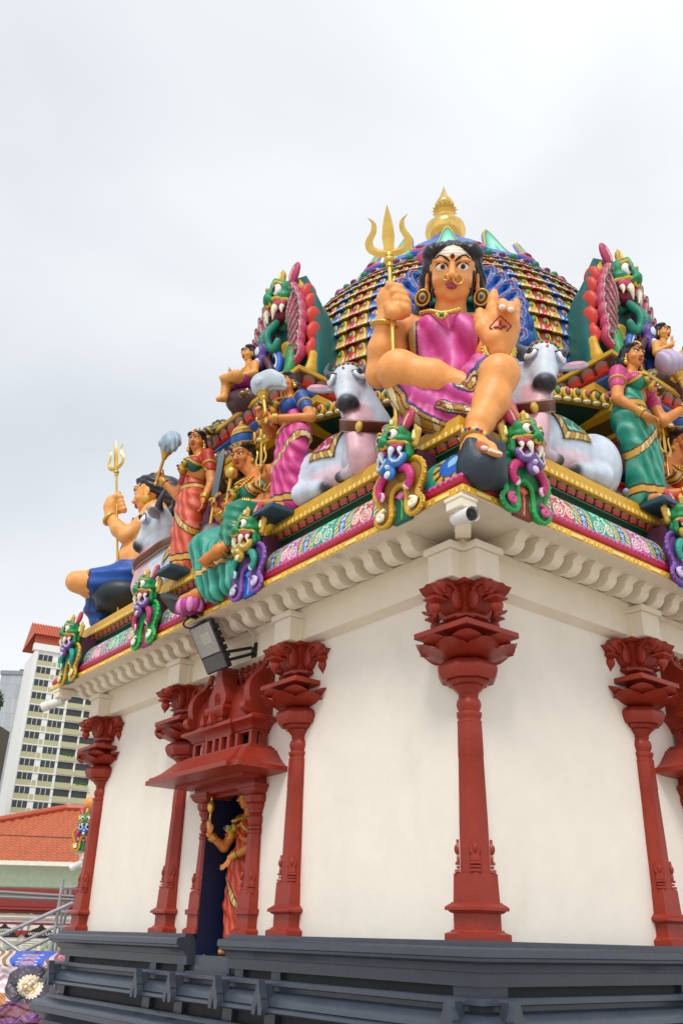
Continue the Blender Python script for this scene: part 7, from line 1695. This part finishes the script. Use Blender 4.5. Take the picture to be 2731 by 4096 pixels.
part('roof_cable', tube(bez([F24.P(ul, .2, zr0+.72), F24.P(-6, .16, zr0+.60), F24.P(ur, .1, zr0+.56)], 16), .012, 5), BLK, hall)
# ---- second shrine: its eave corner with a lion mask
F19 = bgf(19.); sh2 = thing('second_shrine', 'far shrine corner with small painted eave behind the left red column', 'shrine', tuple(F19.P(-4.4, -1, GZ)))
ue, ze = uz(F19, 292, 3402)
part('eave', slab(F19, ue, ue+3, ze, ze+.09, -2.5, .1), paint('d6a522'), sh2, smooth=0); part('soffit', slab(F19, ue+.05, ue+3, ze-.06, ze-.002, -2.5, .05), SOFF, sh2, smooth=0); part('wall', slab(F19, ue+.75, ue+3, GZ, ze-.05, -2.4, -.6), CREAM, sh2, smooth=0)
part('painted_roll', slab(F19, ue+.12, ue+3, ze+.09, ze+.22, -2.4, .02, .03), paint('a83a7a'), sh2, smooth=30); part('petal_band', slab(F19, ue+.25, ue+3, ze+.22, ze+.42, -2.3, -.1, .03), paint('2f9a86'), sh2, smooth=30)
yl = yali('gold', 'small distant lion mask with blue tongue on the far shrine', tuple(F19.P(ue+.24, .14, ze+.02)), math.atan2(NH[0], -NH[1])*0+math.atan2(NH[1], NH[0])+pi/2); yl.scale = (.86, .86, .95)
S = Sculpt(.02); kk = F19.J(362, 3215, .05); S.chain([F19.J(420, 3215, 0), kk, F19.J(400, 3270, 0)], [.16, .13, .1], 'e09a50', .05); S.chain([F19.J(430, 3260, -.1), F19.J(430, 3340, -.1)], [.2, .2], '8a2a50', .05)
V, F, C = S.build(); tag(part('distant_statue', (V, F, C), MV, None, smooth=180), 'orange knee of a statue on the far shrine, beside the left red column', 'statue')
b_ = F19.P(ue+.28, .0, ze-.05); cctv('small white security camera under the far shrine eave', b_+np.array([0, 0, -.20])-F19.r*.12, -F19.r*.8+np.array([0, 0, -.45]), b_, 1.25)
# ---- information boards
F16 = bgf(23.6); Zs = lambda y: uz(F16, 120, y)[1]
from mathutils import Euler
def textmesh(body, size, name):
    cu = bpy.data.curves.new(name, 'FONT'); cu.body = body; cu.size = size; cu.align_x = 'CENTER'; cu.extrude = .004; cu.space_line = .85
    o = bpy.data.objects.new(name, cu); COL.objects.link(o); dg = bpy.context.evaluated_depsgraph_get(); me = bpy.data.meshes.new_from_object(o.evaluated_get(dg)); bpy.data.objects.remove(o); return me
def board(label, pxc, lines, txtsize, pic):
    uc = uz(F16, pxc, 3740)[0]; t = thing('information_board', label, 'sign', tuple(F16.P(uc, 0, GZ)), 'information boards')
    part('panel', slab(F16, uc-.48, uc+.48, GZ, Zs(3700), -.08, 0), paint('d8d4c4', .6), t, smooth=0)
    o = [(-.46, 0), (.46, 0), (.46, .10), (.40, .12), (.34, .22), (.22, .30), (.10, .35), (.03, .44), (0, .50), (-.03, .44), (-.10, .35), (-.22, .30), (-.34, .22), (-.40, .12), (-.46, .10)]
    zb = Zs(3751)
    for sc_, dd, m, nm in ((1.04, .012, HR, 'plaque_edge'), (1., .02, paint('0d0c0e', .5), 'plaque')):
        V, F = prism([(x*sc_*.77, z*sc_*.77) for x, z in o], 'y', -dd, -.0); W = F16.p0*np.array([1, 1, 0])+(uc+V[:, [0]])*F16.r+(-V[:, [1]])*F16.n+(V[:, [2]]*.82+zb)*F16.z; part(nm, (W, [f[::-1] for f in F]), m, t, smooth=0)
    me = textmesh(lines, txtsize, 'lettering'); me.materials.clear(); me.materials.append(paint('f2f0ea', .5)); to = obj('lettering', me, None, t)
    P = F16.P(uc, .026, zb+(.06 if '\n' not in lines else .125))-_wbase(t); to.matrix_local = Matrix(((F16.r[0], 0, F16.n[0], P[0]), (F16.r[1], 0, F16.n[1], P[1]), (0, 1, 0, P[2]), (0, 0, 0, 1)))
    for i in range(6): part('text_line', slab(F16, uc-.40, uc-.02-.1*(i % 3 == 2), zb-.08-i*.05, zb-.065-i*.05, 0, .004), paint('8a8880', .7), t, smooth=0)
    part('picture', slab(F16, uc+.04, uc+.42, zb-.44, zb-.08, 0, .006), mat('map_print', (.35, .42, .30), .6, vary=.8, vscale=14), t, smooth=0)
    return t
board('board with black ogee plaque reading ARCHITECTURE', 162, 'ARCHITECTURE', .086, 0); board('board with black ogee plaque cut off by the left picture edge', 14, 'MARIAMMAN\nTEMPLE', .086, 1)
for i, px in enumerate((78, 104)):
    u_ = uz(F16, px, 3720)[0]; t = thing('hanging_pendant', ['red stepped pendant on the boards, left of the pair', 'red stepped pendant on the boards, right of the pair'][i], 'ornament', tuple(F16.P(u_, .05, Zs(3745))), 'red stepped pendants')
    part('white_shaft', slab(F16, u_-.045, u_+.045, Zs(3724), Zs(3698), 0, .06), paint('d8d8dc'), t, smooth=0)
    for y0, y1, w in ((3700, 3693, .09), (3729, 3722, .085), (3735, 3729, .065), (3740, 3735, .045), (3746, 3740, .02)): part('red_step', slab(F16, u_-w, u_+w, Zs(y0), Zs(y1), 0, .08), HR, t, smooth=0)
# ---- scaffold
FS = bgf(13.6); sf = thing('scaffold', 'aluminium scaffold with ladder frame and diagonal braces', 'scaffold', tuple(FS.P(-4.5, 0, GZ)))
def z2(x, y, d=0.): return FS.J(x*.3596, 3250+y*.3596, d)
def pole(name, a, b, r=.024): part(name, tube([z2(*a), z2(*b)], r, 10), STEEL, sf, smooth=60)
pole('post', (706, 742), (560, 1640), .026); pole('post', (738, 850, -.2), (610, 1640, -.2), .02); pole('post', (795, 850, -.3), (660, 1500, -.3), .02); pole('rung', (690, 845), (860, 830, -.3), .022); pole('rung', (670, 1105), (780, 1100, -.3), .02); pole('rung', (640, 1275), (760, 1270, -.3), .02)
part('beam', join(tube([z2(-60, 880), z2(830, 935)], .022, 8), tube([z2(-60, 935), z2(830, 972)], .022, 8), (np.array([z2(-60, 880, .005), z2(830, 935, .005), z2(830, 972, .005), z2(-60, 935, .005)]), [(0, 1, 2, 3)])), mat('weathered_steel', (.22, .21, .21), .5, metal=.4), sf, smooth=60)
pole('brace', (-60, 1400, .1), (815, 1005, .1), .028); pole('brace', (-40, 1575, .0), (640, 1262, .0), .022); pole('brace', (230, 1560, .15), (600, 1380, .15), .026); pole('brace', (-60, 1350, .2), (290, 1590, .2), .026); pole('brace', (-60, 1480, .05), (180, 1600, .05), .02)
# ---- printed tarpaulin over a heap
FTp = bgf(12.6)
def tarp():
    xs = np.arange(-160, 800, 4.); ys = np.arange(1545, 2600, 4.); X, Y = np.meshgrid(xs, ys); x, y = X.ravel(), Y.ravel()
    P0 = FTp.J(0, 3250); n_ = len(x)
    ox = x*.3596; oy = 3250+y*.3596
    D = CR[None]*((ox-IW/2)/FPX)[:, None]-CU[None]*((oy-IH/2)/FPX)[:, None]+CF[None]
    tq = ((FTp.p0-CAM)@FTp.n)/(D@FTp.n); W = CAM+D*tq[:, None]
    wr = lambda a, b, p: np.sin(x*a+p)*np.sin(y*b+p*1.7)
    crump = .05*wr(.012, .015, 1)+.02*wr(.03, .026, 2.3)+.010*np.abs(np.sin(x*.035+2*np.sin(y*.02)))+.008*np.abs(np.sin(y*.045+2*np.sin(x*.025)))
    d = -.55*np.exp(-((y-1545)/70)**2)-.9*np.clip((x-600)/200, 0, 1)**2+crump+.25*np.clip((y-1720)/600, 0, 1)
    W = W+FTp.n*d[:, None]
    # prints
    C = np.tile(np.array(lin('7a6a86')), (n_, 1)).astype(float)
    def put(m, c): C[m] = lin(c) if isinstance(c, str) else c
    low = y > 2085+20*np.sin(x*.02); put(low, '8a5a6a'); put(low & (np.sin(y*.03+x*.006) > .3), '7a4a86'); put(low & (x < 140) & (y < 2140), 'b87a48'); put(low & (np.sin(y*.05+2*np.sin(x*.01)) > .8), '5a2a30')
    left = (x < 190) & (y > 1660) & (y <= 2085); put(left, 'd8c0cc'); put(left & (np.sin(y*.07+np.sin(x*.03)*2) > .4), 'efe6ea'); put((x < 120) & (y > 2000) & (y < 2110), 'c07a40')
    right = (x > 500) & (y < 1740); put(right, 'c8bcc4'); put(right & (np.sin((x-y)*.06) > .2), '8a4a3a'); put(right & (x > 620), 'd05a86'); put(right & (x > 630) & (np.sin(x*.2)*np.sin(y*.25) > .3), '2a2430')
    blue = (y > 1555) & (y < 1712) & (x > 40+.75*(y-1565)) & (x < 515-.25*(y-1565)); put((y < 1712) & (x < 40+.75*(y-1565)), '8a6a4a'); put((y < 1712) & (x < 40+.75*(y-1565)) & (np.sin((x-.75*y)*.07) > 0), 'd8c8b4'); put(blue, '2a5ad0')
    for cy in (1592, 1625, 1660, 1690): e = ((x-290)/125)**2+((y-cy)/11)**2; put(blue & (e < 1), 'e0c8d4'); put(blue & (e < .55), '8a3a5a'); put(blue & (e < .2), 'd8a070')
    dark = ((np.abs(x-375)/285)**2.6+(np.abs(y-1915)/205)**2.6 < 1) & (y > 1708); put(dark, '4c4652'); put((y > 1708) & (y < 1900) & (x > 560) & ~dark, '5a5260')
    # sun disc and om sign
    ex, ey = x-365, (y-1935)*1.06; r = np.hypot(ex, ey); a = np.arctan2(ey, ex); pt = 128+20*np.abs(((a*20/(2*pi)) % 1)*2-1)
    put(r < pt, 'ece6d2'); put((np.abs(r-118) < 4), 'd2b050'); put(r < 112, 'e9e6df')
    def stroke(pts, w):
        pp = bez([(p[0], p[1], 0) for p in pts], 40)[:, :2]; q = np.where(r < 125)[0]
        dd = np.min(np.hypot(x[q][:, None]-pp[None, :, 0], y[q][:, None]-pp[None, :, 1]), 1); put(q[dd < w], 'd0a020')
    stroke([(300, 1925), (318, 1900), (345, 1915), (338, 1948), (308, 1950), (290, 1915), (310, 1868), (370, 1850), (430, 1868), (448, 1910), (430, 1945), (400, 1950), (385, 1925), (400, 1905)], 9)
    stroke([(310, 1985), (335, 1972), (360, 1990), (345, 2010), (320, 2000)], 8); stroke([(360, 1990), (385, 1975), (405, 1960), (410, 1990), (390, 2010)], 8); stroke([(345, 1885), (348, 1868)], 4); stroke([(362, 1885), (362, 1866), (376, 1870), (376, 1886)], 4)
    nx, ny = len(xs), len(ys); jj, ii = np.meshgrid(np.arange(ny-1), np.arange(nx-1), indexing='ij'); k = (jj*nx+ii).ravel(); F = np.stack([k, k+nx, k+nx+1, k+1], 1)
    return W, F, C
tp = part('printed_tarpaulin', tarp(), mat('vinyl_print', None, .38, bump=.1, bscale=30, vary=.08), None, smooth=180); tag(tp, 'crumpled printed tarpaulin with golden om emblem on dark ground', 'tarpaulin')
